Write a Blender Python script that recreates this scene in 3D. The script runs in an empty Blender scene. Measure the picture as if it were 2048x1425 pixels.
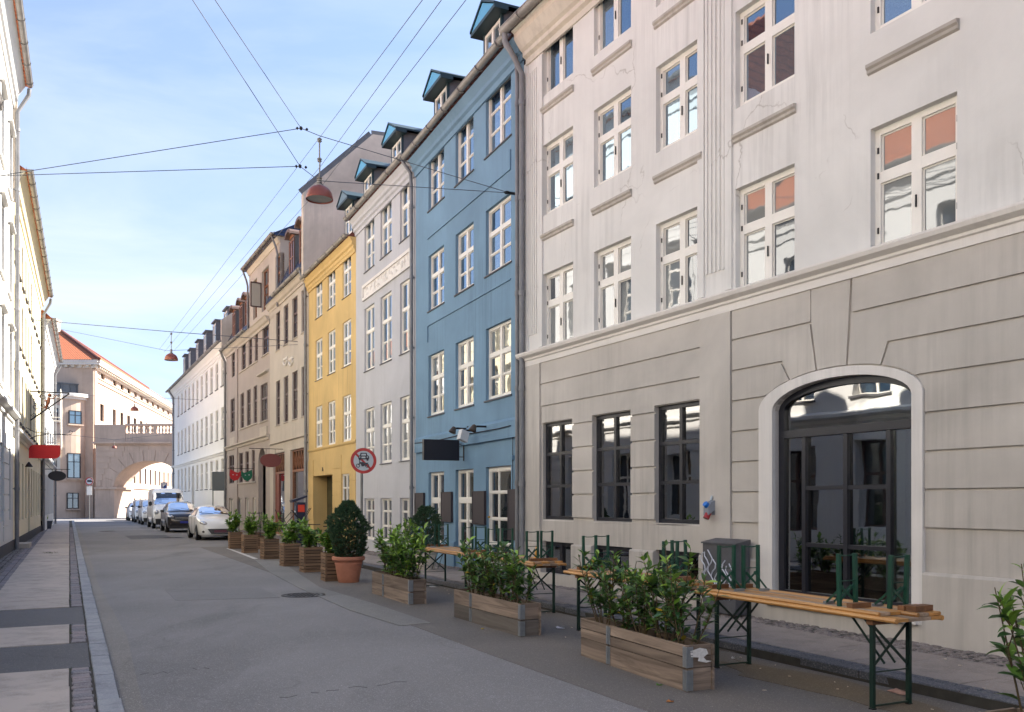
import bpy, bmesh, math, random
from mathutils import Vector, Matrix, Euler
random.seed(7)
R = math.radians
scene = bpy.context.scene
col = scene.collection
# ------------------------------------------------------------------ camera, world, sun, exposure
F, CX, HY, CH = 1750.0, 1024.0, 1004.0, 1.67      # focal length in photo pixels, principal column, horizon row, eye height
cam_d = bpy.data.cameras.new('camera'); cam = bpy.data.objects.new('camera', cam_d); col.objects.link(cam)
cam.location = (0, 0, CH); cam.rotation_euler = (R(90), 0, 0)
cam_d.sensor_width = 36; cam_d.lens = F / 2048 * 36; cam_d.shift_y = (HY - 712.5) / 2048; cam_d.clip_end = 3000; cam_d.clip_start = .05
scene.camera = cam
SUN_EL, SUN_AZ = 38.5, 59.0                       # azimuth clockwise from the view direction
w = bpy.data.worlds.new('World'); scene.world = w; w.use_nodes = True
nt = w.node_tree; nt.nodes.clear()
def wn(t, **k):
    n = nt.nodes.new(t)
    for a, b in k.items(): setattr(n, a, b)
    return n
sky = wn('ShaderNodeTexSky', sky_type='NISHITA', sun_disc=False, sun_elevation=R(SUN_EL), sun_rotation=R(SUN_AZ), altitude=20, air_density=1.0, dust_density=0.6, ozone_density=4.5)
bg = wn('ShaderNodeBackground'); bg.inputs[1].default_value = .084
out = wn('ShaderNodeOutputWorld')
tc = wn('ShaderNodeTexCoord'); mp = wn('ShaderNodeMapping'); mp.inputs['Scale'].default_value = (1.0, 1.0, 3.6); mp.inputs['Location'].default_value = (0.3, 0.1, 0.0)
nz = wn('ShaderNodeTexNoise'); nz.inputs['Scale'].default_value = 2.1; nz.inputs['Detail'].default_value = 9; nz.inputs['Roughness'].default_value = .56; nz.inputs['Distortion'].default_value = .5
cr = wn('ShaderNodeValToRGB'); cr.color_ramp.elements[0].position = .43; cr.color_ramp.elements[1].position = .74
sx = wn('ShaderNodeSeparateXYZ')
hm = wn('ShaderNodeMapRange'); hm.inputs[1].default_value = .05; hm.inputs[2].default_value = .5; hm.inputs[3].default_value = 1.0; hm.inputs[4].default_value = .30
mu = wn('ShaderNodeMath', operation='MULTIPLY_ADD'); mu.inputs[2].default_value = .05; mu.use_clamp = True; mv = wn('ShaderNodeMixRGB'); vr = wn('ShaderNodeMapRange'); vr.inputs[1].default_value = .25; vr.inputs[2].default_value = .7; vr.inputs[3].default_value = .5; vr.inputs[4].default_value = .08; mv.inputs[2].default_value = (2.15, 2.45, 3.5, 1); mx = wn('ShaderNodeMixRGB'); mx.inputs[2].default_value = (3.7, 3.95, 4.5, 1)
L = nt.links.new
L(tc.outputs['Generated'], mp.inputs[0]); L(mp.outputs[0], nz.inputs[0]); L(nz.outputs[0], cr.inputs[0]); L(tc.outputs['Generated'], sx.inputs[0])
L(sx.outputs[2], hm.inputs[0]); L(cr.outputs[0], mu.inputs[0]); L(hm.outputs[0], mu.inputs[1]); L(mu.outputs[0], mx.inputs[0]); L(sx.outputs[2], vr.inputs[0]); L(vr.outputs[0], mv.inputs[0]); L(sky.outputs[0], mv.inputs[1]); L(mv.outputs[0], mx.inputs[1])
L(mx.outputs[0], bg.inputs[0]); L(bg.outputs[0], out.inputs[0])
sd = bpy.data.lights.new('sun', 'SUN'); sd.energy = 5.0; sd.angle = R(.5); sd.color = (1, .93, .83)
so = bpy.data.objects.new('sun', sd); col.objects.link(so)
sv = Vector((math.sin(R(SUN_AZ)) * math.cos(R(SUN_EL)), math.cos(R(SUN_AZ)) * math.cos(R(SUN_EL)), math.sin(R(SUN_EL))))
so.rotation_euler = sv.to_track_quat('Z', 'Y').to_euler(); so.location = sv * 60
vs = scene.view_settings; vs.view_transform = 'Standard'; vs.look = 'None'; vs.gamma = 1; vs.use_curve_mapping = False; vs.exposure = 1.86
scene.cycles.max_bounces = 8; scene.cycles.diffuse_bounces = 5; scene.cycles.caustics_reflective = False; scene.cycles.caustics_refractive = False
scene.cycles.sample_clamp_indirect = 4.0
try: scene.cycles.use_denoising = True
except Exception: pass

# ------------------------------------------------------------------ mesh helpers
def tag(o, label=None, cat=None, group=None, kind=None):
    if label: o['label'] = label
    if cat: o['category'] = cat
    if group: o['group'] = group
    if kind: o['kind'] = kind
    return o
def empty(name, loc=(0, 0, 0), rz=0.0, label=None, cat=None, group=None):
    o = bpy.data.objects.new(name, None); col.objects.link(o); o.location = loc; o.rotation_euler = (0, 0, rz); o.empty_display_size = .2
    return tag(o, label, cat, group)
def put(name, me, parent=None, loc=(0, 0, 0), rot=(0, 0, 0), scale=None):
    o = bpy.data.objects.new(name, me); col.objects.link(o); o.location = loc; o.rotation_euler = rot
    if scale: o.scale = scale
    if parent: o.parent = parent
    return o
class G:
    def __init__(s): s.v = []; s.f = []
    def quad(s, *p):
        n = len(s.v); s.v += [tuple(q) for q in p]; s.f.append(tuple(range(n, n + len(p))))
    def box(s, x0, x1, y0, y1, z0, z1):
        n = len(s.v)
        s.v += [(x0, y0, z0), (x1, y0, z0), (x1, y1, z0), (x0, y1, z0), (x0, y0, z1), (x1, y0, z1), (x1, y1, z1), (x0, y1, z1)]
        s.f += [tuple(n + i for i in q) for q in ((3, 2, 1, 0), (4, 5, 6, 7), (0, 1, 5, 4), (1, 2, 6, 5), (2, 3, 7, 6), (3, 0, 4, 7))]
        return s
    def beam(s, p0, p1, w, h, up=(0, 0, 1)):
        p0 = Vector(p0); p1 = Vector(p1); d = (p1 - p0).normalized(); up = Vector(up)
        if abs(d.dot(up)) > .99: up = Vector((1, 0, 0))
        a = d.cross(up).normalized(); b = a.cross(d).normalized(); n = len(s.v)
        for p in (p0, p1):
            for i, j in ((-1, -1), (1, -1), (1, 1), (-1, 1)): s.v.append(tuple(p + a * (i * w / 2) + b * (j * h / 2)))
        s.f += [tuple(n + i for i in q) for q in ((3, 2, 1, 0), (4, 5, 6, 7), (0, 1, 5, 4), (1, 2, 6, 5), (2, 3, 7, 6), (3, 0, 4, 7))]
        return s
    def tube(s, pts, r, n=8, caps=True):
        pts = [Vector(p) for p in pts]; base = len(s.v); m = len(pts)
        if not isinstance(r, (list, tuple)): r = [r] * m
        pa = None
        for i, p in enumerate(pts):
            d = (pts[min(i + 1, m - 1)] - pts[max(i - 1, 0)])
            if d.length < 1e-9: d = Vector((0, 0, 1))
            d.normalize()
            if pa is None:
                up = Vector((0, 0, 1)) if abs(d.z) < .9 else Vector((1, 0, 0)); a = d.cross(up).normalized()
            else:
                a = pa - d * pa.dot(d)
                a = a.normalized() if a.length > 1e-6 else d.orthogonal().normalized()
            pa = a; b = d.cross(a)
            for k in range(n):
                t = 2 * math.pi * k / n; s.v.append(tuple(p + a * (math.cos(t) * r[i]) + b * (math.sin(t) * r[i])))
        for i in range(m - 1):
            for k in range(n):
                k2 = (k + 1) % n
                s.f.append((base + i * n + k, base + i * n + k2, base + (i + 1) * n + k2, base + (i + 1) * n + k))
        if caps:
            s.f.append(tuple(base + k for k in reversed(range(n)))); s.f.append(tuple(base + (m - 1) * n + k for k in range(n)))
        return s
    def lathe(s, prof, n=20, c=(0, 0, 0), axis='z'):
        base = len(s.v); m = len(prof)
        for r, z in prof:
            for k in range(n):
                t = 2 * math.pi * k / n; x, y = r * math.cos(t), r * math.sin(t)
                p = (x, y, z) if axis == 'z' else ((x, z, y) if axis == 'y' else (z, x, y))
                s.v.append((c[0] + p[0], c[1] + p[1], c[2] + p[2]))
        for i in range(m - 1):
            for k in range(n):
                k2 = (k + 1) % n; s.f.append((base + i * n + k, base + i * n + k2, base + (i + 1) * n + k2, base + (i + 1) * n + k))
        return s
    def prism(s, poly, a0, a1, axis='y'):
        n = len(s.v); m = len(poly)
        for a in (a0, a1):
            for p, q in poly:
                s.v.append((p, a, q) if axis == 'y' else ((a, p, q) if axis == 'x' else (p, q, a)))
        s.f.append(tuple(n + i for i in range(m))); s.f.append(tuple(n + m + i for i in reversed(range(m))))
        for i in range(m):
            j = (i + 1) % m; s.f.append((n + i, n + m + i, n + m + j, n + j))
        return s
    def mesh(s, name, mat=None, smooth=False, fix=True):
        me = bpy.data.meshes.new(name); me.from_pydata(s.v, [], s.f)
        if fix:
            b = bmesh.new(); b.from_mesh(me); bmesh.ops.recalc_face_normals(b, faces=b.faces); b.to_mesh(me); b.free()
        if mat: me.materials.append(mat)
        if smooth: me.shade_smooth()
        me.update(); return me
    def build(s, name, mat, parent=None, smooth=False, loc=(0, 0, 0), rot=(0, 0, 0)):
        o = put(name, s.mesh(name, mat, smooth), parent, loc, rot)
        if smooth == 'auto' or smooth:
            try: o.data.set_sharp_from_angle(angle=R(38))
            except Exception: pass
        return o
# ------------------------------------------------------------------ materials
def newmat(name):
    m = bpy.data.materials.new(name); m.use_nodes = True; t = m.node_tree
    return m, t, t.nodes['Principled BSDF']
def nd(t, ty, **k):
    n = t.nodes.new(ty)
    for a, b in k.items():
        if a in ('operation', 'blend_type', 'feature', 'distance', 'wave_type', 'bands_direction', 'data_type', 'noise_dimensions'): setattr(n, a, b)
        else: n.inputs[a.replace('_', ' ')].default_value = b
    return n
def rgba(c): return (c[0], c[1], c[2], 1)
def mixc(t, fac, a, b, mode='MIX'):
    n = t.nodes.new('ShaderNodeMixRGB'); n.blend_type = mode
    for s_, x in ((0, fac), (1, a), (2, b)):
        if hasattr(x, 'links'): t.links.new(x, n.inputs[s_])
        elif isinstance(x, (int, float)): n.inputs[s_].default_value = x
        else: n.inputs[s_].default_value = rgba(x)
    return n.outputs[0]
def ramp(t, src, p0, p1, c0=(0, 0, 0), c1=(1, 1, 1)):
    n = t.nodes.new('ShaderNodeValToRGB'); e = n.color_ramp.elements
    e[0].position = p0; e[1].position = p1; e[0].color = rgba(c0); e[1].color = rgba(c1); t.links.new(src, n.inputs[0]); return n.outputs[0]
def noise(t, vec, scale, detail=4, rough=.55, dist=0.0):
    n = t.nodes.new('ShaderNodeTexNoise'); n.inputs['Scale'].default_value = scale; n.inputs['Detail'].default_value = detail
    n.inputs['Roughness'].default_value = rough; n.inputs['Distortion'].default_value = dist
    if vec is not None: t.links.new(vec, n.inputs['Vector'])
    return n.outputs[0]
def coords(t, kind='pos', scale=(1, 1, 1), rot=(0, 0, 0)):
    if kind == 'pos': s_ = t.nodes.new('ShaderNodeNewGeometry').outputs['Position']
    else: s_ = t.nodes.new('ShaderNodeTexCoord').outputs['Object']
    m = t.nodes.new('ShaderNodeMapping'); m.inputs['Scale'].default_value = scale; m.inputs['Rotation'].default_value = rot
    t.links.new(s_, m.inputs[0]); return m.outputs[0]
def bump(t, p, h, strength, dist=.02):
    b = t.nodes.new('ShaderNodeBump'); b.inputs['Strength'].default_value = strength; b.inputs['Distance'].default_value = dist
    t.links.new(h, b.inputs['Height']); t.links.new(b.outputs[0], p.inputs['Normal']); return b
def darker(c, k): return (c[0] * k, c[1] * k, c[2] * k)
def plaster(name, c, stain=.12, streak=.12, crack=0.0, rough=.92, grime=(.25, .21, .17), grain=.25):
    m, t, p = newmat(name); P = coords(t)
    a = ramp(t, noise(t, P, .55, 6, .6, .4), .3, .75)
    colr = mixc(t, a, darker(c, 1 - stain), tuple(min(1, x * (1 + stain * .35)) for x in c))
    st = ramp(t, noise(t, coords(t, 'pos', (5, 5, .28)), 1.6, 6, .62), .44, .78)
    msk = ramp(t, noise(t, P, .38, 3, .5), .42, .66)
    mm = t.nodes.new('ShaderNodeMath'); mm.operation = 'MULTIPLY'; t.links.new(st, mm.inputs[0]); t.links.new(msk, mm.inputs[1])
    m2 = t.nodes.new('ShaderNodeMath'); m2.operation = 'MULTIPLY'; t.links.new(mm.outputs[0], m2.inputs[0]); m2.inputs[1].default_value = streak * 3.4
    colr = mixc(t, m2.outputs[0], colr, darker(c, .62))
    fine = ramp(t, noise(t, P, 9, 5, .7), .62, .8)
    m3 = t.nodes.new('ShaderNodeMath'); m3.operation = 'MULTIPLY'; t.links.new(fine, m3.inputs[0]); m3.inputs[1].default_value = stain * .8
    colr = mixc(t, m3.outputs[0], colr, darker(c, .75))
    if crack:
        v = t.nodes.new('ShaderNodeTexVoronoi'); v.feature = 'DISTANCE_TO_EDGE'; v.inputs['Scale'].default_value = .42
        wv = t.nodes.new('ShaderNodeVectorMath'); wv.operation = 'ADD'; nn = t.nodes.new('ShaderNodeTexNoise'); nn.inputs['Scale'].default_value = 1.5; nn.inputs['Detail'].default_value = 6
        t.links.new(P, nn.inputs['Vector']); t.links.new(P, wv.inputs[0]); t.links.new(nn.outputs['Color'], wv.inputs[1]); t.links.new(wv.outputs[0], v.inputs['Vector'])
        lin = ramp(t, v.outputs['Distance'], .0, .006, (1, 1, 1), (0, 0, 0)); mk = ramp(t, noise(t, P, .6, 3), .53, .60)
        m4 = t.nodes.new('ShaderNodeMath'); m4.operation = 'MULTIPLY'; t.links.new(lin, m4.inputs[0]); t.links.new(mk, m4.inputs[1])
        m5 = t.nodes.new('ShaderNodeMath'); m5.operation = 'MULTIPLY'; t.links.new(m4.outputs[0], m5.inputs[0]); m5.inputs[1].default_value = crack
        colr = mixc(t, m5.outputs[0], colr, grime)
    # splashed dirt near the pavement and rain marks, both with ragged shapes of their own
    t.links.new(colr, p.inputs['Base Color']); p.inputs['Roughness'].default_value = rough
    hn = noise(t, P, 26, 6, .7); bump(t, p, hn, grain, .006)
    return m
def plain(name, c, rough=.6, metal=0.0, spec=None, var=.0, scale=6.0, bmp=0.0, coat=0.0):
    m, t, p = newmat(name); p.inputs['Base Color'].default_value = rgba(c); p.inputs['Roughness'].default_value = rough; p.inputs['Metallic'].default_value = metal
    if coat: p.inputs['Coat Weight'].default_value = coat; p.inputs['Coat Roughness'].default_value = .05
    if var or bmp:
        P = coords(t, 'obj'); n_ = noise(t, P, scale, 5, .65)
        if var: t.links.new(mixc(t, ramp(t, n_, .3, .72), darker(c, 1 - var), tuple(min(1, x * (1 + var * .5)) for x in c)), p.inputs['Base Color'])
        if bmp: bump(t, p, noise(t, P, scale * 4, 5, .7), bmp, .004)
    return m
def wood(name, c, c2, axis=0, rough=.75, grain=14.0, rnd=.35):
    m, t, p = newmat(name); sc = [grain, grain, grain]; sc[axis] = grain * .06
    oi = t.nodes.new('ShaderNodeObjectInfo'); P = coords(t, 'obj', tuple(sc))
    va = t.nodes.new('ShaderNodeVectorMath'); va.operation = 'ADD'; sc2 = t.nodes.new('ShaderNodeVectorMath'); sc2.operation = 'SCALE'; sc2.inputs['Scale'].default_value = 40
    cmb = t.nodes.new('ShaderNodeCombineXYZ'); 
    for i in range(3): t.links.new(oi.outputs['Random'], cmb.inputs[i])
    t.links.new(cmb.outputs[0], sc2.inputs[0]); t.links.new(P, va.inputs[0]); t.links.new(sc2.outputs[0], va.inputs[1])
    n1 = noise(t, va.outputs[0], 1.0, 7, .62, 1.1); n2 = noise(t, va.outputs[0], .23, 3, .5)
    cc = mixc(t, ramp(t, n1, .32, .68), c2, c)
    cc = mixc(t, ramp(t, n2, .55, .75), cc, darker(c2, .62))
    mr = t.nodes.new('ShaderNodeMapRange'); mr.inputs[3].default_value = 1 - rnd; mr.inputs[4].default_value = 1 + rnd * .5; t.links.new(oi.outputs['Random'], mr.inputs[0])
    hs = t.nodes.new('ShaderNodeHueSaturation'); t.links.new(cc, hs.inputs['Color']); t.links.new(mr.outputs[0], hs.inputs['Value'])
    t.links.new(hs.outputs[0], p.inputs['Base Color']); p.inputs['Roughness'].default_value = rough; bump(t, p, n1, .35, .004)
    return m
def glassmat(name, base, f0=.22, rough=.02, wav=.022, wscale=2.4, room=None, tint=(.93, .96, 1)):
    """window glass: reflects the street and sky, with what stands behind the pane (dark room or curtain) as base"""
    m, t, p = newmat(name); P = coords(t)
    nt_ = noise(t, P, wscale, 2, .5)
    oi = t.nodes.new('ShaderNodeObjectInfo')
    c = base
    t.nodes.remove(p)
    df = t.nodes.new('ShaderNodeBsdfDiffuse')
    if room: 
        cb = mixc(t, ramp(t, oi.outputs['Random'], .55, .6), base, room); t.links.new(cb, df.inputs[0])
    else: df.inputs[0].default_value = rgba(base)
    gl = t.nodes.new('ShaderNodeBsdfGlossy'); gl.inputs['Roughness'].default_value = rough; gl.inputs[0].default_value = (*tint, 1)
    fr = t.nodes.new('ShaderNodeFresnel'); fr.inputs[0].default_value = 1.55
    ad = t.nodes.new('ShaderNodeMath'); ad.operation = 'MULTIPLY_ADD'; ad.use_clamp = True; ad.inputs[1].default_value = 1.5; ad.inputs[2].default_value = f0; t.links.new(fr.outputs[0], ad.inputs[0])
    b = t.nodes.new('ShaderNodeBump'); b.inputs['Strength'].default_value = wav; b.inputs['Distance'].default_value = .05; t.links.new(nt_, b.inputs['Height']); t.links.new(b.outputs[0], gl.inputs['Normal'])
    mxs = t.nodes.new('ShaderNodeMixShader'); t.links.new(ad.outputs[0], mxs.inputs[0]); t.links.new(df.outputs[0], mxs.inputs[1]); t.links.new(gl.outputs[0], mxs.inputs[2])
    t.links.new(mxs.outputs[0], t.nodes['Material Output'].inputs[0]); return m
def clearglass(name, f0=.26, wav=.025):
    m, t, p = newmat(name); t.nodes.remove(p); P = coords(t)
    tr = t.nodes.new('ShaderNodeBsdfTransparent'); tr.inputs[0].default_value = (.80, .85, .83, 1)
    gl = t.nodes.new('ShaderNodeBsdfGlossy'); gl.inputs['Roughness'].default_value = .015
    fr = t.nodes.new('ShaderNodeFresnel'); fr.inputs[0].default_value = 1.55
    ad = t.nodes.new('ShaderNodeMath'); ad.operation = 'MULTIPLY_ADD'; ad.use_clamp = True; ad.inputs[1].default_value = 1.4; ad.inputs[2].default_value = f0; t.links.new(fr.outputs[0], ad.inputs[0])
    b = t.nodes.new('ShaderNodeBump'); b.inputs['Strength'].default_value = wav; b.inputs['Distance'].default_value = .05
    t.links.new(noise(t, P, 1.6, 2), b.inputs['Height']); t.links.new(b.outputs[0], gl.inputs['Normal'])
    mxs = t.nodes.new('ShaderNodeMixShader'); t.links.new(ad.outputs[0], mxs.inputs[0]); t.links.new(tr.outputs[0], mxs.inputs[1]); t.links.new(gl.outputs[0], mxs.inputs[2])
    t.links.new(mxs.outputs[0], t.nodes['Material Output'].inputs[0]); return m
def tilemat(name, c, c2, axis_u=(1, 0, 0), pitch=.25, gloss=.75):
    m, t, p = newmat(name); P = coords(t, 'obj')
    sx_ = t.nodes.new('ShaderNodeSeparateXYZ'); t.links.new(P, sx_.inputs[0])
    def saw(outp, pit, fn):
        a = t.nodes.new('ShaderNodeMath'); a.operation = 'MULTIPLY'; a.inputs[1].default_value = 1 / pit; t.links.new(outp, a.inputs[0])
        b = t.nodes.new('ShaderNodeMath'); b.operation = fn; t.links.new(a.outputs[0], b.inputs[0]); return b.outputs[0]
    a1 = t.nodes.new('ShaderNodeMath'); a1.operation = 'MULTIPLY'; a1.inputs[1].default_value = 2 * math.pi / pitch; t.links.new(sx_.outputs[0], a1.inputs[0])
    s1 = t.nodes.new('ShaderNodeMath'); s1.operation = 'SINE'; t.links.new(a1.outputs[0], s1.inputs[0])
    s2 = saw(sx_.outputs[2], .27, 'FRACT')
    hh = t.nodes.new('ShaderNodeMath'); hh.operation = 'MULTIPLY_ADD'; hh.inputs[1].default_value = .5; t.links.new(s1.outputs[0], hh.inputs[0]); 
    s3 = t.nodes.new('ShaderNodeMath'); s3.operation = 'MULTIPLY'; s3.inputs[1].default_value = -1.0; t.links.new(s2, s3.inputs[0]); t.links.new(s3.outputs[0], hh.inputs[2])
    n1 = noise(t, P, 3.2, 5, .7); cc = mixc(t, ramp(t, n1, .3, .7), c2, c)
    edge = ramp(t, s2, .78, .95); cc = mixc(t, edge, cc, darker(c2, .35)); val = ramp(t, s1.outputs[0], -.0, .9); inv = t.nodes.new('ShaderNodeMath'); inv.operation = 'SUBTRACT'; inv.inputs[0].default_value = .55; t.links.new(val, inv.inputs[1]); inv.use_clamp = True; cc = mixc(t, inv.outputs[0], cc, darker(c2, .6)); n5 = noise(t, P, 11, 2, .5); cc = mixc(t, ramp(t, n5, .5, .62), cc, darker(c, .62));  # dark lap lines; troughs between tiles carry shade painted into the colour
    t.links.new(cc, p.inputs['Base Color']); p.inputs['Roughness'].default_value = gloss; bump(t, p, hh.outputs[0], .9, .05); return m
M = {}
M['beige_up'] = plaster('offwhite_plaster', (.735, .712, .672), .16, .22, .55)
M['beige_lo'] = plaster('greige_plaster', (.56, .513, .462), .24, .3, 0, grime=(.2, .17, .14))
M['white_trim'] = plaster('white_trim', (.76, .715, .67), .14, .22)
M['blue'] = plaster('blue_plaster', (.18, .30, .415), .2, .26)
M['blue_dk'] = plain('dark_blue_sill', (.045, .065, .085), .7)
M['grey'] = plaster('grey_plaster', (.50, .495, .515), .14, .18)
M['yellow'] = plaster('yellow_plaster', (.65, .45, .185), .2, .24)
M['taupe'] = plaster('taupe_plaster', (.54, .48, .42), .18, .22)
M['taupe2'] = plaster('brown_grey_plaster', (.42, .36, .33), .12, .14)
M['white'] = plaster('white_plaster', (.90, .88, .83), .05, .06)
M['cream'] = plaster('cream_plaster', (.84, .75, .53), .08, .1)
M['lwhite'] = plaster('pale_plaster', (.74, .73, .70), .08, .1)
M['lgrey'] = plaster('light_grey_plaster', (.68, .67, .65), .08, .12)
M['pink'] = plaster('pink_plaster', (.60, .455, .355), .16, .22, grime=(.3, .15, .1))
M['pink2'] = plaster('pink_stone', (.60, .45, .35), .2, .3)
M['cement'] = plaster('bare_cement_render', (.68, .595, .50), .35, .3, rough=.95)
M['cornice'] = plaster('cream_cornice', (.66, .60, .51), .14, .2); M['ledge'] = plaster('weathered_ledge', (.50, .455, .40), .3, .3)
M['frame_w'] = plain('white_window_paint', (.80, .76, .69), .45, var=.06, scale=3)
M['frame_b'] = plain('black_window_paint', (.018, .018, .024), .35)
M['frame_br'] = plain('dark_brown_window_paint', (.085, .045, .04), .5)
M['frame_wd'] = plain('oiled_brown_wood', (.28, .11, .05), .5, var=.3, scale=8)
M['sill'] = plain('slate_sill', (.10, .095, .10), .8)
M['zinc'] = plain('weathered_zinc', (.30, .28, .26), .55, .35, var=.3, scale=3)
M['zinc_d'] = plain('grey_downpipe', (.22, .22, .23), .6, .2, var=.25, scale=2.5)
M['teal'] = plain('dark_teal_paint', (.016, .04, .048), .5)
M['pedblue'] = plain('mid_blue_paint', (.10, .36, .58), .6)
M['dcheek'] = plain('lead_grey_cladding', (.13, .14, .155), .7, var=.2)
M['orange_tile'] = tilemat('orange_clay_tiles', (.58, .17, .06), (.36, .10, .04))
M['red_tile'] = tilemat('dark_red_tiles', (.25, .07, .05), (.13, .04, .03))
M['blue_tile'] = tilemat('glazed_blue_tiles', (.012, .03, .10), (.01, .015, .05), gloss=.22)
M['glass'] = glassmat('window_glass', (.022, .026, .03), .06)
M['glass_up'] = glassmat('upper_window_glass', (.02, .03, .05), .24, room=(.10, .12, .14), tint=(.70, .87, 1))
M['glass_cur'] = glassmat('curtained_window_glass', (.20, .21, .20), .12, room=(.05, .06, .07))
M['glass_clear'] = clearglass('shop_window_glass')
M['room'] = plain('room_wall', (.45, .42, .36), .9)
M['room_floor'] = plain('room_floor', (.08, .06, .045), .5)
M['jamb'] = plain('pale_green_jamb', (.80, .82, .68), .6)
M['black'] = plain('black_metal', (.012, .012, .014), .45)
M['signblk'] = plain('black_sign_panel', (.012, .011, .018), .4)
M['plum'] = plain('dark_plum_board', (.035, .026, .032), .6)
M['iron'] = plain('wrought_iron', (.02, .02, .022), .6, .3)
M['galv'] = plain('galvanised_steel', (.30, .32, .34), .45, .6, var=.25, scale=9)
M['steel'] = plain('grey_sign_pole', (.24, .235, .22), .5, .5, var=.2)
# ------------------------------------------------------------------ facade frames
def gp(x, y, z=0.0):
    """photo pixel -> point of the place on the plane at height z (how positions were surveyed)"""
    Y = F * (CH - z) / (y - HY); return Vector(((x - CX) / F * Y, Y, z))
class Fac:
    def __init__(s, P0, P1):
        s.P0 = Vector(P0); s.P1 = Vector(P1); s.D = (s.P1 - s.P0).normalized(); s.L = (s.P1 - s.P0).length; s.rz = math.atan2(s.D.y, s.D.x); s.N = Vector((-s.D.y, s.D.x))
    def u(s, px):
        r = (px - CX) / F; return (r * s.P0.y - s.P0.x) / (s.D.x - r * s.D.y)
    def z(s, px, py):
        return CH + (HY - py) / F * (s.P0.y + s.u(px) * s.D.y)
    def w(s, u, y=0.0, z=0.0):
        p = s.P0 + s.D * u + s.N * y; return Vector((p.x, p.y, z))
def wall_mesh(u0, u1, z0, z1, ops, depth, y=0.0, g=None):
    """front face with openings (ua, ub, za, zb[, spring]) and their reveals"""
    g = g or G(); us = sorted({u0, u1} | {o[0] for o in ops} | {o[1] for o in ops}); zs = sorted({z0, z1} | {o[2] for o in ops} | {o[3] for o in ops})
    us = [a for a in us if u0 <= a <= u1]; zs = [a for a in zs if z0 <= a <= z1]
    for i in range(len(us) - 1):
        for j in range(len(zs) - 1):
            a, b, c, d = us[i], us[i + 1], zs[j], zs[j + 1]; mu_, mz = (a + b) / 2, (c + d) / 2
            if any(o[0] < mu_ < o[1] and o[2] < mz < o[3] for o in ops): continue
            g.quad((a, y, c), (b, y, c), (b, y, d), (a, y, d))
    yb = y - depth
    for o in ops:
        a, b, c, d = o[:4]
        if len(o) == 5:
            sp = o[4]; n = 14; pts = []
            for k in range(n + 1):
                tt = math.pi * k / n; pts.append(((a + b) / 2 - (b - a) / 2 * math.cos(tt), sp + (d - sp) * math.sin(tt)))
            for k in range(n):
                p, q = pts[k], pts[k + 1]
                g.quad((p[0], y, p[1]), (q[0], y, q[1]), (q[0], y, d), (p[0], y, d)); g.quad((p[0], y, p[1]), (q[0], y, q[1]), (q[0], yb, q[1]), (p[0], yb, p[1]))
            g.quad((a, y, c), (a, y, sp), (a, yb, sp), (a, yb, c)); g.quad((b, y, c), (b, y, sp), (b, yb, sp), (b, yb, c))
        else:
            g.quad((a, y, c), (a, y, d), (a, yb, d), (a, yb, c)); g.quad((b, y, c), (b, y, d), (b, yb, d), (b, yb, c)); g.quad((a, y, d), (b, y, d), (b, yb, d), (a, yb, d))
        g.quad((a, y, c), (b, y, c), (b, yb, c), (a, yb, c))
    return g
KINDS = {  # outer frame, verticals (fraction, width), horizontals (fraction of height from bottom, width), depth
    'cas4': (.075, [(.5, .13)], [(.61, .13)], .07), 'cas2': (.075, [(.5, .13)], [], .07),
    'grd6': (.055, [(.5, .065)], [(.345, .055), (.68, .055)], .07), 'bas2': (.07, [(.5, .09)], [], .07),
    'dan8': (.06, [(.5, .10)], [(.62, .10), (.31, .03)], .07), 'dan6t': (.06, [(.5, .10)], [(.34, .03), (.67, .03)], .07),
    'dan4': (.06, [(.5, .10)], [(.62, .10)], .07), 'gnd8': (.07, [(.5, .10)], [(.33, .035), (.60, .12)], .07), 'slim6': (.06, [(.5, .08)], [(.36, .03), (.70, .03)], .07),
    'brn': (.05, [(.5, .06)], [(.62, .09), (.2, .03), (.41, .03)], .07), 'brn3': (.05, [(.34, .06), (.66, .06)], [(.62, .09), (.3, .03)], .07),
    'far': (.05, [(.5, .07)], [(.62, .08)], .06), 'far1': (.06, [(.5, .06)], [], .06), 'door': (.10, [(.62, .04)], [(.22, .04), (.47, .04), (.74, .04)], .08),
    'dorm': (.05, [(.5, .09)], [(.5, .03)], .06)}
wcache = {}
PT = {}
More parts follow.
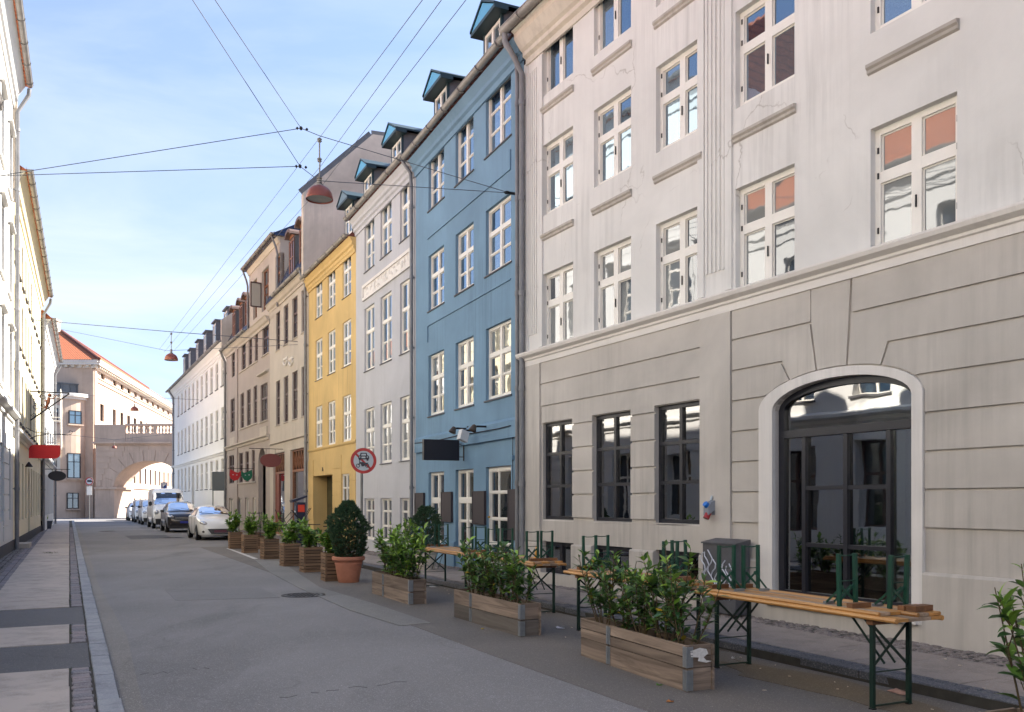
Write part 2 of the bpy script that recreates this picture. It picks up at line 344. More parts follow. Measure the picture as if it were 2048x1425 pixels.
def window(emp, ua, ub, za, zb, kind, recess, frame, glass, panes=True, sill=None, tilt=.25, name='window', sillmat=None):
    w_, h_ = round(ub - ua, 2), round(zb - za, 2); fr, vs_, hs_, dp = KINDS[kind]; key = (w_, h_, kind, frame.name)
    if key not in wcache:
        g = G(); xs = [(0, fr)] + [(f_ * w_ - t_ / 2, f_ * w_ + t_ / 2) for f_, t_ in vs_] + [(w_ - fr, w_)]; zs = [(0, fr * 1.15)] + sorted([(f_ * h_ - t_ / 2, f_ * h_ + t_ / 2) for f_, t_ in hs_]) + [(h_ - fr, h_)]
        for a, b in xs: g.box(a, b, -dp, 0 if b - a > .045 else -.012, 0, h_)
        for a, b in zs:
            for i in range(len(xs) - 1): g.box(xs[i][1], xs[i + 1][0], -dp, -.002 if b - a > .045 else -.014, a, b)
        # sash rails: a proud inner lip round every thick-framed cell
        cells = []
        for i in range(len(xs) - 1):
            for j in range(len(zs) - 1):
                a, b, c, d = xs[i][1], xs[i + 1][0], zs[j][1], zs[j + 1][0]; cells.append((a, b, c, d))
        pm = {}
        cl = []
        for a, b, c, d in cells:
            kk = (round(b - a, 3), round(d - c, 3))
            if (kk, glass.name) not in PT: PT[(kk, glass.name)] = G().box(-kk[0] / 2, kk[0] / 2, -.003, .003, -kk[1] / 2, kk[1] / 2).mesh('pane', glass)
            cl.append(((a + b) / 2, (c + d) / 2, kk))
        if len(vs_) and fr >= .06:
            for a, b, c, d in cells:
                q = .018
                if b - a > .2 and d - c > .2:
                    g.box(a, a + q, -dp * .8, -.03, c, d); g.box(b - q, b, -dp * .8, -.03, c, d); g.box(a + q, b - q, -dp * .8, -.031, c, c + q); g.box(a + q, b - q, -dp * .8, -.031, d - q, d)
        gl = G()
        for a, b, c, d in cells: gl.box(a, b, -.045, -.039, c, d)
        wcache[key] = (g.mesh(name, frame), cl, gl)
    me, cl, gl = wcache[key]
    o = put(name, me, emp, (ua, -recess, za))
    if panes:
        for x, z, kk in cl:
            if (kk, glass.name) not in PT: PT[(kk, glass.name)] = G().box(-kk[0] / 2, kk[0] / 2, -.003, .003, -kk[1] / 2, kk[1] / 2).mesh('pane', glass)
            put('pane', PT[(kk, glass.name)], o, (x, -.042, z), (R(random.uniform(-tilt, tilt)), 0, R(random.uniform(-tilt, tilt))))
    else:
        k2 = key + (glass.name, 'gl')
        if k2 not in wcache: wcache[k2] = gl.mesh('pane', glass)
        put('pane', wcache[k2], o)
    if sill:
        ov, hh, pr = sill; k3 = ('sill', w_, sill, recess, (sillmat or M['sill']).name)
        if k3 not in wcache:
            wcache[k3] = G().prism([(-.0, 0), (recess + pr, -.015), (recess + pr, -hh), (-.0, -hh)], -ov, w_ + ov, 'x').mesh('sill', sillmat or M['sill'])
        put('sill', wcache[k3], o)
    return o
def profile(emp, name, pts, u0, u1, mat): return G().prism(pts, u0, u1, 'x').build(name, mat, emp)
def gutter(emp, u0, u1, y, z, r=.085, mat=None, step=1.1):
    g = G(); n = 9; base = []
    for uu in (u0, u1):
        for rr in (r, r - .012):
            base.append([(uu, y + rr * math.cos(math.pi + math.pi * k / n), z + rr * math.sin(math.pi + math.pi * k / n)) for k in range(n + 1)])
    for k in range(n):
        g.quad(base[0][k], base[0][k + 1], base[2][k + 1], base[2][k]); g.quad(base[1][k], base[1][k + 1], base[3][k + 1], base[3][k])
    for e in (0, 2):
        for k in range(n): g.quad(base[e][k], base[e][k + 1], base[e + 1][k + 1], base[e + 1][k])
        g.quad(*[base[e][k] for k in range(n + 1)])
    g.tube([(u0, y + r, z), (u1, y + r, z)], .012, 6); g.box(u0, u1, y - r - .004, y - r + .01, z - .005, z + .05)
    uu = u0 + .3
    while uu < u1:
        ring = [(uu, y + (r + .012) * math.cos(math.pi + math.pi * k / n), z + (r + .012) * math.sin(math.pi + math.pi * k / n)) for k in range(n + 1)]
        for k in range(n): g.beam(ring[k], ring[k + 1], .035, .01, (1, 0, 0))
        uu += step
    return g.build('gutter', mat or M['zinc'], emp, smooth=False)
def downpipe(emp, pts, r=.05, mat=None, step=2.0):
    g = G().tube(pts, r, 10)
    a, b = Vector(pts[-1]), Vector(pts[-2]); n = max(1, int((b - a).length / step))
    for k in range(1, n + 1):
        c = a + (b - a) * (k / (n + .3)); g.tube([c - Vector((0, 0, .05)), c + Vector((0, 0, .05))], r * 1.22, 10); g.box(c.x - .012, c.x + .012, -.01, c.y, c.z - .015, c.z + .015)
    return g.build('downpipe', mat or M['zinc_d'], emp, smooth=True)
def roof(emp, u0, u1, ze, mat, rise=5.0, y0=.12, run=5.0, thick=.015, name='roof', back=True):
    g = G(); yr = y0 - run; zr = ze + rise
    g.prism([(y0, ze), (yr, zr), (yr - run, ze), (yr - run, ze - .12), (y0, ze - thick)] if back else [(y0, ze), (yr, zr), (yr, zr - .3), (y0, ze - thick)], u0, u1, 'x')
    return g.build(name, mat, emp)
def dormer(emp, u, w_, z0, h, yf=-.35, yb=-2.3, style='ped', roofmat=None, trim=None, ped=None, glass=None, frame=None, kind='dorm'):
    d = G().box(u - w_ / 2, u + w_ / 2, yb, yf - .02, z0 - .6, z0 + h).build('dormer', M['dcheek'], emp)
    trim = trim or M['teal']
    if style == 'ped':
        ph = w_ * .36; ov = .19
        G().prism([(u - w_ / 2 - ov, z0 + h - .02), (u, z0 + h + ph), (u + w_ / 2 + ov, z0 + h - .02), (u + w_ / 2 + ov, z0 + h + .03), (u, z0 + h + ph + .05), (u - w_ / 2 - ov, z0 + h + .03)], yb, yf + .3, 'y').build('dormer_roof', trim, d)
        G().prism([(u - w_ / 2 - .14, z0 + h - .01), (u, z0 + h + ph - .03), (u + w_ / 2 + .14, z0 + h - .01)], yf - .05, yf + .27, 'y').build('pediment', ped or M['pedblue'], d)
        G().box(u - w_ / 2 - ov, u + w_ / 2 + ov, yf - .05, yf + .28, z0 + h - .10, z0 + h - .02).build('fascia_board', trim, d)
    elif style == 'flat':
        G().box(u - w_ / 2 - .1, u + w_ / 2 + .1, yb, yf + .12, z0 + h, z0 + h + .09).build('dormer_roof', trim, d)
    else:  # arched hood
        pts = []; n = 9
        for k in range(n + 1):
            t_ = math.pi * k / n; pts.append((u - (w_ / 2 + .12) * math.cos(t_), z0 + h + .3 * math.sin(t_)))
        inn = [(u - (w_ / 2 - .02) * math.cos(math.pi * k / n), z0 + h - .02 + .19 * math.sin(math.pi * k / n)) for k in reversed(range(n + 1))]
        G().prism(pts + inn, yb, yf + .22, 'y').build('dormer_roof', trim, d)
        G().prism([(u - (w_ / 2 - .03) * math.cos(math.pi * k / n), z0 + h - .03 + .19 * math.sin(math.pi * k / n)) for k in range(n + 1)], yf - .3, yf + .02, 'y').build('arched_panel', frame, d)
    # jamb boards and glazed sash in front of the dormer box
    fm = frame or M['frame_w']; wi = w_ - .14; g = G(); H_ = h - .14
    g.box(u - wi / 2, u - wi / 2 + .07, yf - .02, yf + .03, z0, z0 + H_); g.box(u + wi / 2 - .07, u + wi / 2, yf - .02, yf + .03, z0, z0 + H_); g.box(u - .05, u + .05, yf - .02, yf + .03, z0, z0 + H_)
    for zz, t_ in ((z0, .08), (z0 + H_ - .07, .07), (z0 + H_ * .5 - .015, .03)):
        g.box(u - wi / 2 + .07, u - .05, yf - .02, yf + .025, zz, zz + t_); g.box(u + .05, u + wi / 2 - .07, yf - .02, yf + .025, zz, zz + t_)
    g.build('sash', fm, d)
    gl = G(); gl.box(u - wi / 2 + .07, u - .05, yf - .01, yf, z0 + .08, z0 + H_ - .07); gl.box(u + .05, u + wi / 2 - .07, yf - .01, yf, z0 + .08, z0 + H_ - .07); gl.build('pane', glass or M['glass_up'], d)
    g2 = G(); g2.box(u - w_ / 2, u - wi / 2, yf - .03, yf + .04, z0 - .3, z0 + h - .1); g2.box(u + wi / 2, u + w_ / 2, yf - .03, yf + .04, z0 - .3, z0 + h - .1); g2.build('corner_board', trim, d)
    return d
def building(name, fac, label, cat='building', group=None): return empty(name, (fac.P0.x, fac.P0.y, 0), fac.rz, label, cat, group)
# ------------------------------------------------------------------ the right-hand row, near to far
def Lx(c, m, Y): return (c + m * Y, Y)
PA = Lx(9.978, -.5497, -14.0); PB = (.243, 17.71); PC = (-2.65, 24.13); PD = (-5.29, 29.67); PE = (-8.27, 35.6); PF = (-11.7, 42.3); PG = (-17.2, 52.7); PH = (-29.9, 77.0)
f1 = Fac(PA, PB); f2 = Fac(PB, PC); f3 = Fac(PC, PD); f4 = Fac(PD, PE); f5 = Fac(PE, PF); f6 = Fac(PF, PG); f7 = Fac(PG, PH)
def zav(f, *pts): return sum(f.z(x, y) for x, y in pts) / len(pts)
def op(f, xl, xr, zb, zt): return (f.u(xr), f.u(xl), zb, zt)
def span(f, xl, xr): return f.u(xr), f.u(xl)
# ---- off-white corner building with rusticated ground floor
B = building('offwhite_building', f1, 'large off-white building with grooved greige ground floor and arched shop window, nearest on right')
Lb = f1.L; GR = 11.05
cols1 = [(1086, 1146), (1188, 1262), (1312, 1404), (1471, 1589), (1741, 1914)]
bays = [span(f1, a, b) for a, b in cols1]
bays.append((bays[4][0] - 3.4, bays[4][0] - 2.3)); bays.append((bays[5][0] - 2.4, bays[5][0] - 1.3)); bays.append((bays[6][0] - 2.4, bays[6][0] - 1.3))
zs1 = (zav(f1, (1092, 702), (1470, 593), (1750, 503)), zav(f1, (1086, 550), (1312, 450), (1474, 377), (1737, 261)))
zs2 = (zav(f1, (1092, 435), (1315, 300)), zav(f1, (1084, 293), (1188, 221), (1312, 135), (1470, 29.5)))
zs3 = (zav(f1, (1090, 191)), zav(f1, (1083, 80), (1144.5, 25)))
ZST = zav(f1, (1054, 737.6), (1420, 638), (1905, 500), (2048, 460.5))     # underside of the string course
ops = [(a, b, z0, z1) for a, b in bays for z0, z1 in (zs1, zs2, zs3)]
gw = [op(f1, 1086, 1147, 0, 0), op(f1, 1187, 1264, 0, 0), op(f1, 1311.5, 1403, 0, 0)]
gz = (zav(f1, (1092, 1039), (1404, 1049)), zav(f1, (1086, 848.5), (1187, 832), (1311.5, 815)))
bz = (.30, zav(f1, (1092, 1083), (1187, 1090.5), (1310, 1099)))
aw = span(f1, 1550, 1829); azs = zav(f1, (1550, 823), (1826, 789)); azt = f1.z(1692, 752)
ab = .38
REC = .085; WD = .5
ops_g = [(a, b, gz[0], gz[1]) for a, b, _, _ in gw] + [(a, b, bz[0], bz[1]) for a, b, _, _ in gw] + [(aw[0], aw[1], ab, azt, azs)]
wall_mesh(0, Lb, ZST + .30, GR - .55, ops, REC + .1).build('wall', M['beige_up'], B)
wall_mesh(0, Lb, 0.0, ZST, ops_g, WD).build('ground_floor_wall', M['beige_lo'], B)
# string course, in three stepped mouldings
profile(B, 'string_course', [(-.02, ZST), (.05, ZST), (.05, ZST + .10), (.075, ZST + .115), (.075, ZST + .15), (.15, ZST + .19), (.17, ZST + .235), (.17, ZST + .262), (-.02, ZST + .30)], -.02, Lb + .06, M['white_trim'])
# eaves cornice
z = GR
profile(B, 'cornice', [(-.02, z - .62), (.03, z - .62), (.03, z - .50), (.10, z - .46), (.10, z - .38), (.16, z - .34), (.30, z - .16), (.30, z - .06), (.36, z - .02), (.36, z + .02), (-.02, z + .02)], -.0, Lb - .12, M['cornice'])
gutter(B, 0, Lb + .05, .46, z + .06, .10)
roof(B, 0, Lb, z + .03, M['red_tile'], rise=4.6, y0=.42, run=5.0)
downpipe(B, [(Lb - .02, .46, z), (Lb - .02, .44, z - .18), (Lb - .06, .25, z - .5), (Lb - .09, .10, z - .78), (Lb - .09, .10, .12)], .055)
g = G(); g.box(0, Lb - .01, -9.5, -4.2, 0, GR); g.box(Lb - .35, Lb - .01, -4.2, -.52, 0, GR); g.box(0, .3, -4.2, -.52, 0, GR); g.build('rear_block', M['beige_up'], B)
g = G(); g.box(.3, Lb - .35, -4.2, -.51, 4.3, 4.5); g.build('floor_slab', M['room'], B)
G().box(.3, Lb - .35, -4.2, -.51, .05, .12).build('shop_floor', M['room_floor'], B)
# pale jambs behind the ground floor panes, a counter and a few lamps' shapes in the room
g = G()
for a, b, _, _ in gw:
    m_ = (a + b) / 2
    for za_, zb_ in (gz, bz):
        g.box(b - .075, b - .02, -.28, -.135, za_ + .05, zb_ - .05); g.box(m_ - .03, m_ + .03, -.28, -.135, za_ + .05, zb_ - .05); g.box(a - .02, a + .05, -.28, -.135, za_ + .05, zb_ - .05)
for uu in (aw[1] - .11, f1.u(1600), f1.u(1683), f1.u(1769)): g.box(uu - .03, uu + .035, -.33, -.165, ab + .05, f1.z(1690, 858) - .06)
g.build('inner_jamb', M['jamb'], B)
def upper_window(a, b, z0, z1, kind, ledge):
    o = window(B, a, b, z0, z1, kind, REC, M['frame_w'], M['glass_up'] if z1 > 7 else M['glass_cur'], tilt=.45)
    w_ = b - a
    if ledge:
        k = ('ledge', round(w_, 2), ledge)
        if k not in wcache: wcache[k] = G().prism([(0, .0), (.055, -.012), (.055, -.05), (.03, -.075), (.03, -.11), (0, -.13)], -.03, round(w_, 2) + .03, 'x').mesh('sill_ledge', M['ledge'])
        put('sill_ledge', wcache[k], o, (0, REC, -ledge))
    hk = G()
    for zz in ((.25, .9), (1.2,)) if kind == 'cas4' else ((.3, .9),):
        for q in zz: hk.box(w_ - .055, w_ - .035, 0, .012, q, q + .07); hk.box(.035, .055, 0, .012, q, q + .07)
    hk.box(w_ / 2 - .006, w_ / 2 + .006, .0, .02, .42, .56); hk.build('hinge', M['iron'], o)['kind'] = 'stuff'
led2 = zs2[0] - zav(f1, (1081, 472), (1184, 419), (1308, 352.6), (1468, 275), (1731, 135.6)); led3 = zs3[0] - zav(f1, (1080, 221), (1181, 144), (1305, 49))
for i, (a, b) in enumerate(bays[:6]):
    upper_window(a, b, zs1[0], zs1[1], 'cas4', 0)
    if i < 6: upper_window(a, b, zs2[0], zs2[1], 'cas4', led2)
    if i < 5: upper_window(a, b, zs3[0], zs3[1], 'cas2' if i < 2 else 'cas4', led3)
# fluted pilasters on the upper wall
for xl, xr, zb_, zt_ in ((1059, 1078, f1.z(1066, 670), f1.z(1066, 142)), (1412, 1450, f1.z(1430, 545), 9.9)):
    a, b = span(f1, xl, xr); g = G(); n = 5; st = (b - a) / (2 * n - 1)
    for k in range(n): g.box(a + 2 * k * st, a + (2 * k + 1) * st, -.01, .022, zb_, zt_)
    g.build('fluted_pilaster', M['beige_up'], B)
    G().box(a - .16, a - .02, -.01, .03, ZST + .32, 10.4).build('pilaster_edge', M['beige_up'], B)
    G().box(b + .02, b + .16, -.01, .03, ZST + .32, 10.4).build('pilaster_edge', M['beige_up'], B)
# ground floor rustication: each course is a proud block with an open joint
zc = [.95, 1.37, 1.80, 2.225, 2.655, 3.09, 3.52, 3.955, ZST]
J = .017; T = .030
uL, uR = f1.u(1084), f1.u(1402.5); uP = f1.u(1465)
def blk(poly, name='course_block'): return G().prism(poly, -.01, T, 'y').build(name, M['beige_lo'], B)
for k in range(1, 8):
    z0, z1 = zc[k] + J, zc[k + 1] - J * (k < 7)
    if z0 >= gz[1] + .06:                      # full course above the windows
        blk([(uR, z0), (uL, z0), (uL, z1), (uR, z1)]); continue
    segs = [(gw[0][1] , uL)] if False else []
    edges = [uR] + [e for o in reversed(gw) for e in (o[0], o[1])] + [uL]
    for q in range(0, len(edges), 2):
        if edges[q + 1] - edges[q] > .04: blk([(edges[q], z0), (edges[q + 1], z0), (edges[q + 1], z1), (edges[q], z1)])
    if z1 > gz[1] + .1:
        for o in gw: blk([(o[0], gz[1] + .015), (o[1], gz[1] + .015), (o[1], z1), (o[0], z1)])
G().box(uP + .0, uR + .0 - .02, -.01, T + .02, .9, ZST).build('flat_pilaster', M['beige_lo'], B)
G().box(uL + .02, Lb - .02, -.01, T + .02, .9, ZST).build('flat_pilaster', M['beige_lo'], B)
# voussoir blocks round the arch (outlines read off on the wall's own plane)
def pl(*pts): return [(f1.u(x), f1.z(x, y)) for x, y in pts]
aso = span(f1, 1523, 1851)            # white surround, outer width
usL, usR = aso[1], aso[0]; AC = (aso[0] + aso[1]) / 2; AW = (aso[1] - aso[0]) / 2; AS = azs + .02; AT = f1.z(1705, 731)
def arc(u): q = max(-1, min(1, (u - AC) / AW)); return AS + (AT - AS) * math.sqrt(max(0, 1 - q * q))
def arcpts(ua_, ub_, n=6): return [(ua_ + (ub_ - ua_) * k / n, arc(ua_ + (ub_ - ua_) * k / n) + .02) for k in range(n + 1)]
for k in range(1, 4):                  # plain courses beside the arch, far side then near side
    z0, z1 = zc[k] + J, zc[k + 1] - J
    blk([(usL + .01, z0), (uP - .02, z0), (uP - .02, z1), (usL + .01, z1)])
for k in range(1, 4):
    z0, z1 = zc[k] + J, zc[k + 1] - J; blk([(.2, z0), (usR - .01, z0), (usR - .01, z1), (.2, z1)])
jt = [(f1.u(1536), f1.u(1528)), (f1.u(1582), f1.u(1566)), (f1.u(1636), f1.u(1624))]   # joint foot on the arch, joint head, far side
jn = [(f1.u(1836), f1.u(1846)), (f1.u(1766), f1.u(1780)), (f1.u(1697), f1.u(1706))]   # near side
heads = [zc[5], zc[6], zc[7]]
def band(side, k):
    """arch block k (0 lowest) on one side, stretching out into its course"""
    J2 = .014
    if side > 0: uo, fo = uP - .02, jt
    else: uo, fo = .2, jn
    s = 1 if side > 0 else -1
    lo_foot = usL + .01 if (k == 0 and s > 0) else (usR - .01 if k == 0 else fo[k - 1][0] - 0)
    if k == 0:
        z0 = zc[4] + J; z1 = zc[5] - J; hu, fu = fo[0][1], fo[0][0]
        lf = usL + .01 if s > 0 else usR - .01
        return [(uo, z0), (lf, z0), (lf, arc(lf) + .02 if arc(lf) < z1 else z1), (fu + s * J2, min(arc(fu) + .02, z1 + .2)), (hu + s * J2, z1), (uo, z1)]
    z0 = zc[4 + k] + J; z1 = zc[5 + k] - J * (5 + k < 8)
    hu, fu = fo[k][1], fo[k][0]; pu, pf = fo[k - 1][1], fo[k - 1][0]
    a = arcpts(pf - s * J2, fu + s * J2, 5)
    return [(uo, z0), (pu - s * J2, z0)] + a + [(hu + s * J2, z1), (uo, z1)]
for s in (1, -1):
    for k in range(3):
        try: blk(band(s, k), 'voussoir')
        except Exception as e: print('voussoir', e)
kf, kn = jt[2], jn[2]
blk([(kn[1] - .0 + .014, ZST), (kn[0] + .014, arc(kn[0]) + .02)] + arcpts(kn[0] + .014, kf[0] - .014, 4)[1:] + [(kf[1] - .014, zc[7] + J + .0), (kf[1] - .014, ZST)], 'voussoir')
blk([(kf[1] + .0, zc[7] + J), (uP - .02, zc[7] + J), (uP - .02, ZST), (kf[1] + .0, ZST)], 'course_block')
blk([(.2, zc[7] + J), (kn[1] - .014, zc[7] + J), (kn[1] - .014, ZST), (.2, ZST)], 'course_block')
# white surround of the arch
g = G(); n = 20; T2 = .055
def ell(rw, top, k): t_ = math.pi * k / n; return (AC - rw * math.cos(t_), AS + (top - AS) * math.sin(t_))
ain = (aw[1] - aw[0]) / 2; ac2 = (aw[0] + aw[1]) / 2
o_ = [(usR, ab - .2)] + [ell(AW, AT, k) for k in range(n + 1)] + [(usL, ab - .2)]
i_ = [(aw[0], ab - .2)] + [(ac2 - ain * math.cos(math.pi * k / n), azs + (azt - azs) * math.sin(math.pi * k / n)) for k in range(n + 1)] + [(aw[1], ab - .2)]
for k in range(len(o_) - 1):
    g.quad((o_[k][0], T2, o_[k][1]), (o_[k + 1][0], T2, o_[k + 1][1]), (i_[k + 1][0], T2, i_[k + 1][1]), (i_[k][0], T2, i_[k][1]))
    g.quad((o_[k][0], T2, o_[k][1]), (o_[k + 1][0], T2, o_[k + 1][1]), (o_[k + 1][0], -.01, o_[k + 1][1]), (o_[k][0], -.01, o_[k][1]))
    g.quad((i_[k][0], T2, i_[k][1]), (i_[k + 1][0], T2, i_[k + 1][1]), (i_[k + 1][0], -.09, i_[k + 1][1]), (i_[k][0], -.09, i_[k][1]))
g.build('arch_surround', M['white_trim'], B)
G().box(aw[0] - .1, aw[1] + .1, -.2, .12, ab - .08, ab).build('threshold', M['white_trim'], B)
# arched shop window: dark frame, bars, panes
RA = .07; W0, W1 = aw; g = G(); n = 24
def ia(ins, k): t_ = math.pi * k / n; return (ac2 - (ain - ins) * math.cos(t_), azs + (azt - azs - ins) * math.sin(t_))
for k in range(n):
    a, b, c, d = ia(0, k), ia(0, k + 1), ia(.09, k + 1), ia(.09, k)
    g.quad(*[(p[0], -RA, p[1]) for p in (a, b, c, d)]); g.quad(*[(p[0], yy, p[1]) for p, yy in ((d, -RA), (c, -RA), (c, -RA - .09), (d, -RA - .09))])
g.box(W0, W0 + .09, -RA - .09, -RA, ab, azs); g.box(W1 - .09, W1, -RA - .09, -RA, ab, azs)
tz = f1.z(1690, 858) ; g.box(W0 + .09, W1 - .09, -RA - .1, -RA + .012, tz - .05, tz + .05)
mv = [f1.u(1600), f1.u(1683), f1.u(1769)]
for q, uu in enumerate(mv): g.box(uu - .03, uu + .03, -RA - .055, -RA + .006, ab, tz - .055)
hz = [f1.z(1690, 975), f1.z(1690, 1095)]
for zz in hz: g.box(mv[2] + .03, mv[1] - .03, -RA - .052, -RA - .004, zz - .026, zz + .026); g.box(mv[1] + .03, mv[0] - .03, -RA - .052, -RA - .004, zz - .026, zz + .026)
g.box(W0 + .09, W1 - .09, -RA - .09, -RA - .003, ab, ab + .12)
sw = g.build('shop_window', M['frame_b'], B)
def pane(o, a, b, c, d, y=-RA - .05, mat=None): G().box(-(b - a) / 2, (b - a) / 2, -.003, .003, -(d - c) / 2, (d - c) / 2).build('pane', mat or M['glass_clear'], o, loc=((a + b) / 2, y, (c + d) / 2), rot=(R(random.uniform(-.3, .3)), 0, R(random.uniform(-.4, .4))))
zz = [ab + .12, hz[1] - .026, hz[1] + .026, hz[0] - .026, hz[0] + .026, tz - .055]
for a, b in ((mv[2] + .03, mv[1] - .03), (mv[1] + .03, mv[0] - .03)):
    for q in (0, 2, 4): pane(sw, a, b, zz[q], zz[q + 1])
pane(sw, W0 + .09, mv[2] - .03, ab + .12, tz - .055); pane(sw, mv[0] + .03, W1 - .09, ab + .12, tz - .055)
g = G(); poly = [(W0 + .09, tz + .055)] + [ia(.085, k) for k in range(n + 1) if ia(.085, k)[1] > tz + .06] + [(W1 - .09, tz + .055)]
g.prism(poly, -RA - .053, -RA - .047, 'y').build('pane', M['glass_clear'], sw)
for a, b, _, _ in gw:
    window(B, a, b, gz[0], gz[1], 'grd6', .06, M['frame_b'], M['glass_clear'], tilt=.3, sill=(.0, .03, .0), sillmat=M['white_trim'])
    window(B, a, b, bz[0], bz[1], 'bas2', .07, M['frame_b'], M['glass_clear'], tilt=.3)
# plinth, a little proud, broken by the cellar windows and the arch
zp = zav(f1, (1263, 1095), (1857, 1147), (2048, 1164))
eds = [.0, aso[0], aso[1], uP] ; g = G()
for a, b in ((0.0, aso[0]), (aso[1], gw[2][0]), (gw[2][1], gw[1][0]), (gw[1][1], gw[0][0]), (gw[0][1], Lb)):
    g.prism([(-.01, .0), (.06, 0), (.06, zp - .03), (.045, zp), (-.01, zp)], a, b, 'x')
for a, b, _, _ in gw: g.box(a, b, -.01, .06, 0, bz[0])
g.box(aso[0], aso[1], -.02, .06, 0, ab - .081)
g.build('plinth', M['beige_lo'], B)
# back-room pieces seen through the panes: slanting pine props and a bench
g = G()
for u_ in (gw[1][0] + .4, gw[2][0] + .55):
    g.beam((u_ + .35, -1.1, 1.2), (u_ + .05, -1.1, 2.6), .05, .05); g.beam((u_ - .25, -1.1, 1.2), (u_ + .05, -1.1, 2.6), .05, .05)
g.build('easel', plain('pale_pine_prop', (.5, .3, .13), .7), B)
dormer(B, Lb - 1.15, 1.0, GR + .5, .9, yf=-.25, yb=-2.2)
# ------------------------------------------------------------------ blue house
def std_building(name, f, label, H, wallmat, ops, rec=.2, depth=9, y=0.0):
    b = building(name, f, label); wall_mesh(0, f.L, 0, H, ops, rec + .1).build('wall', wallmat, b)
    g = G(); g.box(.01, f.L - .01, -depth, -.6, 0, H - .05); g.build('rear_block', wallmat, b); return b
H2 = f2.z(940, 172)
b3 = [span(f2, 971.5, 1022), span(f2, 911, 947), span(f2, 857, 888)]
r3 = (zav(f2, (971.4, 314), (910, 375), (855, 424.6)), zav(f2, (971, 188), (910.5, 259.6), (859, 319)))
r2 = (zav(f2, (974, 551), (911, 590), (855, 624.6)), zav(f2, (979, 415), (913.6, 471)))
r1 = (zav(f2, (976, 799.6), (911, 817.6), (855, 834.7)), zav(f2, (978, 654), (913, 687), (857, 714)))
r0 = (.60, zav(f2, (853, 947), (911, 939), (976, 935.7)))
opsB = [(a, b, r[0], r[1]) for a, b in b3 for r in (r3, r2, r1)] + [(a, b, r0[0], r0[1]) for a, b in b3[1:]] + [(b3[0][0], b3[0][1], .28, r0[1])]
B2 = std_building('blue_house', f2, 'blue plaster town house with white windows and two teal dormers, next to the off-white building', H2 - .35, M['blue'], opsB, .2)
for i, (a, b) in enumerate(b3):
    window(B2, a, b, *r3, 'dan6t', .075, M['frame_w'], M['glass_up'], sill=(.05, .045, .03)); window(B2, a, b, *r2, 'dan8', .075, M['frame_w'], M['glass_up'], sill=(.05, .045, .03))
    window(B2, a, b, *r1, 'dan8', .075, M['frame_w'], M['glass_cur'], sill=(.05, .045, .03))
    if i: window(B2, a, b, *r0, 'gnd8', .075, M['frame_w'], M['glass'], sill=(.03, .05, .02))
dr = window(B2, b3[0][0], b3[0][1], .28, r0[1], 'door', .075, M['frame_w'], M['glass'], name='door')
G().lathe([(0, 0), (.025, .0), (.028, .03), (.012, .05), (0, .05)], 10, axis='y').build('door_handle', plain('brass', (.5, .3, .08), .3, 1), dr, True, loc=(b3[0][1] - b3[0][0] - .06, .0, 1.05))
G().box(b3[0][0], b3[0][1], -.075, .28, .02, .27).build('door_step', M['cement'], B2)
z = H2 - .35
profile(B2, 'cornice', [(-.02, z - .42), (.04, z - .42), (.06, z - .30), (.12, z - .26), (.12, z - .16), (.20, z - .05), (.24, z + .0), (-.02, z + .0)], .0, f2.L, M['blue'])
gutter(B2, .18, f2.L + .05, .34, z + .1, .085); roof(B2, 0, f2.L, z + .04, M['red_tile'], rise=4.8, y0=.28, run=5)
downpipe(B2, [(.24, .34, z + .03), (.2, .32, z - .1), (.13, .12, z - .35), (.13, .09, z - .7), (.13, .09, .12)], .045)
def groove_panel(name, up):
    pass
zl1 = zav(f2, (855.5, 479.5), (1021, 341)); zl2 = zav(f2, (856.5, 653), (1023, 560)); ua, ub = span(f2, 856, 1022)
G().box(ua, ub, -.012, .03, zl1 - .0, zl1 + .03).box(ua, ua + .03, -.012, .03, zl1 + .03, zl1 + .42).build('panel_line', M['blue'], B2)
G().box(ua, ub, -.012, .03, zl2, zl2 + .03).box(ub - .03, ub, -.012, .03, zl2 - .42, zl2).build('panel_line', M['blue'], B2)
G().prism([(-.01, 0), (.07, 0), (.07, .03), (.07, .36), (.0, .42)], 0, f2.L - .35, 'x').build('band_course', M['blue'], B2, loc=(.25, 0, zav(f2, (834, 905), (1039, 852.6)) - .12))
zpl = f2.z(849, 1077); g = G()
for a, b in ((b3[0][1], b3[1][0]), (b3[1][1], b3[2][0]), (b3[2][1], f2.L)): g.prism([(-.01, 0), (.05, 0), (.05, zpl - .03), (.03, zpl), (-.01, zpl)], a, b, 'x')
g.build('plinth', M['blue'], B2)
for xl, xr, zt, zh in ((936, 1010, 56, 144), (829, 913, 178, 262)):
    uu = (f2.u(xl + 22) + f2.u(xr - 12)) / 2
    dormer(B2, uu, 1.02, z + .42, .9, yf=-.12, yb=-2.6)
g = G(); g.prism([(.1, z), (.1, z + .35), (-4.9, z + 5.25), (-4.9, z)], f2.L - .02, f2.L + .2, 'x').build('party_wall', M['cement'], B2)
# cable and box along the wall
g = G(); uu = [f2.u(x) for x in (836, 880, 925, 960, 1005, 1028)]; g.tube([(a, .09, f2.z(x, y)) for a, x, y in zip(uu, (836, 880, 925, 960, 1005, 1028), (887, 882, 871, 866, 858, 852))], .012, 6); g.tube([(f2.u(1028), .03, f2.z(1028, 856)), (f2.u(1028), .03, f2.z(1028, 980))], .008, 6)
g.build('wall_cable', M['iron'], B2)
G().box(f2.u(1029), f2.u(1024), 0, .06, f2.z(1027, 920), f2.z(1027, 911)).build('junction_box', M['blue'], B2)
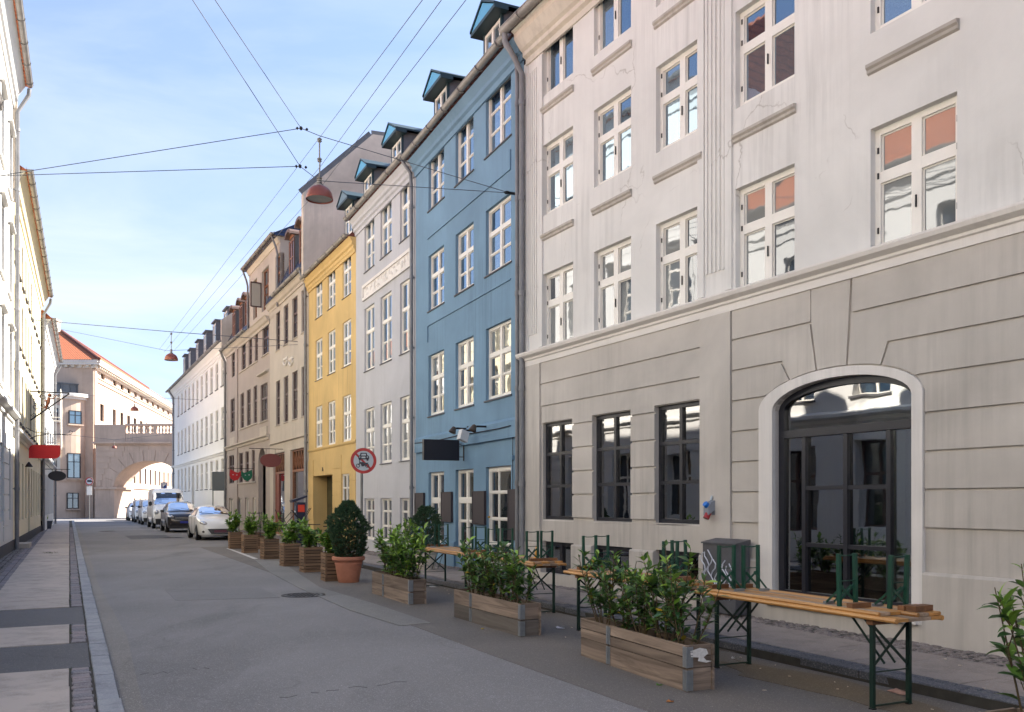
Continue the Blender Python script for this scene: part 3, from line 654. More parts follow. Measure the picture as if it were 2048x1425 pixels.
# ------------------------------------------------------------------ grey house
H3 = f3.z(760, 374)
c3 = [span(f3, 800, 824.5), span(f3, 761, 783), span(f3, 729, 748.5)]
q3 = (zav(f3, (797, 488.6), (758.7, 519.5), (727.6, 548.8)), zav(f3, (799.6, 378), (761, 416), (729.4, 448)))
q2 = (zav(f3, (794.7, 713), (756, 730.5), (723.5, 746.7)), zav(f3, (798, 569.5), (760.4, 597)))
q1 = (zav(f3, (792, 921.8), (754.4, 929.8)), zav(f3, (795.4, 798), (757, 810), (723.5, 821.8)))
q0 = (.45, zav(f3, (792, 996.5), (753.7, 997.5)))
B3 = std_building('grey_house', f3, 'pale grey plaster town house with a white relief panel, between the blue and yellow houses', H3 - .3, M['grey'], [(a, b, r[0], r[1]) for a, b in c3 for r in (q3, q2, q1, q0)], .17)
for a, b in c3:
    window(B3, a, b, *q3, 'dan8', .06, M['frame_w'], M['glass_up'], sill=(.04, .04, .03)); window(B3, a, b, *q2, 'dan8', .06, M['frame_w'], M['glass_up'], sill=(.04, .04, .03))
    window(B3, a, b, *q1, 'dan8', .06, M['frame_w'], M['glass_cur'], sill=(.04, .04, .03)); window(B3, a, b, *q0, 'slim6', .06, M['frame_w'], M['glass'])
z = H3 - .3
profile(B3, 'cornice', [(-.02, z - .5), (.04, z - .5), (.05, z - .40), (.10, z - .36), (.10, z - .26), (.16, z - .22), (.16, z - .12), (.24, z), (-.02, z)], .05, f3.L, M['grey'])
gutter(B3, .1, f3.L + .12, .33, z + .09, .085); roof(B3, 0, f3.L, z + .03, M['red_tile'], rise=4.8, y0=.28, run=5)
downpipe(B3, [(.2, .33, z + .02), (.2, .3, z - .1), (.12, .12, z - .4), (.12, .09, z - .75), (.12, .09, .12)], .05)
for xl, xr in ((760, 812), (708, 750)): dormer(B3, (f3.u(xl + 12) + f3.u(xr - 8)) / 2, 1.0, z + .42, .9, yf=-.12, yb=-2.4)
ru, rv = span(f3, 727, 823.5); rz0, rz1 = zav(f3, (727, 605), (823.7, 531.6)), zav(f3, (727, 573), (823.7, 495.7))
rp = G().box(ru, rv, -.01, .02, rz0, rz1).build('relief_panel', M['white_trim'], B3); g = G()
for a, b, c, d in ((ru, rv, rz0, rz0 + .09), (ru, rv, rz1 - .09, rz1), (ru, ru + .09, rz0 + .09, rz1 - .09), (rv - .09, rv, rz0 + .09, rz1 - .09)): g.box(a, b, .02, .06, c, d)
g.build('relief_frame', M['white_trim'], rp); g = G()
for k in range(34):
    uu = ru + .2 + (rv - ru - .4) * random.random(); zz = (rz0 + rz1) / 2 + random.uniform(-.25, .25) * (rz1 - rz0); a0 = random.uniform(0, 6.28); rr = random.uniform(.05, .13)
    g.tube([(uu + rr * math.cos(a0 + t_ * .6) * (1 - t_ * .08), .025, zz + rr * math.sin(a0 + t_ * .6) * (1 - t_ * .08)) for t_ in range(7)], .018, 5)
g.build('relief_scrollwork', M['white_trim'], rp)
G().prism([(.1, z), (.1, z + .35), (-4.9, z + 5.2), (-4.9, z)], f3.L - .05, f3.L + .15, 'x').build('party_wall', M['cement'], B3)
# ------------------------------------------------------------------ yellow house
H4 = f4.z(660, 507)
d3 = [span(f4, 685, 702), span(f4, 655.5, 670.5), span(f4, 631, 644.5)]
y3 = (zav(f4, (683.4, 601.8), (656, 620), (629.8, 639)), zav(f4, (686.7, 514), (656.8, 539), (632.8, 560.6)))
y2 = (zav(f4, (682.5, 737.5), (652.6, 752), (628, 763.9)), zav(f4, (684, 649), (655, 666.7), (630.5, 683)))
y1 = (zav(f4, (684, 885), (654.4, 892), (629.8, 896.5)), zav(f4, (684, 794.7), (654.4, 806), (629.8, 815.8)))
yd = (f4.u(665.6), f4.u(627)); ydz = f4.z(646, 951)
yg = (f4.u(699.5), f4.u(683)); ygz = (1.0, f4.z(691, 948))
B4 = std_building('yellow_house', f4, 'yellow plaster town house with three window bays and a deep square doorway', H4 - .3, M['yellow'], [(a, b, r[0], r[1]) for a, b in d3 for r in (y3, y2, y1)] + [(yg[0], yg[1], *ygz)] + [(yd[0], yd[1], .14, ydz)], .06)
for a, b in d3:
    window(B4, a, b, *y3, 'dan8', .045, M['frame_w'], M['glass_up'], sill=(.04, .035, .03)); window(B4, a, b, *y2, 'dan8', .045, M['frame_w'], M['glass_up'], sill=(.04, .035, .03)); window(B4, a, b, *y1, 'dan8', .045, M['frame_w'], M['glass_cur'], sill=(.03, .035, .02), sillmat=M['yellow'])
window(B4, yg[0], yg[1], *ygz, 'slim6', .045, M['frame_w'], M['glass'])
g = G(); g.box(yd[1] - .001, yd[1] + .02, -.58, -.16, .14, ydz); g.box(yd[0] - .02, yd[0], -.58, -.16, .14, ydz); g.box(yd[0], yd[1], -.58, -.16, ydz, ydz + .03); g.build('doorway_recess', M['yellow'], B4)
dd = G().box(yd[0], yd[1], -.6, -.55, .14, ydz).build('door', plain('dark_olive_door', (.03, .028, .012), .5), B4); g = G()
for q in range(4): g.box(yd[0] + .1, yd[1] - .1, -.55, -.535, .3 + q * .65, .3 + q * .65 + .5)
g.build('door_panel', plain('olive_door_panel', (.05, .045, .02), .5), dd)
z = H4 - .3; profile(B4, 'cornice', [(-.02, z - .5), (.04, z - .5), (.05, z - .42), (.09, z - .38), (.09, z - .28), (.15, z - .24), (.15, z - .14), (.24, z), (-.02, z)], .0, f4.L, M['yellow'])
gutter(B4, .05, f4.L, .32, z + .08, .08); roof(B4, 0, f4.L, z + .03, M['red_tile'], rise=4.6, y0=.27, run=5)
profile(B4, 'string_course', [(-.01, 0), (.03, 0), (.05, .05), (.05, .09), (-.01, .11)], 0, f4.L, M['yellow']).location = (0, 0, zav(f4, (708.8, 889.5), (617.5, 902.5)))
for k in range(5):
    zz = .95 + k * .48
    for a, b in ((0, yg[0]), (yg[1], yd[0]), (yd[1], f4.L)):
        if b - a > .1 and zz < 3.0: G().box(a + .01, b - .01, -.01, .02, zz + .012, zz + .468).build('rustication_block', M['yellow'], B4)
dormer(B4, (f4.u(680) + f4.u(706)) / 2, .95, z + .4, 1.15, yf=-.12, yb=-2.4, ped=plain('grey_blue_paint', (.13, .2, .25), .6))
def text(parent, s, size, loc, rot, mat, name='lettering', ext=.004, align='CENTER'):
    c = bpy.data.curves.new(name, 'FONT'); c.body = s; c.size = size; c.extrude = ext; c.align_x = align; c.align_y = 'CENTER'
    o = bpy.data.objects.new(name, c); col.objects.link(o); o.parent = parent; o.location = loc; o.rotation_euler = rot; c.materials.append(mat)
    me = bpy.data.meshes.new_from_object(o); bpy.data.objects.remove(o); return put(name, me, parent, loc, rot)
tt = text(B4, '36', .22, (f4.u(645.6), .012, f4.z(645.6, 939.3)), (R(90), 0, R(180)), M['iron'], 'house_number')
# bare rendered gable of the brown-grey house, standing over the yellow roof
# ------------------------------------------------------------------ brown-grey house (two sections) with blue mansard
H5 = f5.z(590, 558)
e = [span(f5, 603, 613), span(f5, 584.4, 595), span(f5, 567.5, 576.5), span(f5, 552, 560)]
t3 = (zav(f5, (602, 666), (583, 681.7), (566, 693.4), (550, 705)), zav(f5, (603, 577.5), (584.4, 599), (567.7, 615.8), (552.4, 631.6)))
t2 = (zav(f5, (601.7, 834), (581.5, 841.5), (562.5, 846.5), (547.5, 853.4)), zav(f5, (601, 735.9), (582, 747.5), (564, 757.6), (548.6, 767)))
sA = (f5.u(608), f5.u(580.5)); sB = (f5.u(569), f5.u(546.5)); szt = zav(f5, (580, 900), (608, 896)); 
B5 = std_building('brown_grey_house', f5, 'brown-grey house with blue tiled mansard and wooden lattice over its shop windows', H5 - .2, M['taupe'], [(a, b, r[0], r[1]) for a, b in e for r in (t3, t2)] + [(sA[0], sA[1], .5, szt), (sB[0], sB[1], .15, szt)], .14)
for a, b in e:
    window(B5, a, b, *t3, 'brn', .07, M['frame_br'], M['glass_up'], sill=(.04, .05, .05), sillmat=M['taupe']); window(B5, a, b, *t2, 'brn', .07, M['frame_br'], M['glass_cur'], sill=(.04, .05, .05), sillmat=M['taupe'])
ztr = zav(f5, (569, 943), (608, 940))
for i, (a, b) in enumerate((sA, sB)):
    g = G(); fr = .07; zb_ = .5 if i == 0 else .15
    g.box(a, a + fr, -.2, -.1, zb_, szt); g.box(b - fr, b, -.2, -.1, zb_, szt); g.box(a + fr, b - fr, -.2, -.1, szt - fr, szt); g.box(a + fr, b - fr, -.2, -.09, ztr - .05, ztr + .05); g.box(a + fr, b - fr, -.2, -.1, zb_, zb_ + .1)
    w_ = g.build('shop_window', M['frame_wd'], B5); g = G(); n = 5; st = (b - a - 2 * fr) / n
    for k in range(n):
        x0 = a + fr + k * st
        g.beam((x0, -.14, ztr + .05), (x0 + st, -.14, szt - fr), .03, .03, (0, 1, 0)); g.beam((x0 + st, -.15, ztr + .05), (x0, -.15, szt - fr), .03, .03, (0, 1, 0)); g.box(x0 + st - .015, x0 + st + .015, -.16, -.12, ztr + .05, szt - fr)
    g.build('lattice', M['frame_wd'], w_)
    xa = a + fr; xb = b - fr
    if i: G().box(b - fr - .62, b - fr, -.19, -.12, zb_ + .1, ztr - .05).build('door', plain('red_brown_door', (.22, .06, .04), .5), w_); xb = b - fr - .65
    G().box(xa, xb, -.18, -.17, zb_ + .1, ztr - .05).build('pane', M['glass'], w_); G().box(a + fr, b - fr, -.185, -.175, ztr + .05, szt - fr).build('pane', M['glass'], w_)
zg5 = H5 - .2
gutter(B5, 0, f5.L * .72, .34, zg5 + .08, .085)
profile(B5, 'cornice', [(-.02, zg5 - .35), (.05, zg5 - .35), (.06, zg5 - .25), (.14, zg5 - .2), (.2, zg5 - .05), (.26, zg5), (-.02, zg5)], 0, f5.L, M['taupe'])
downpipe(B5, [(.12, .34, zg5), (.12, .3, zg5 - .15), (.1, .12, zg5 - .45), (.1, .09, .12)], .06)
mans_t = 13.9
def mansard(emp, u0, u1, ze, zt): 
    G().prism([(.25, ze + .02), (-.95, zt), (-5, zt + 2.2), (-9, zt), (-9, ze)], u0, u1, 'x').build('roof', M['blue_tile'], emp)
mansard(B5, 0.1, f5.L, zg5 + .02, mans_t)
for xx in (603, 582): dormer(B5, f5.u(xx) , .95, zg5 + .55, 1.65, yf=-.05, yb=-2, style='arch', trim=plain('brown_lead_hood', (.14, .09, .075), .6), frame=M['frame_wd'])
gz0 = 11.0; g = G()
g.prism([(.3, gz0 - .4), (.3, 14.1), (-2.6, 17.0), (-4.4, 17.1), (-9.0, 13.5), (-9, gz0 - .4)], -.32, -.0, 'x').build('gable_wall', M['cement'], B5)
g = G(); g.beam((-.16, .34, 14.11), (-.16, -2.6, 17.03), .36, .035, (1, 0, 0)); g.beam((-.16, -2.6, 17.04), (-.16, -4.5, 17.14), .36, .035, (1, 0, 0)); g.build('gable_coping', M['dcheek'], B5)
zb5 = zav(f5, (609, 874.3), (544, 891)); profile(B5, 'string_course', [(-.01, 0), (.09, .03), (.09, .07), (-.01, .09)], .15, f5.L * .97, M['taupe']).location = (0, 0, zb5)
rl = G(); 
for xx in (572, 583):
    uu = f5.u(xx); zz = f5.z(xx, 722)
    rl.tube([(uu + .35 * math.cos(t_ * .5), .03, zz + .2 * math.sin(-t_ * .52)) for t_ in range(7)], .05, 6); rl.box(uu - .38, uu + .38, 0, .05, zz + .05, zz + .14)
rl.build('swag_relief', M['white_trim'], B5)
# far section
H6 = f6.z(480, 675)
ww = [(509.7, 515.8), (497.3, 504), (483.3, 491.2), (463.3, 474)]
v3 = (zav(f6, (479, 746.7), (514.5, 724)) + .05, zav(f6, (509.7, 667), (497, 677.7), (483.5, 688), (463, 699)))
v2 = (zav(f6, (507, 849), (493.5, 853.6), (481, 858), (461, 864)), zav(f6, (507, 775), (493.5, 783), (481, 790), (461, 798)))
v1 = (zav(f6, (503.6, 965), (490.5, 965), (478, 966), (457.7, 966.5)), zav(f6, (503.6, 901), (490.5, 904), (478, 907)))
w3 = [span(f6, *q) for q in ww]; w2 = [span(f6, *q) for q in ((507, 514.3), (493.5, 501.3), (481, 488), (461, 471))]; w1 = [span(f6, *q) for q in ((503.6, 509.5), (490.5, 497.6), (478, 485.5), (457.7, 468))]
bw3 = (f6.u(537.5), f6.u(524.8)); bz3 = (f6.z(531, 709) , f6.z(531, 654)); bz2 = (f6.z(528, 842), f6.z(528, 768)); bw2 = (f6.u(535), f6.u(521)); ar = (f6.u(531.5), f6.u(516.5)); az = f6.z(524, 896)
w0 = [span(f6, *q) for q in ((505, 511), (490, 497), (475, 482), (458, 466))]; wz0 = (.55, f6.z(480, 996))
opx = [(a, b, *v3) for a, b in w3] + [(a, b, *v2) for a, b in w2] + [(a, b, *v1) for a, b in w1] + [(a, b, *wz0) for a, b in w0] + [(*bw3, *bz3), (*bw2, *bz2), (ar[0], ar[1], .14, az, az - (ar[1] - ar[0]) / 2)]
B6 = std_building('arched_doorway_house', f6, 'curving brown-grey house with tall arched doorway and raised attic storey under its own eaves', H6 - .2, M['taupe2'], opx, .14)
for a, b in w3: window(B6, a, b, *v3, 'brn', .07, M['frame_br'], M['glass_up'], panes=False)
for a, b in w2: window(B6, a, b, *v2, 'brn', .07, M['frame_br'], M['glass_cur'], panes=False)
for a, b in w1: window(B6, a, b, *v1, 'brn', .07, M['frame_br'], M['glass'], panes=False)
for a, b in w0: window(B6, a, b, *wz0, 'far1', .07, M['frame_w'], M['glass'], panes=False)
window(B6, *bw3, *bz3, 'brn3', .07, M['frame_br'], M['glass_up'], sill=(.08, .06, .06), sillmat=M['taupe']); window(B6, *bw2, *bz2, 'brn3', .07, M['frame_br'], M['glass_cur'], sill=(.08, .06, .06), sillmat=M['taupe'])
G().box(ar[0] - .01, ar[1] + .01, -.6, -.5, .1, az).build('arched_door', plain('grey_brown_door', (.10, .085, .07), .7), B6)
zl = zav(f6, (539.8, 871.8), (452.6, 895.8)); profile(B6, 'string_course', [(-.01, -.12), (.06, -.1), (.08, 0), (.18, .06), (.18, .12), (-.01, .16)], .1, f6.L, M['taupe']).location = (0, 0, zl - .08)
profile(B6, 'window_ledge', [(-.01, -.06), (.06, -.05), (.06, .0), (-.01, .02)], f6.u(515.5), f6.u(478), M['taupe']).location = (0, 0, v3[0] - .02)
profile(B6, 'window_ledge', [(-.01, -.06), (.06, -.05), (.06, .0), (-.01, .02)], f6.u(515), f6.u(478), M['taupe']).location = (0, 0, v2[0] - .02)
profile(B6, 'window_ledge', [(-.01, -.06), (.06, -.05), (.06, .0), (-.01, .02)], f6.u(512), f6.u(475), M['taupe']).location = (0, 0, v1[0] - .02)
G().prism([(-.01, 0), (.16, .04), (.16, .09), (-.01, .16)], bw2[0] - .25, bw2[1] + .25, 'x').build('window_hood', M['taupe'], B6, loc=(0, 0, bz2[1] + .45))
g = G(); g.box(f6.u(476.5), f6.u(472), -.01, .07, .1, H6 - .5); g.build('pilaster_strip', M['taupe2'], B6)
g = G()
for a, b in ((bw2[0], bw2[1]), w2[3]): g.box(a, b, -.01, .05, bz2[0] - 1.0, bz2[0] - .3)
g.build('apron_panel', M['taupe'], B6)
zg6 = H6 - .2
profile(B6, 'cornice', [(-.02, zg6 - .4), (.05, zg6 - .4), (.07, zg6 - .28), (.15, zg6 - .22), (.22, zg6 - .05), (.28, zg6), (-.02, zg6)], 0, f6.L, M['taupe'])
ua_, ub_ = f6.u(562) , f6.u(500)
gutter(B6, ub_ - .2, f6.L, .36, zg6 + .08, .09)
# raised attic storey over the middle
oa = [span(f6, 525, 539), span(f6, 508, 515.5), span(f6, 552.5, 562)]; zt6 = 14.0
za_ = (zav(f6, (527, 612)), zav(f6, (539, 536)))
at = building('attic', f6, ''); del at['category']; at.parent = B6; at.location = (0, 0, 0); at.rotation_euler = (0, 0, 0)
za0 = zg6 + .45; za1 = zt6 - .85
opa = [(a, b, za0, za1) for a, b in oa]
at_w = wall_mesh(ua_, ub_, zg6 - .2, zt6 - .1, opa, .2, y=.04); at_w.box(ua_, ub_, -5, -.35, zg6 - .3, zt6 - .1)
at_w.quad((ub_, .04, zg6 - .2), (ub_, -.36, zg6 - .2), (ub_, -.36, zt6 - .1), (ub_, .04, zt6 - .1)); at_w.quad((ua_, .04, zg6 - .2), (ua_, -.36, zg6 - .2), (ua_, -.36, zt6 - .1), (ua_, .04, zt6 - .1))
bpy.data.objects.remove(at); at_o = at_w.build('attic_storey', M['taupe'], B6)
for i, (a, b) in enumerate(oa): window(B6, a, b, za0, za1, 'brn', .08, M['frame_wd'], M['glass_up'], panes=False)
G().prism([(.36, zt6 - .02), (-2.5, zt6 + 1.5), (-6.0, zt6 + .9), (-6, zt6 - .1), (.3, zt6 - .12)], ua_ - .15, ub_ + .15, 'x').build('attic_roof', M['blue_tile'], B6)
gutter(B6, ua_ - .1, ub_ + .1, .4, zt6 - .0, .08)
profile(B6, 'attic_cornice', [(-.0, zt6 - .35), (.08, zt6 - .35), (.2, zt6 - .12), (.04, zt6 - .1)], ua_, ub_, M['cornice'])
downpipe(B6, [(ub_ - .1, .4, zt6 - .1), (ub_ - .05, .2, zt6 - .6), (ub_ - .05, .13, zt6 - .9), (ub_ - .05, .13, zg6)], .05, M['zinc_d'])
downpipe(B6, [(ua_ + .15, .4, zt6 - .1), (ua_ + .15, .2, zt6 - .6), (ua_ + .15, .13, zt6 - .9), (ua_ + .15, .13, zg6)], .05, M['zinc_d'])
# an open casement with a pale blind, swung out
cs = G().box(0, .05, -.02, .02, 0, 1.25).box(.5, .55, -.02, .02, 0, 1.25).box(.05, .5, -.02, .02, 0, .06).box(.05, .5, -.02, .02, 1.19, 1.25).build('open_casement', M['frame_br'], B6, loc=(oa[0][1] + .02, .05, za0 + .25), rot=(0, 0, R(95)), )
G().box(.05, .5, -.006, .006, .06, 1.19).build('pane', plain('pale_blind', (.50, .47, .40), .7), cs)
G().prism([(.25, zg6 + .02), (-.95, 13.2), (-5, 15.0), (-9, 13.2), (-9, zg6)], ub_ + .01, f6.L, 'x').build('roof', M['blue_tile'], B6)
for xx in (492, 481, 467): dormer(B6, f6.u(xx), .95, zg6 + .55, 1.5, yf=-.05, yb=-2, style='arch', trim=plain('brown_lead_hood', (.14, .09, .075), .6), frame=M['frame_wd'])
G().prism([(.3, zg6), (.3, 12.6), (-3.6, 15.6), (-9, 12), (-9, zg6)], f6.L - .1, f6.L + .2, 'x').build('gable_wall', M['cement'], B6)
downpipe(B6, [(f6.L - .15, .36, zg6), (f6.L - .12, .25, zg6 - .3), (f6.L - .1, .1, zg6 - .6), (f6.L - .1, .1, .12)], .07, M['zinc_d'])
# ------------------------------------------------------------------ white house
H7 = zav(f7, (441, 692), (380, 748), (350, 774)); na = 11
uw0 = f7.u(448.3); uw1 = f7.u(355.5); 
x3 = (zav(f7, (447.8, 770.5), (357, 832)), zav(f7, (441, 722), (356, 792)))
x2 = (zav(f7, (445.6, 877), (354, 911)), zav(f7, (439, 818), (440, 818)))
x1 = (f7.z(396, 980), zav(f7, (438, 919)))
wid = 1.05; st = (uw1 - uw0 - wid) / (na - 1); us7 = [uw0 + k * st for k in range(na)]
o7 = [(a, a + wid, *r) for a in us7 for r in (x3, x2)] + [(a, a + wid, *x1) for i, a in enumerate(us7) if i != 6] + [(us7[6] - .1, us7[6] + 1.25, .2, x1[1], x1[1] - .67)] + [(us7[i], us7[i] + .6, .7, 1.3) for i in (0, 1, 2, 3)]
B7 = std_building('white_house', f7, 'long white house with eleven window bays and flat grey dormers, farthest on right', H7 - .2, M['white'], o7, .12)
for i, a in enumerate(us7):
    window(B7, a, a + wid, *x3, 'far', .06, M['frame_w'], M['glass_cur'], panes=False, sill=(.04, .06, .05)); window(B7, a, a + wid, *x2, 'far', .06, M['frame_w'], M['glass_cur'], panes=False, sill=(.04, .06, .05))
    if i != 6: window(B7, a, a + wid, *x1, 'far', .06, M['frame_w'], M['glass_cur'], panes=False, sill=(.04, .06, .05))
    if i < 4: window(B7, a, a + .6, .7, 1.3, 'far1', .1, M['frame_b'], M['glass'], panes=False)
G().box(us7[6] - .1, us7[6] + 1.25, -.4, -.3, .2, x1[1]).build('door', plain('grey_green_door', (.2, .2, .19), .6), B7)
zsc = zav(f7, (452, 908), (346, 935)); profile(B7, 'string_course', [(-.01, -.1), (.06, -.08), (.1, .02), (.16, .06), (.16, .12), (-.01, .2)], 0, f7.L, M['white']).location = (0, 0, zsc)
z = H7 - .2; profile(B7, 'cornice', [(-.02, z - .6), (.05, z - .6), (.07, z - .45), (.14, z - .4), (.14, z - .25), (.3, z - .05), (.36, z), (-.02, z)], 0, f7.L + .2, M['white'])
gutter(B7, 0, f7.L + .3, .46, z + .08, .09, step=2); roof(B7, 0, f7.L, z + .03, M['dcheek'], rise=3.6, y0=.4, run=4.5)
downpipe(B7, [(f7.L - 1.6, .46, z), (f7.L - 1.6, .3, z - .3), (f7.L - 1.6, .1, z - .6), (f7.L - 1.6, .1, .12)], .07)
for xx, sc in ((449, 1), (426.5, 1), (408, 1), (392.5, 1), (377.5, 1), (367, 1)): dormer(B7, f7.u(xx), 1.3, z + .6, 1.5, yf=-.1, yb=-2.2, style='flat', trim=M['dcheek'], frame=M['frame_w'])
g = G()
for k in range(9): g.box(f7.L - .55, f7.L + .02, -.01, .03, .3 + k * .45, .3 + k * .45 + .4); g.box(-.0, .5, -.01, .03, .3 + k * .45, .3 + k * .45 + .4)
g.build('quoin', M['white'], B7)
# ------------------------------------------------------------------ end of the street: pink courthouse and its arch
EY = 92.0
def ex(px, Y=EY): return (px - CX) / F * Y
def ez(py, Y=EY): return CH + (HY - py) / F * Y
cx0 = ex(187); f8 = Fac((cx0 - 9.5, EY + 46 * 1.0), (cx0, EY)) # placeholder, replaced below
P8 = Building = building('courthouse', Fac((0, 0), (1, 0)), 'pink courthouse with orange tiled roof and rounded bay closing the street end'); P8.location = (cx0, EY, 0)
# local x to the right along the view's cross direction, y away from the viewer; the long side runs back at a slight angle
A8 = ez(720); sd_ = Vector((-.208, 1)).normalized()
def side(k, y=0.0): return (sd_.x * k + sd_.y * y, sd_.y * k - sd_.x * y)   # k metres along the long side, y out of it
def strip(g, k0, k1, y0, y1, z0, z1):
    p = [side(k0, y0), side(k1, y0), side(k1, y1), side(k0, y1)]; n = len(g.v)
    for zz in (z0, z1): g.v += [(a, b, zz) for a, b in p]
    g.f += [tuple(n + i for i in q) for q in ((3, 2, 1, 0), (4, 5, 6, 7), (0, 1, 5, 4), (1, 2, 6, 5), (2, 3, 7, 6), (3, 0, 4, 7))]
LS = 62.0
def kside(px): r = (px - CX) / F; return (r * EY - cx0) / (sd_.x - r * sd_.y)
def zside(px, py): Y = EY + kside(px) * sd_.y; return CH + (HY - py) / F * Y
att = [(202.2, 209.2), (226.6, 233.3), (241.4, 247.5), (255, 261.3), (268.6, 273.7), (280.6, 286), (292.7, 297.5), (303.9, 308.4), (314.1, 318.7), (324.7, 328.9), (334.5, 338.5), (343.5, 347)]
fst = [(200.2, 207.8), (225.7, 231.8), (240.8, 246.8), (254.4, 260.3), (267.4, 272.8), (280, 285.2), (291.5, 296)]
za8 = (zside(229, 772), zside(229, 760)); zf8 = (zside(229, 852), zside(229, 819.5))
low = []; k0 = kside(230); dk = (kside(318) - kside(229)) / 8
lw = [(kside(229) + dk * q) for q in range(0, 22)]
zl8 = (zside(268, 967), zside(268, 934)); zb8 = (.9, zside(268, 997))
ops8 = [(kside(b), kside(a), *za8) if kside(b) < kside(a) else (kside(a), kside(b), *za8) for a, b in att] + [(kside(a), kside(b), *zf8) for a, b in fst] + [(k, k + 1.15, *zl8) for k in lw] + [(k, k + 1.0, *zb8) for k in lw]
more = []; kk = kside(347) + 2
while kk < LS - 3: more.append((kk, kk + 1.1, *zf8)); kk += dk * 1.0
ops8 = [(a, b, c, d) for a, b, c, d in ops8 if b < LS] + more
Hw = A8 - .9
wm = wall_mesh(0, LS, 0, Hw, ops8, .3); wm2 = G()
for v_ in wm.v: a, b = side(v_[0], v_[1]); wm2.v.append((a, b, v_[2]))
wm2.f = wm.f; wm2.build('side_wall', M['pink'], P8)
g = G(); sg = G()
for a, b, c, d in ops8:
    strip(g, a, b, -.3, -.26, c, d)
    strip(sg, a, b, -.26, -.2, c, c + .07); strip(sg, a, b, -.26, -.2, d - .07, d); strip(sg, a, a + .07, -.26, -.2, c + .07, d - .07); strip(sg, b - .07, b, -.26, -.2, c + .07, d - .07); strip(sg, (a + b) / 2 - .04, (a + b) / 2 + .04, -.26, -.2, c + .07, d - .07)
ops8_frames = None
for (a, b, c, d) in ops8:
    fg = G(); strip(fg, a, b, -.26, -.2, c, c + .07); strip(fg, a, b, -.26, -.2, d - .07, d); strip(fg, a, a + .07, -.26, -.2, c + .07, d - .07); strip(fg, b - .07, b, -.26, -.2, c + .07, d - .07); strip(fg, (a + b) / 2 - .04, (a + b) / 2 + .04, -.26, -.2, c + .07, d - .07)
    wo = fg.build('window', M['frame_b'], P8); pg = G(); strip(pg, a, b, -.3, -.26, c, d); pg.build('pane', M['glass'], wo)
g = G(); strip(g, .05, LS, -10.5, -.32, 0, Hw); g.build('rear_block', M['pink'], P8)
# cornice with dentils, bands
g = G(); strip(g, -.4, LS, -.1, .25, Hw, Hw + .3); strip(g, -.7, LS, -.1, .75, Hw + .3, Hw + .55); strip(g, -.8, LS, -.1, .85, Hw + .55, Hw + .8); g.build('cornice', M['white_trim'], P8)
g = G(); k = .2
while k < LS - 1: strip(g, k, k + .28, .25, .6, Hw + .06, Hw + .3); k += .75
g.build('dentil', M['cornice'], P8)
g = G(); strip(g, -.02, LS, -.01, .12, zside(229, 783), zside(229, 783) + .22); strip(g, -.02, LS, -.01, .1, zside(229, 775), zside(229, 775) + .12); strip(g, -.02, LS, -.01, .18, zside(268, 973) - .3, zside(268, 973) - .05); g.build('band_course', M['pink2'], P8)
# front (towards the viewer), flat part with pilaster and the rounded bay with its standing-seam parapet
WF = 14.0; tk = 1.4
fo = []
g = wall_mesh(-WF, 0, 0, Hw, fo, .3, y=0.0); g.box(-WF, -2.4, .01, 10, 0, Hw)
g.build('front_wall', M['pink'], P8)
g = G(); g.box(-1.35, .06, -.18, 0.0, 0, Hw - .02); strip(g, -.06, 1.0, -.01, .14, 0, Hw - .02); g.build('corner_pilaster', M['pink2'], P8)
g = G(); g.box(-WF, .4, -.25, .1, Hw, Hw + .3); g.box(-WF, .7, -.75, .1, Hw + .3, Hw + .55); g.box(-WF, .8, -.85, .1, Hw + .55, Hw + .8); g.build('cornice', M['white_trim'], P8)
g = G(); q = -WF
while q < .3: g.box(q, q + .28, -.6, -.25, Hw + .06, Hw + .3); q += .75
g.build('dentil', M['cornice'], P8)
for yy, hh in ((751, .22), (760, .12)): G().box(-WF, -1.36, -.12, 0.0, ez(yy), ez(yy) + hh).build('band_course', M['pink2'], P8)
rb = ez(797) ; bx = ex(172) - cx0; bcx = -7.5; brx = bx - bcx; bry = 3.4; n = 26
def bay(t_, o=0.0): return (bcx + (brx + o) * math.cos(t_), -(bry + o) * math.sin(t_))
g = G()
for k in range(n):
    a, b = bay(math.pi * k / n), bay(math.pi * (k + 1) / n); g.quad((a[0], a[1], 0), (b[0], b[1], 0), (b[0], b[1], rb), (a[0], a[1], rb))
bayo = g.build('rounded_bay', M['pink'], P8, smooth=True)
def ring(nm, o0, o1, z0, z1, mat, par):
    g = G()
    for k in range(n):
        t0, t1 = math.pi * k / n, math.pi * (k + 1) / n; p = [bay(t0, o0), bay(t1, o0), bay(t1, o1), bay(t0, o1)]; m_ = len(g.v)
        for zz in (z0, z1): g.v += [(a, b, zz) for a, b in p]
        g.f += [tuple(m_ + i for i in q) for q in ((3, 2, 1, 0), (4, 5, 6, 7), (0, 1, 5, 4), (2, 3, 7, 6))]
    return g.build(nm, mat, par)
ring('cornice', -.05, .45, rb, rb + .35, M['white_trim'], bayo); ring('cornice', -.05, .2, rb - .25, rb, M['white_trim'], bayo)
ring('parapet', -.9, -.75, rb + .35, rb + 1.35, M['dcheek'], bayo); ring('parapet_cap', -.95, -.6, rb + 1.35, rb + 1.45, M['dcheek'], bayo)
g = G()
for k in range(1, n, 2):
    a = bay(math.pi * k / n, -.7); g.box(a[0] - .05, a[0] + .05, a[1] - .08, a[1] + .05, rb + .35, rb + 1.4)
g.build('parapet_seam', M['dcheek'], bayo)
ring('band_course', -.02, .12, ez(959) - .25, ez(959), M['pink2'], bayo)
G().prism([bay(math.pi * k / n, -.1) for k in range(n + 1)], rb + .3, rb + .36, 'z').build('bay_roof', M['dcheek'], bayo)
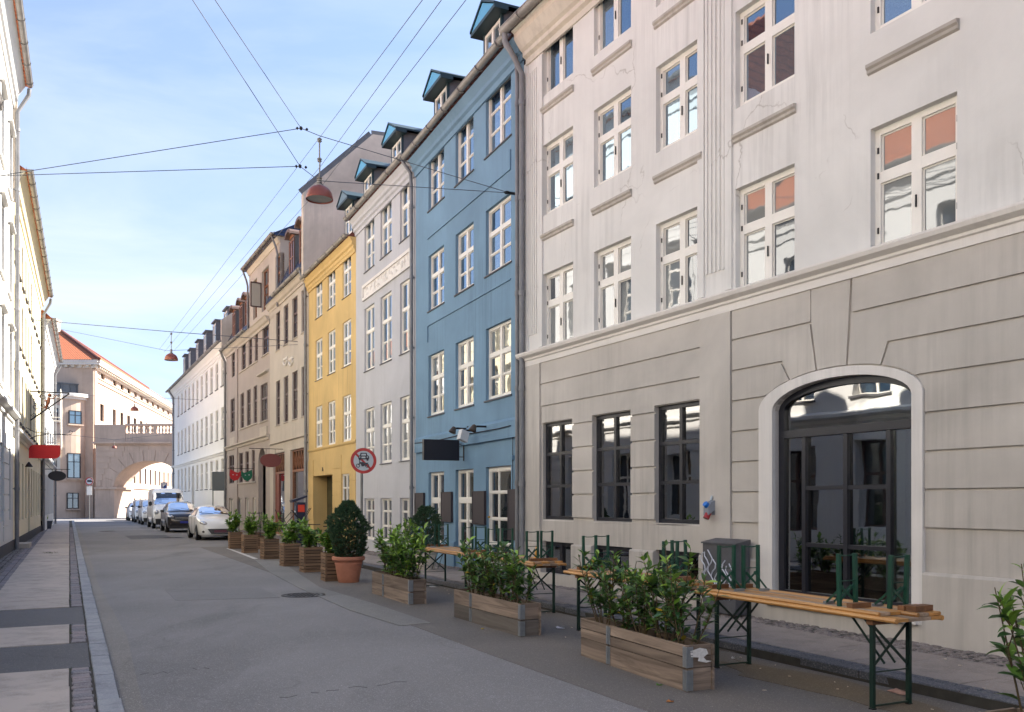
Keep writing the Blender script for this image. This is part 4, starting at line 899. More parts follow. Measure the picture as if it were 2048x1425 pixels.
def baywin(px0, px1, py0, py1, fm, surround=False):
    """window on the bay: find the angle whose plan point lies on the sight line"""
    pxm = (px0 + px1) / 2; best = min((abs(((cx0 + bay(t_ / 300 * math.pi / 2 * 1.0, 0)[0]) / (EY + bay(t_ / 300 * math.pi / 2, 0)[1])) - (pxm - CX) / F), t_) for t_ in range(20, 300)); t_ = best[1] / 300 * math.pi / 2
    c = bay(t_, .0); Y = EY + c[1]; z0 = CH + (HY - py1) / F * Y; z1 = CH + (HY - py0) / F * Y
    tx, ty = -brx * math.sin(t_), -bry * math.cos(t_); ln = math.hypot(tx, ty); ang = math.atan2(ty / ln, tx / ln); w_ = (px1 - px0) / F * Y / max(.35, abs(tx / ln))
    w_ = min(w_, 1.6)
    e_ = G(); fr = .09; e_.box(-w_ / 2, w_ / 2, -.02, .12, 0, fr); e_.box(-w_ / 2, w_ / 2, -.02, .12, z1 - z0 - fr, z1 - z0); e_.box(-w_ / 2, -w_ / 2 + fr, -.02, .12, fr, z1 - z0 - fr); e_.box(w_ / 2 - fr, w_ / 2, -.02, .12, fr, z1 - z0 - fr); e_.box(-.04, .04, -.02, .1, fr, z1 - z0 - fr); e_.box(-w_ / 2 + fr, w_ / 2 - fr, -.02, .1, (z1 - z0) * .64, (z1 - z0) * .64 + .07)
    o = e_.build('window', M['frame_b'], bayo, loc=(c[0], c[1], z0), rot=(0, 0, ang)); G().box(-w_ / 2 + .02, w_ / 2 - .02, .02, .06, .02, z1 - z0 - .02).build('pane', M['glass_up'], o)
    G().box(-w_ / 2 - .12, w_ / 2 + .12, -.02, .28, -.14, -.0).build('sill', M['pink2'], o)
    if surround:
        s = G(); s.box(-w_ / 2 - .3, -w_ / 2 - .02, -.02, .16, -.14, z1 - z0 + .3); s.box(w_ / 2 + .02, w_ / 2 + .3, -.02, .16, -.14, z1 - z0 + .3); s.box(-w_ / 2 - .02, w_ / 2 + .02, -.02, .16, z1 - z0 + .02, z1 - z0 + .3)
        if surround == 2: s.prism([(-w_ / 2 - .6, z1 - z0 + .5), (0, z1 - z0 + 1.15), (w_ / 2 + .6, z1 - z0 + .5)], -.02, .35, 'y')
        s.build('window_surround', M['cornice'], o)
baywin(142, 158, 822, 849, 0); baywin(139, 156, 907, 957, 0); baywin(137.5, 153, 986, 1018, 0); baywin(104, 115, 817, 844, 0, 1); baywin(98, 112, 905, 941, 0, 2)
# hipped roof, ridge and hip rolls, chimney
RH = ez(655) + 1.0; g = G(); e0 = Hw + .8; eave = .95
A_ = (-WF, -eave); C_ = (eave + .1, -eave); a2, b2 = side(LS, eave); rdg0 = (-7.2, 7.5); q1_, q2_ = side(LS - 2, -6.0); q3_, q4_ = side(LS, -13)
g.quad((A_[0], A_[1], e0), (C_[0], C_[1], e0), (rdg0[0], rdg0[1], RH), (A_[0], rdg0[1], RH)); g.build('roof', M['orange_tile'], P8)
g = G(); g.v = [(C_[0], C_[1], e0), (a2, b2, e0), (q1_, q2_, RH), (rdg0[0], rdg0[1], RH)]; g.f = [(0, 1, 2, 3)]
ro = g.build('roof_slope', M['orange_tile'], P8)
g = G(); g.v = [(rdg0[0], rdg0[1], RH), (q1_, q2_, RH), (q3_, q4_, e0), (A_[0], 16, e0), (A_[0], rdg0[1], RH)]; g.f = [(0, 1, 2, 3), (0, 3, 4)]; g.build('roof_back', M['orange_tile'], P8)
g = G(); g.tube([(C_[0], C_[1], e0 + .05), (rdg0[0], rdg0[1], RH + .05)], .17, 8); g.tube([(rdg0[0], rdg0[1], RH + .05), (q1_, q2_, RH + .05)], .17, 8); g.build('ridge_tile', M['red_tile'], P8)
chx = ex(117, EY + 9) - cx0; G().box(chx - .8, chx + .55, 7, 8.4, RH - 2.0, ez(644, EY + 8)).box(chx - .9, chx + .65, 6.9, 8.5, ez(644, EY + 8), ez(644, EY + 8) + .2).build('chimney', M['cement'], P8)
# arch over the cross street
AY = EY - 1.5
AR = building('street_archway', Fac((0, 0), (1, 0)), 'pink stone archway with balustrade bridging the end of the street beside the courthouse', 'archway'); AR.location = (ex(191, AY), AY, 0)
ax1 = 14.5; zt_a = ez(890, AY); zc_a = ez(876, AY)
al = ex(227, AY) - ex(191, AY); arr = ex(371, AY) - ex(191, AY); zs_a = ez(978, AY); zc2 = ez(922, AY); TD = 4.0
n = 22; g = G(); mid = (al + arr) / 2; hw = (arr - al) / 2
def ap(k, o=0.0): t_ = math.pi * k / n; return (mid - (hw + o) * math.cos(t_), zs_a + (zc2 - zs_a + o) * math.sin(t_))
for k in range(n):
    p, q = ap(k), ap(k + 1)
    for yy in (0, TD): g.quad((p[0], yy, p[1]), (q[0], yy, q[1]), (q[0], yy, zt_a), (p[0], yy, zt_a))
    g.quad((p[0], 0, p[1]), (q[0], 0, q[1]), (q[0], TD, q[1]), (p[0], TD, p[1]))
for yy in (0, TD):
    g.quad((0, yy, 0), (al, yy, 0), (al, yy, zt_a), (0, yy, zt_a)); g.quad((arr, yy, 0), (arr + 3, yy, 0), (arr + 3, yy, zt_a), (arr, yy, zt_a))
for xx in (0, al, arr, arr + 3): g.quad((xx, 0, 0), (xx, TD, 0), (xx, TD, zs_a if xx in (al, arr) else zt_a), (xx, 0, zs_a if xx in (al, arr) else zt_a))
g.quad((0, 0, zt_a), (arr + 3, 0, zt_a), (arr + 3, TD, zt_a), (0, TD, zt_a)); g.build('arch_wall', M['pink2'], AR)
g = G(); g.box(-.1, arr + 3.1, -.2, TD + .2, zt_a, zt_a + .12); g.box(-.2, arr + 3.2, -.4, TD + .3, zt_a + .12, zt_a + .3); g.build('cornice', M['pink2'], AR)
g = G(); g.box(-.05, al + .35, -.25, TD, zs_a - .05, zs_a + .18); g.build('impost', M['pink2'], AR)
G().box(0, al + .12, -.12, TD, 0, zs_a - .05).build('pier', M['pink2'], AR)
zb0 = zt_a + .3; zb1 = ez(852, AY)
G().box(-.05, 3.1, -.1, .5, zb0, zb1 + .1).build('parapet_block', M['pink2'], AR)
G().box(3.1, arr + 3, -.02, .4, zb0, ez(867, AY)).build('parapet_base', M['pink2'], AR); G().box(3.1, arr + 3, -.08, .42, zb1, zb1 + .2).build('handrail', M['pink2'], AR)
bh = zb1 - ez(867, AY); bm = G().lathe([(.1, 0), (.1, .06 * bh), (.06, .12 * bh), (.13, .35 * bh), (.11, .5 * bh), (.05, .75 * bh), (.1, .92 * bh), (.1, bh)], 8).mesh('baluster', M['pink2'], True)
q = 3.4; k = 0
while q < arr + 2.5:
    if k % 9 == 8: G().box(q - .16, q + .16, 0, .36, ez(867, AY), zb1).build('baluster_pier', M['pink2'], AR); q += .42
    else: put('baluster', bm, AR, (q, .18, ez(867, AY))); q += .34
    k += 1
# rusticated voussoirs and wall courses, each a shallow proud stone
for k in range(0, n, 2):
    p0, p1 = ap(k + .06), ap(k + 1.94); o0, o1 = ap(k + .06, 1.15), ap(k + 1.94, 1.15); pm, om = ap(k + 1), ap(k + 1, 1.15)
    G().prism([p0, pm, p1, o1, om, o0], -.06, .01, 'y').build('voussoir', M['pink2'], AR)
zc_ = zs_a + .3; r_ = 0
while zc_ < zt_a - .2:
    xe = al - .15
    for k in range(n // 2 + 1):
        o_p = ap(k, 1.25)
        if o_p[1] <= zc_ + .3: xe = o_p[0] - .05
    x0 = .05; 
    while x0 < xe - .3:
        x1 = min(xe, x0 + 1.5 + (r_ % 2) * .5); G().box(x0, x1 - .04, -.04, .01, zc_, min(zc_ + .56, zt_a - .02)).build('wall_stone', M['pink2'], AR); x0 = x1
    zc_ += .6; r_ += 1
# ------------------------------------------------------------------ the left-hand row (extends past the camera, seen in the window panes)
LC, LM = -2.385, -.487
def lp(Y, off=0.0): return (LC + LM * Y + off * .899, Y + off * .438)
l1 = Fac(lp(28.6), lp(18.2)); l0 = Fac(lp(18.18), lp(-16)); l2 = Fac(lp(46.4), lp(28.62)); l3 = Fac(lp(61, .12), lp(46.42, .12))
def left_building(name, f, label, H, lower, upper, zstr, rows, pitch, wid, kind, roofmat, surr=False, rise=5.0, gk='grd', low_rows=((.9, 3.2),), ground_arch=None):
    b = building(name, f, label); n = int((f.L - .8) / pitch); st = f.L / n; us_ = [st * (k + .5) - wid / 2 for k in range(n)]
    lo = []
    for k, a in enumerate(us_):
        if ground_arch is not None and k in ground_arch: lo.append((a - .2, a + wid + .2, .15, 3.1, 2.3)); continue
        lo += [(a, a + wid, r[0], r[1]) for r in low_rows]
    wall_mesh(0, f.L, 0, zstr, lo, .42).build('ground_floor_wall', lower, b)
    wall_mesh(0, f.L, zstr, H, [(a, a + wid, r[0], r[1]) for a in us_ for r in rows], .34).build('wall', upper, b)
    G().box(.01, f.L - .01, -10, -.6, 0, H - .05).build('rear_block', upper, b)
    for k, a in enumerate(us_):
        for r in rows:
            w_ = window(b, a, a + wid, r[0], r[1], kind, .24, M['frame_w'], M['glass_up'], panes=False, sill=(.06, .07, .07), sillmat=upper if surr else M['sill'])
            if surr:
                g = G(); g.box(-.14, -.0, .24, .28, -.05, r[1] - r[0] + .05); g.box(wid, wid + .14, .24, .28, -.05, r[1] - r[0] + .05); g.prism([(.24, 0), (.38, .04), (.38, .1), (.24, .14)], -.16, wid + .16, 'x')
                for v in range(16, 24): g.v[v] = (g.v[v][0], g.v[v][1], g.v[v][2] + r[1] - r[0] + .08)
                g.build('window_surround', M['lwhite'], w_)
        for r in low_rows:
            if ground_arch is not None and k in ground_arch: continue
            window(b, a, a + wid, r[0], r[1], 'far', .30, M['frame_w'] if surr else M['frame_br'], M['glass'], panes=False)
        if ground_arch is not None and k in ground_arch: G().box(a - .2, a + wid + .2, -.3, -.2, .15, 3.1).build('arched_door', plain('dark_grey_door', (.1, .1, .11), .6), b)
    profile(b, 'string_course', [(-.01, zstr - .14), (.06, zstr - .12), (.08, zstr - .02), (.22, zstr + .05), (.22, zstr + .13), (-.01, zstr + .22)], 0, f.L, M['lwhite'])
    profile(b, 'cornice', [(-.02, H - .75), (.05, H - .75), (.07, H - .55), (.14, H - .5), (.14, H - .35), (.30, H - .1), (.36, H), (-.02, H)], 0, f.L, upper)
    gutter(b, 0, f.L, .48, H + .08, .10, step=1.4); roof(b, 0, f.L, H + .03, roofmat, rise=rise, y0=.42, run=5.2)
    return b
BL1 = left_building('pale_corner_house', l1, 'tall pale house with window mouldings and grooved light grey ground floor, nearest on left', 15.3, M['lgrey'], M['lwhite'], 4.35, ((5.0, 7.0), (8.1, 10.1), (11.3, 13.2)), 2.35, 1.1, 'dan8', M['orange_tile'], True, low_rows=((1.1, 3.35),), rise=3.8)
BL0 = left_building('low_cream_house', l0, 'lower cream house left of the view, seen in the shop window reflections', 9.9, M['lgrey'], M['lwhite'], 3.9, ((4.5, 6.2), (7.1, 8.7)), 2.3, 1.1, 'far', M['orange_tile'], False, rise=3.6)
downpipe(BL1, [(.12, .48, 15.2), (.12, .46, 15.0), (.1, .14, 14.4), (.1, .12, .14)], .065)
g = G(); zz = .7
while zz < 4.0: g.box(0.4, l1.L, -.01, .0, zz, zz + .01); zz += .44
g = G()
n_ = int((l1.L - .8) / 2.35); st_ = l1.L / n_
for k in range(n_):
    a = st_ * (k + .5) - .55; b_ = a + 1.1; nx = st_ * (k + 1.5) - .55 if k < n_ - 1 else l1.L
    for q in range(7):
        z0 = .5 + q * .46
        g.box(b_ + .02, nx - .02, -.01, .03, z0 + .02, z0 + .44)
g.build('course_block', M['lgrey'], BL1)
BL2 = left_building('cream_house', l2, 'cream house with arched doorway and iron sign brackets, second on the left', 12.55, M['cream'], M['cream'], 3.95, ((4.5, 6.4), (7.2, 9.0), (9.7, 11.3)), 1.75, .95, 'far', M['orange_tile'], False, low_rows=((1.0, 3.1),), ground_arch=(5,), rise=3.2)
downpipe(BL2, [(.15, .48, 12.45), (.15, .44, 12.2), (.12, .14, 11.6), (.12, .12, .14)], .07)
G().box(0, l2.L, -.01, .04, 0, .42).build('plinth', plain('black_plinth', (.03, .03, .035), .8), BL2)
G().box(l1.u(40) if False else .0, l1.L, -.01, .04, 0, .42).build('plinth', plain('charcoal_plinth', (.06, .06, .065), .8), BL1)
BL3 = left_building('far_white_house', l3, 'narrow white house with pale railings at the far end of the left-hand row', 11.4, M['lwhite'], M['lwhite'], 3.9, ((4.6, 6.3), (7.3, 9.2)), 1.8, 1.0, 'far', M['orange_tile'], False)
downpipe(BL3, [(.2, .48, 11.2), (.2, .12, 10.5), (.2, .12, .14)], .07); 
g = G(); n = 3
for k in range(3):
    zz = 5.0 + k * 1.4; g.tube([(l3.L - 5, 0, zz), (l3.L - 5, .75, zz), (l3.L - 2.6, .75, zz), (l3.L - 2.6, 0, zz)], .03, 6)
for q in (5, 4.2, 3.4, 2.6): g.tube([(l3.L - q, .75, 4.7), (l3.L - q, .75, 8.0)], .025, 6)
g.build('balcony_rail', M['frame_w'], BL3)
pp = l1.w(.0, -3.2, 15.2); 
G().box(.2, .75, -3.4, -2.5, 15.5, 20).build('chimney', M['cement'], BL1)
G().box(-.12, .0, -8, .12, 11.5, 15.0).build('party_wall', M['cement'], BL1)
# ------------------------------------------------------------------ ground, road, pavements
d_ = Vector((-.4515, .8923)); r_v = Vector((.8923, .4515)); O_ = Vector((.424, 0))
def S(t, s, z=0.0): p = O_ + d_ * t + r_v * s; return Vector((p.x, p.y, z))
SRZ = math.atan2(d_.y, d_.x)
def asphalt(name, base, patch=.0, warm=(1, 1, 1)):
    m, t, p = newmat(name); P = coords(t)
    n1 = noise(t, P, .22, 6, .6, .6); n2 = noise(t, P, 2.1, 6, .7); n3 = noise(t, P, 95, 3, .8); n4 = noise(t, coords(t, 'pos', (.9, .25, 1), (0, 0, R(-27))), .8, 5, .6)
    c = mixc(t, ramp(t, n1, .32, .7), darker(base, .74), darker(base, 1.18)); c = mixc(t, ramp(t, n4, .54, .68), c, darker(base, .70)); c = mixc(t, ramp(t, n2, .60, .78), c, darker(base, 1.32))
    v = t.nodes.new('ShaderNodeTexVoronoi'); v.inputs['Scale'].default_value = 130; t.links.new(P, v.inputs['Vector'])
    c = mixc(t, ramp(t, v.outputs['Color'], .72, .95), c, tuple(min(1, x * 2.0) for x in base)); c = mixc(t, ramp(t, n3, .54, .68), c, darker(base, .62))
    v2 = t.nodes.new('ShaderNodeTexVoronoi'); v2.feature = 'DISTANCE_TO_EDGE'; v2.inputs['Scale'].default_value = .17
    wv = t.nodes.new('ShaderNodeVectorMath'); wv.operation = 'ADD'; nn = t.nodes.new('ShaderNodeTexNoise'); nn.inputs['Scale'].default_value = .9; nn.inputs['Detail'].default_value = 7; t.links.new(P, nn.inputs['Vector']); t.links.new(P, wv.inputs[0]); t.links.new(nn.outputs['Color'], wv.inputs[1]); t.links.new(wv.outputs[0], v2.inputs['Vector'])
    lin = ramp(t, v2.outputs['Distance'], .0, .0022, (1, 1, 1), (0, 0, 0)); mk = ramp(t, noise(t, P, .35, 3), .5, .56); m4 = t.nodes.new('ShaderNodeMath'); m4.operation = 'MULTIPLY'; t.links.new(lin, m4.inputs[0]); t.links.new(mk, m4.inputs[1])
    m6 = t.nodes.new('ShaderNodeMath'); m6.operation = 'MULTIPLY'; t.links.new(m4.outputs[0], m6.inputs[0]); m6.inputs[1].default_value = .35; c = mixc(t, m6.outputs[0], c, darker(base, .5))
    t.links.new(c, p.inputs['Base Color']); p.inputs['Roughness'].default_value = .82; bump(t, p, v.outputs['Distance'], .35, .006); return m
M['asphalt'] = asphalt('worn_asphalt', (.20, .192, .192)); M['asphalt2'] = asphalt('dark_asphalt_strip', (.105, .105, .112)); M['asphalt3'] = asphalt('old_gravelly_asphalt', (.195, .188, .178)); M['asphalt4'] = asphalt('parking_lane_asphalt', (.145, .130, .118))
def stone(name, c, c2, rough=.85):
    m, t, p = newmat(name); P = coords(t); oi = t.nodes.new('ShaderNodeObjectInfo'); gi = t.nodes.new('ShaderNodeNewGeometry'); ad = t.nodes.new('ShaderNodeMath'); ad.operation = 'ADD'; t.links.new(oi.outputs['Random'], ad.inputs[0]); t.links.new(gi.outputs['Random Per Island'], ad.inputs[1])
    fr = t.nodes.new('ShaderNodeMath'); fr.operation = 'FRACT'; t.links.new(ad.outputs[0], fr.inputs[0])
    cc = mixc(t, fr.outputs[0], c, c2); cc = mixc(t, ramp(t, noise(t, P, 3.0, 6, .7), .45, .75), cc, mixc(t, .5, c, (.03, .03, .03))); cc = mixc(t, ramp(t, noise(t, P, 60, 3, .8), .5, .75), cc, mixc(t, .35, c2, (.6, .6, .6)))
    t.links.new(cc, p.inputs['Base Color']); p.inputs['Roughness'].default_value = rough; bump(t, p, noise(t, P, 40, 5, .75), .4, .006); return m
M['slab'] = stone('pinkish_granite_slab', (.50, .43, .375), (.41, .355, .315)); M['kerb'] = stone('blue_grey_kerb_granite', (.26, .275, .31), (.31, .32, .34)); M['sett'] = stone('mixed_granite_sett', (.16, .165, .19), (.29, .24, .24)); M['cob'] = stone('dark_cobble', (.15, .13, .12), (.24, .22, .22)); M['kerb_d'] = stone('dark_kerb_granite', (.075, .078, .09), (.10, .10, .115))
M['slab_r'] = stone('brown_grey_slab', (.32, .265, .225), (.26, .215, .19)); M['cob_r'] = stone('brown_cobble', (.15, .12, .105), (.23, .19, .175)); M['dirt'] = plain('joint_dirt', (.055, .05, .042), .95, var=.3)
tag(G().box(-600, 600, -600, 900, -.6, -.02).build('ground', plain('distant_ground', (.14, .13, .12), .95)), kind='structure')
g = G(); 
for a, b in ((-22, 96),):
    p = [S(a, -14, 0), S(a, 20, 0), S(b, 20, 0), S(b, -14, 0)]; g.quad(*[tuple(q) for q in p])
p = [S(96, -60, 0), S(96, 60, 0), S(190, 60, 0), S(190, -60, 0)]; g.quad(*[tuple(q) for q in p])
tag(g.build('road', M['asphalt']), kind='structure')
def sheet(name, pts, z, mat): return tag(G().prism([tuple(p) for p in pts], z - .0035, z, 'z').build(name, mat), kind='structure')
def st2(t, s): p = O_ + d_ * t + r_v * s; return (p.x, p.y)
KR = 6.18                        # right kerb line, metres across the road from the left kerb
sheet('parking_lane', [st2(1.0, 3.75), st2(1.0, KR), st2(34, KR), st2(34, 3.9), st2(20, 3.85), st2(9, 3.72)], .004, M['asphalt4'])
def px2(x, y): q = gp(x, y); return (q.x, q.y)
sheet('worn_asphalt_patch', [px2(508, 1120), px2(560, 1123), px2(640, 1176), px2(760, 1212), px2(862, 1247), px2(800, 1253), px2(700, 1222), px2(600, 1178), px2(540, 1146)], .008, M['asphalt3'])
sheet('parking_line', [px2(452, 1097), px2(457, 1097), px2(516, 1118), px2(508, 1119)], .0045, plain('worn_white_line', (.55, .54, .52), .8, var=.35, scale=5))
sheet('asphalt_patch', [px2(250, 1072), px2(330, 1070), px2(345, 1076), px2(262, 1079)], .004, M['asphalt2'])
# pavements: a raised bed with granite laid on it
def pave(name, pts, z): return tag(G().prism(pts, -.01, z, 'z').build(name, M['dirt']), kind='structure')
LE = 83
PL = pave('left_pavement', [st2(-16, -.015), st2(LE, -.015), st2(LE, -6), st2(-16, -6)], .088)
PR = pave('right_pavement', [st2(-14, KR + .015), st2(84, KR + .015), st2(84, KR + 8), st2(-14, KR + 8)], .088)
def stone_mesh(l, w_, h, ins, seed, mat):
    rnd = random.Random(seed); g = G(); j = lambda a: rnd.uniform(-a, a); k = min(min(l, w_) * .05, .007)
    b = [(-l / 2 + j(k), -w_ / 2 + j(k)), (l / 2 + j(k), -w_ / 2 + j(k)), (l / 2 + j(k), w_ / 2 + j(k)), (-l / 2 + j(k), w_ / 2 + j(k))]
    for zz, s_ in ((-.06, 1), (h - ins, 1), (h, 1)):
        for x, y in b:
            if zz == h: x -= math.copysign(ins, x); y -= math.copysign(ins, y)
            g.v.append((x, y, zz))
    for q in range(2):
        for i in range(4): g.f.append((q * 4 + i, q * 4 + (i + 1) % 4, q * 4 + 4 + (i + 1) % 4, q * 4 + 4 + i))
    g.f.append((8, 9, 10, 11)); return g
smc = {}
def lay(name, par, t, s, l, w_, h, ins, mat, nvar=5, zr=.004, z=.088):
    k = (name, par.name, round(l, 1), round(w_, 2), random.randrange(nvar), mat.name)
    if k not in smc: smc[k] = stone_mesh(k[2], k[3], h, ins, len(smc) + 5, mat).mesh(name, mat)
    p = S(t, s, z + random.uniform(-zr, zr)); return put(name, smc[k], par, p, (R(random.uniform(-.25, .25)), R(random.uniform(-.25, .25)), SRZ), (l / k[2] if k[2] else 1, 1, 1))
bands = [(9.0, 10.75), (12.55, 14.3)] # asphalt bands crossing the left pavement (distance along the kerb)
bt = [S(0, 0)]
def tpos(py, s): # distance along the street of a photo row on the left pavement
    Y = F * (CH - .1) / (py - HY); return (Y - .4515 * s) / .8923
bands = [(tpos(1340, -.6), tpos(1289, -.6)), (tpos(1251, -.6), tpos(1216, -.6))]
inb = lambda t, m_=0: any(a - m_ < t < b + m_ for a, b in bands)
t = 4.2
while t < LE - 1:
    l = random.uniform(.8, 1.35); l = min(l, 1.35); lay('kerb_stone', PL, t + l / 2, -.10, l - .012, .17, .022, .008, M['kerb'], zr=.002); t += l
t = 4.4; cnt = 0; sg = G()
def addst(g_, par, t, s, l, w_, h, ins, z=.088):
    q = stone_mesh(l, w_, h, ins, random.randrange(9999), None); n = len(g_.v); c = S(t, s, z + random.uniform(-.006, .006)); ca, sa = math.cos(SRZ), math.sin(SRZ)
    for x, y, zz in q.v: g_.v.append((c.x + x * ca - y * sa, c.y + x * sa + y * ca, c.z + zz))
    g_.f += [tuple(n + i for i in f_) for f_ in q.f]
while t < 60:
    l = random.uniform(.085, .13)
    if not inb(t, .03):
        if cnt < 140: lay('sett', PL, t, -.28 + random.uniform(-.008, .008), l - .012, .15, .014, .008, M['sett'], 7, .004); cnt += 1
        else: addst(sg, PL, t, -.28, l - .012, .15, .014, .006)
    t += l
for t_ in [x * .16 for x in range(30, 500)]:      # second strip of larger setts on the inner side
    if not inb(t_) and t_ < 70:
        for q in (0, 1): addst(sg, PL, t_ + q * .05, -1.52 - q * .13, .145, .115, .012, .008)
for q in range(int(70 / .115)):                   # narrow cross band of setts
    pass
tc_ = tpos(1087, -.8)
for q in range(13):
    for w_ in (0, 1): addst(sg, PL, tc_ + w_ * .2, -.45 - q * .17, .17, .15, .016, .008)
tag(sg.build('sett_strip', M['sett'], PL), kind='stuff')
t = 4.0; 
while t < LE - 2:
    l = random.choice((1.15, 1.45, 1.7, .95))
    for a, b in bands:
        if t < a < t + l: l = a - t
    if inb(t + .01):
        nb = [b for a, b in bands if a - .02 < t + .01 < b][0]
        q_ = lay('asphalt_band', PL, (t + nb) / 2, -1.15, nb - t - .01, 1.9, .006, .002, M['asphalt2'], 1, .0); t = nb; continue
    if l > .12: lay('paving_slab', PL, t + l / 2, -.93, l - .015, 1.10, .013, .005, M['slab'], 3, .002)
    t += l
cg = G(); t = 4.0
while t < 62:
    s_ = -1.76
    while s_ > -3.2:
        if not inb(t): addst(cg, PL, t + random.uniform(-.02, .02), s_ + random.uniform(-.015, .015), random.uniform(.08, .13), random.uniform(.085, .12), random.uniform(.006, .02), .016)
        s_ -= .135
    t += .135
tag(cg.build('cobblestones', M['cob'], PL), kind='stuff')
# right pavement
t = 1.0
while t < 80:
    l = random.uniform(.8, 1.3); lay('kerb_stone', PR, t + l / 2, KR + .10, l - .012, .17, .018, .01, M['kerb_d'], zr=.002); t += l
sg = G(); t = 1.0; cnt = 0
while t < 42:
    l = random.uniform(.10, .16)
    if cnt < 60 and t > 4.2: lay('sett', PR, t, KR + .25, l - .012, .10, .013, .008, M['kerb_d'], 5, .003); cnt += 1
    else: addst(sg, PR, t, KR + .25, l - .012, .10, .013, .008)
    t += l
for row, s0 in ((0, .60), (1, 1.13)):
    t = 1.0 + row * .5
    while t < 78:
        l = random.choice((.95, 1.2, 1.5)); lay('paving_slab', PR, t + l / 2, KR + s0 - .02, l - .014, .52, .012, .005, M['slab_r'], 3, .003); t += l
cnt = 0; t = 2.0
while t < 60:
    s_ = KR + 1.45
    while s_ < KR + 2.75:
        l, w_ = random.uniform(.085, .15), random.uniform(.08, .12)
        if t < 14 and 5.2 < t and cnt < 290 and s_ < KR + 2.4: lay('cobble', PR, t + random.uniform(-.02, .02), s_ + random.uniform(-.015, .015), l, w_, .014, .02, M['cob_r'], 9, .006); cnt += 1
        else: addst(sg, PR, t + random.uniform(-.02, .02), s_ + random.uniform(-.015, .015), l, w_, random.uniform(.006, .018), .018)
        s_ += .135
    t += .14
tag(sg.build('cobblestones', M['cob_r'], PR), kind='stuff')
sheet('kerb_dust', [st2(3, .0), st2(80, .0), st2(80, .14), st2(40, .22), st2(20, .14), st2(12, .26), st2(8, .16), st2(5, .24), st2(3, .18)], .004, asphalt('dusty_asphalt_edge', (.22, .205, .19)))
sheet('asphalt_patch', [px2(330, 1180), px2(520, 1176), px2(560, 1196), px2(352, 1202)], .0042, asphalt('repair_asphalt', (.178, .172, .174)))
g = G(); rt = random.Random(9)
for (x0, y0, x1, y1) in ((560, 1396, 850, 1358), (235, 1355, 420, 1335)):
    n_ = 15; pp = [gp(x0 + (x1 - x0) * k / n_ + rt.uniform(-5, 5), y0 + (y1 - y0) * k / n_ + rt.uniform(-3, 3)) for k in range(n_ + 1)]
    for a, b in zip(pp, pp[1:]):
        if rt.random() < .3: wq = rt.uniform(.003, .009); g.beam((a.x, a.y, .001), (b.x, b.y, .001), wq, .004)
for nm_, off_ in (('brown_dirt', 0), ('brown_dirt', 1)):
    rq = random.Random(40 + off_); c_ = [gp(1640, 1372), gp(1330, 1268)][off_]; pts_ = []
    for k in range(22):
        a = 6.2832 * k / 22; ra = (1.5, 1.7)[off_] * rq.uniform(.7, 1.1); rb_ = .36 * rq.uniform(.6, 1.15); v_ = d_ * (ra * math.cos(a)) + r_v * (rb_ * math.sin(a)); pts_.append((c_.x + v_.x, c_.y + v_.y))
    sheet(nm_, pts_, .0085 + .001 * off_, asphalt('brown_stained_asphalt', (.135, .108, .078)))
tag(g.build('tar_drips', plain('tar', (.14, .136, .138), .8)), kind='stuff')
# manhole covers
def manhole(px, py, rad, label):
    p = gp(px, py); e_ = empty('manhole_cover', (p.x, p.y, .002), 0, label, 'manhole cover', 'iron covers set in the road')
    G().lathe([(rad + .06, 0), (rad + .06, .006), (rad + .015, .006), (rad + .015, 0)], 32).build('rim', M['iron'], e_); G().lathe([(rad, 0), (rad, .004), (0, .004)], 32).build('lid', plain('worn_iron', (.10, .10, .105), .55, .4, var=.3), e_)
    g = G()
    for i in range(-4, 5):
        for j in range(-4, 5):
            if math.hypot(i, j) < 4.3: g.box(i * rad / 5 - .02, i * rad / 5 + .02, j * rad / 5 - .02, j * rad / 5 + .02, .004, .009)
    g.build('lid_stud', M['iron'], e_)
manhole(607, 1191, .33, 'round iron manhole cover in the road in front of the terracotta pot'); manhole(345, 1076, .45, 'pale round cover in the road before the parked white hatchback'); manhole(215, 1063, .4, 'distant dark cover in the left half of the road')
# grass and moss between the left stones, litter by the right kerb
g = G()
for q in range(2600):
    side_ = random.choice((0, 0, 1, 2)); t = random.uniform(5, 24)
    if inb(t, -.05): continue
    if noise is None: pass
    s_ = {0: -.365, 1: -.195, 2: -1.47}[side_] + random.gauss(0, .018)
    if math.sin(t * 2.1) + math.sin(t * 5.3 + 1) < .1: continue
    p = S(t, s_, .085); a = random.uniform(0, 6.3); h = random.uniform(.008, .024); g.quad((p.x, p.y, p.z), (p.x + .008 * math.cos(a), p.y + .008 * math.sin(a), p.z), (p.x + .012 * math.cos(a + .6), p.y + .012 * math.sin(a + .6), p.z + h))
for cx_, cy_, nn_, rr in ((1765, 1262, 140, .14), (1420, 1236, 60, .06), (1180, 1164, 60, .08), (100, 1107, 60, .12)):
    c = gp(cx_, cy_, .1)
    for q in range(nn_):
        x, y = c.x + random.gauss(0, rr), c.y + random.gauss(0, rr * .6); a = random.uniform(0, 6.3); h = random.uniform(.02, .09) * (rr / .12)
        g.quad((x, y, .09), (x + .012 * math.cos(a), y + .012 * math.sin(a), .09), (x + .03 * math.cos(a + .6), y + .03 * math.sin(a + .6), .09 + h))
tag(g.build('moss', plain('green_moss', (.06, .10, .02), .9)), kind='stuff')
g = G(); rnd = random.Random(5)
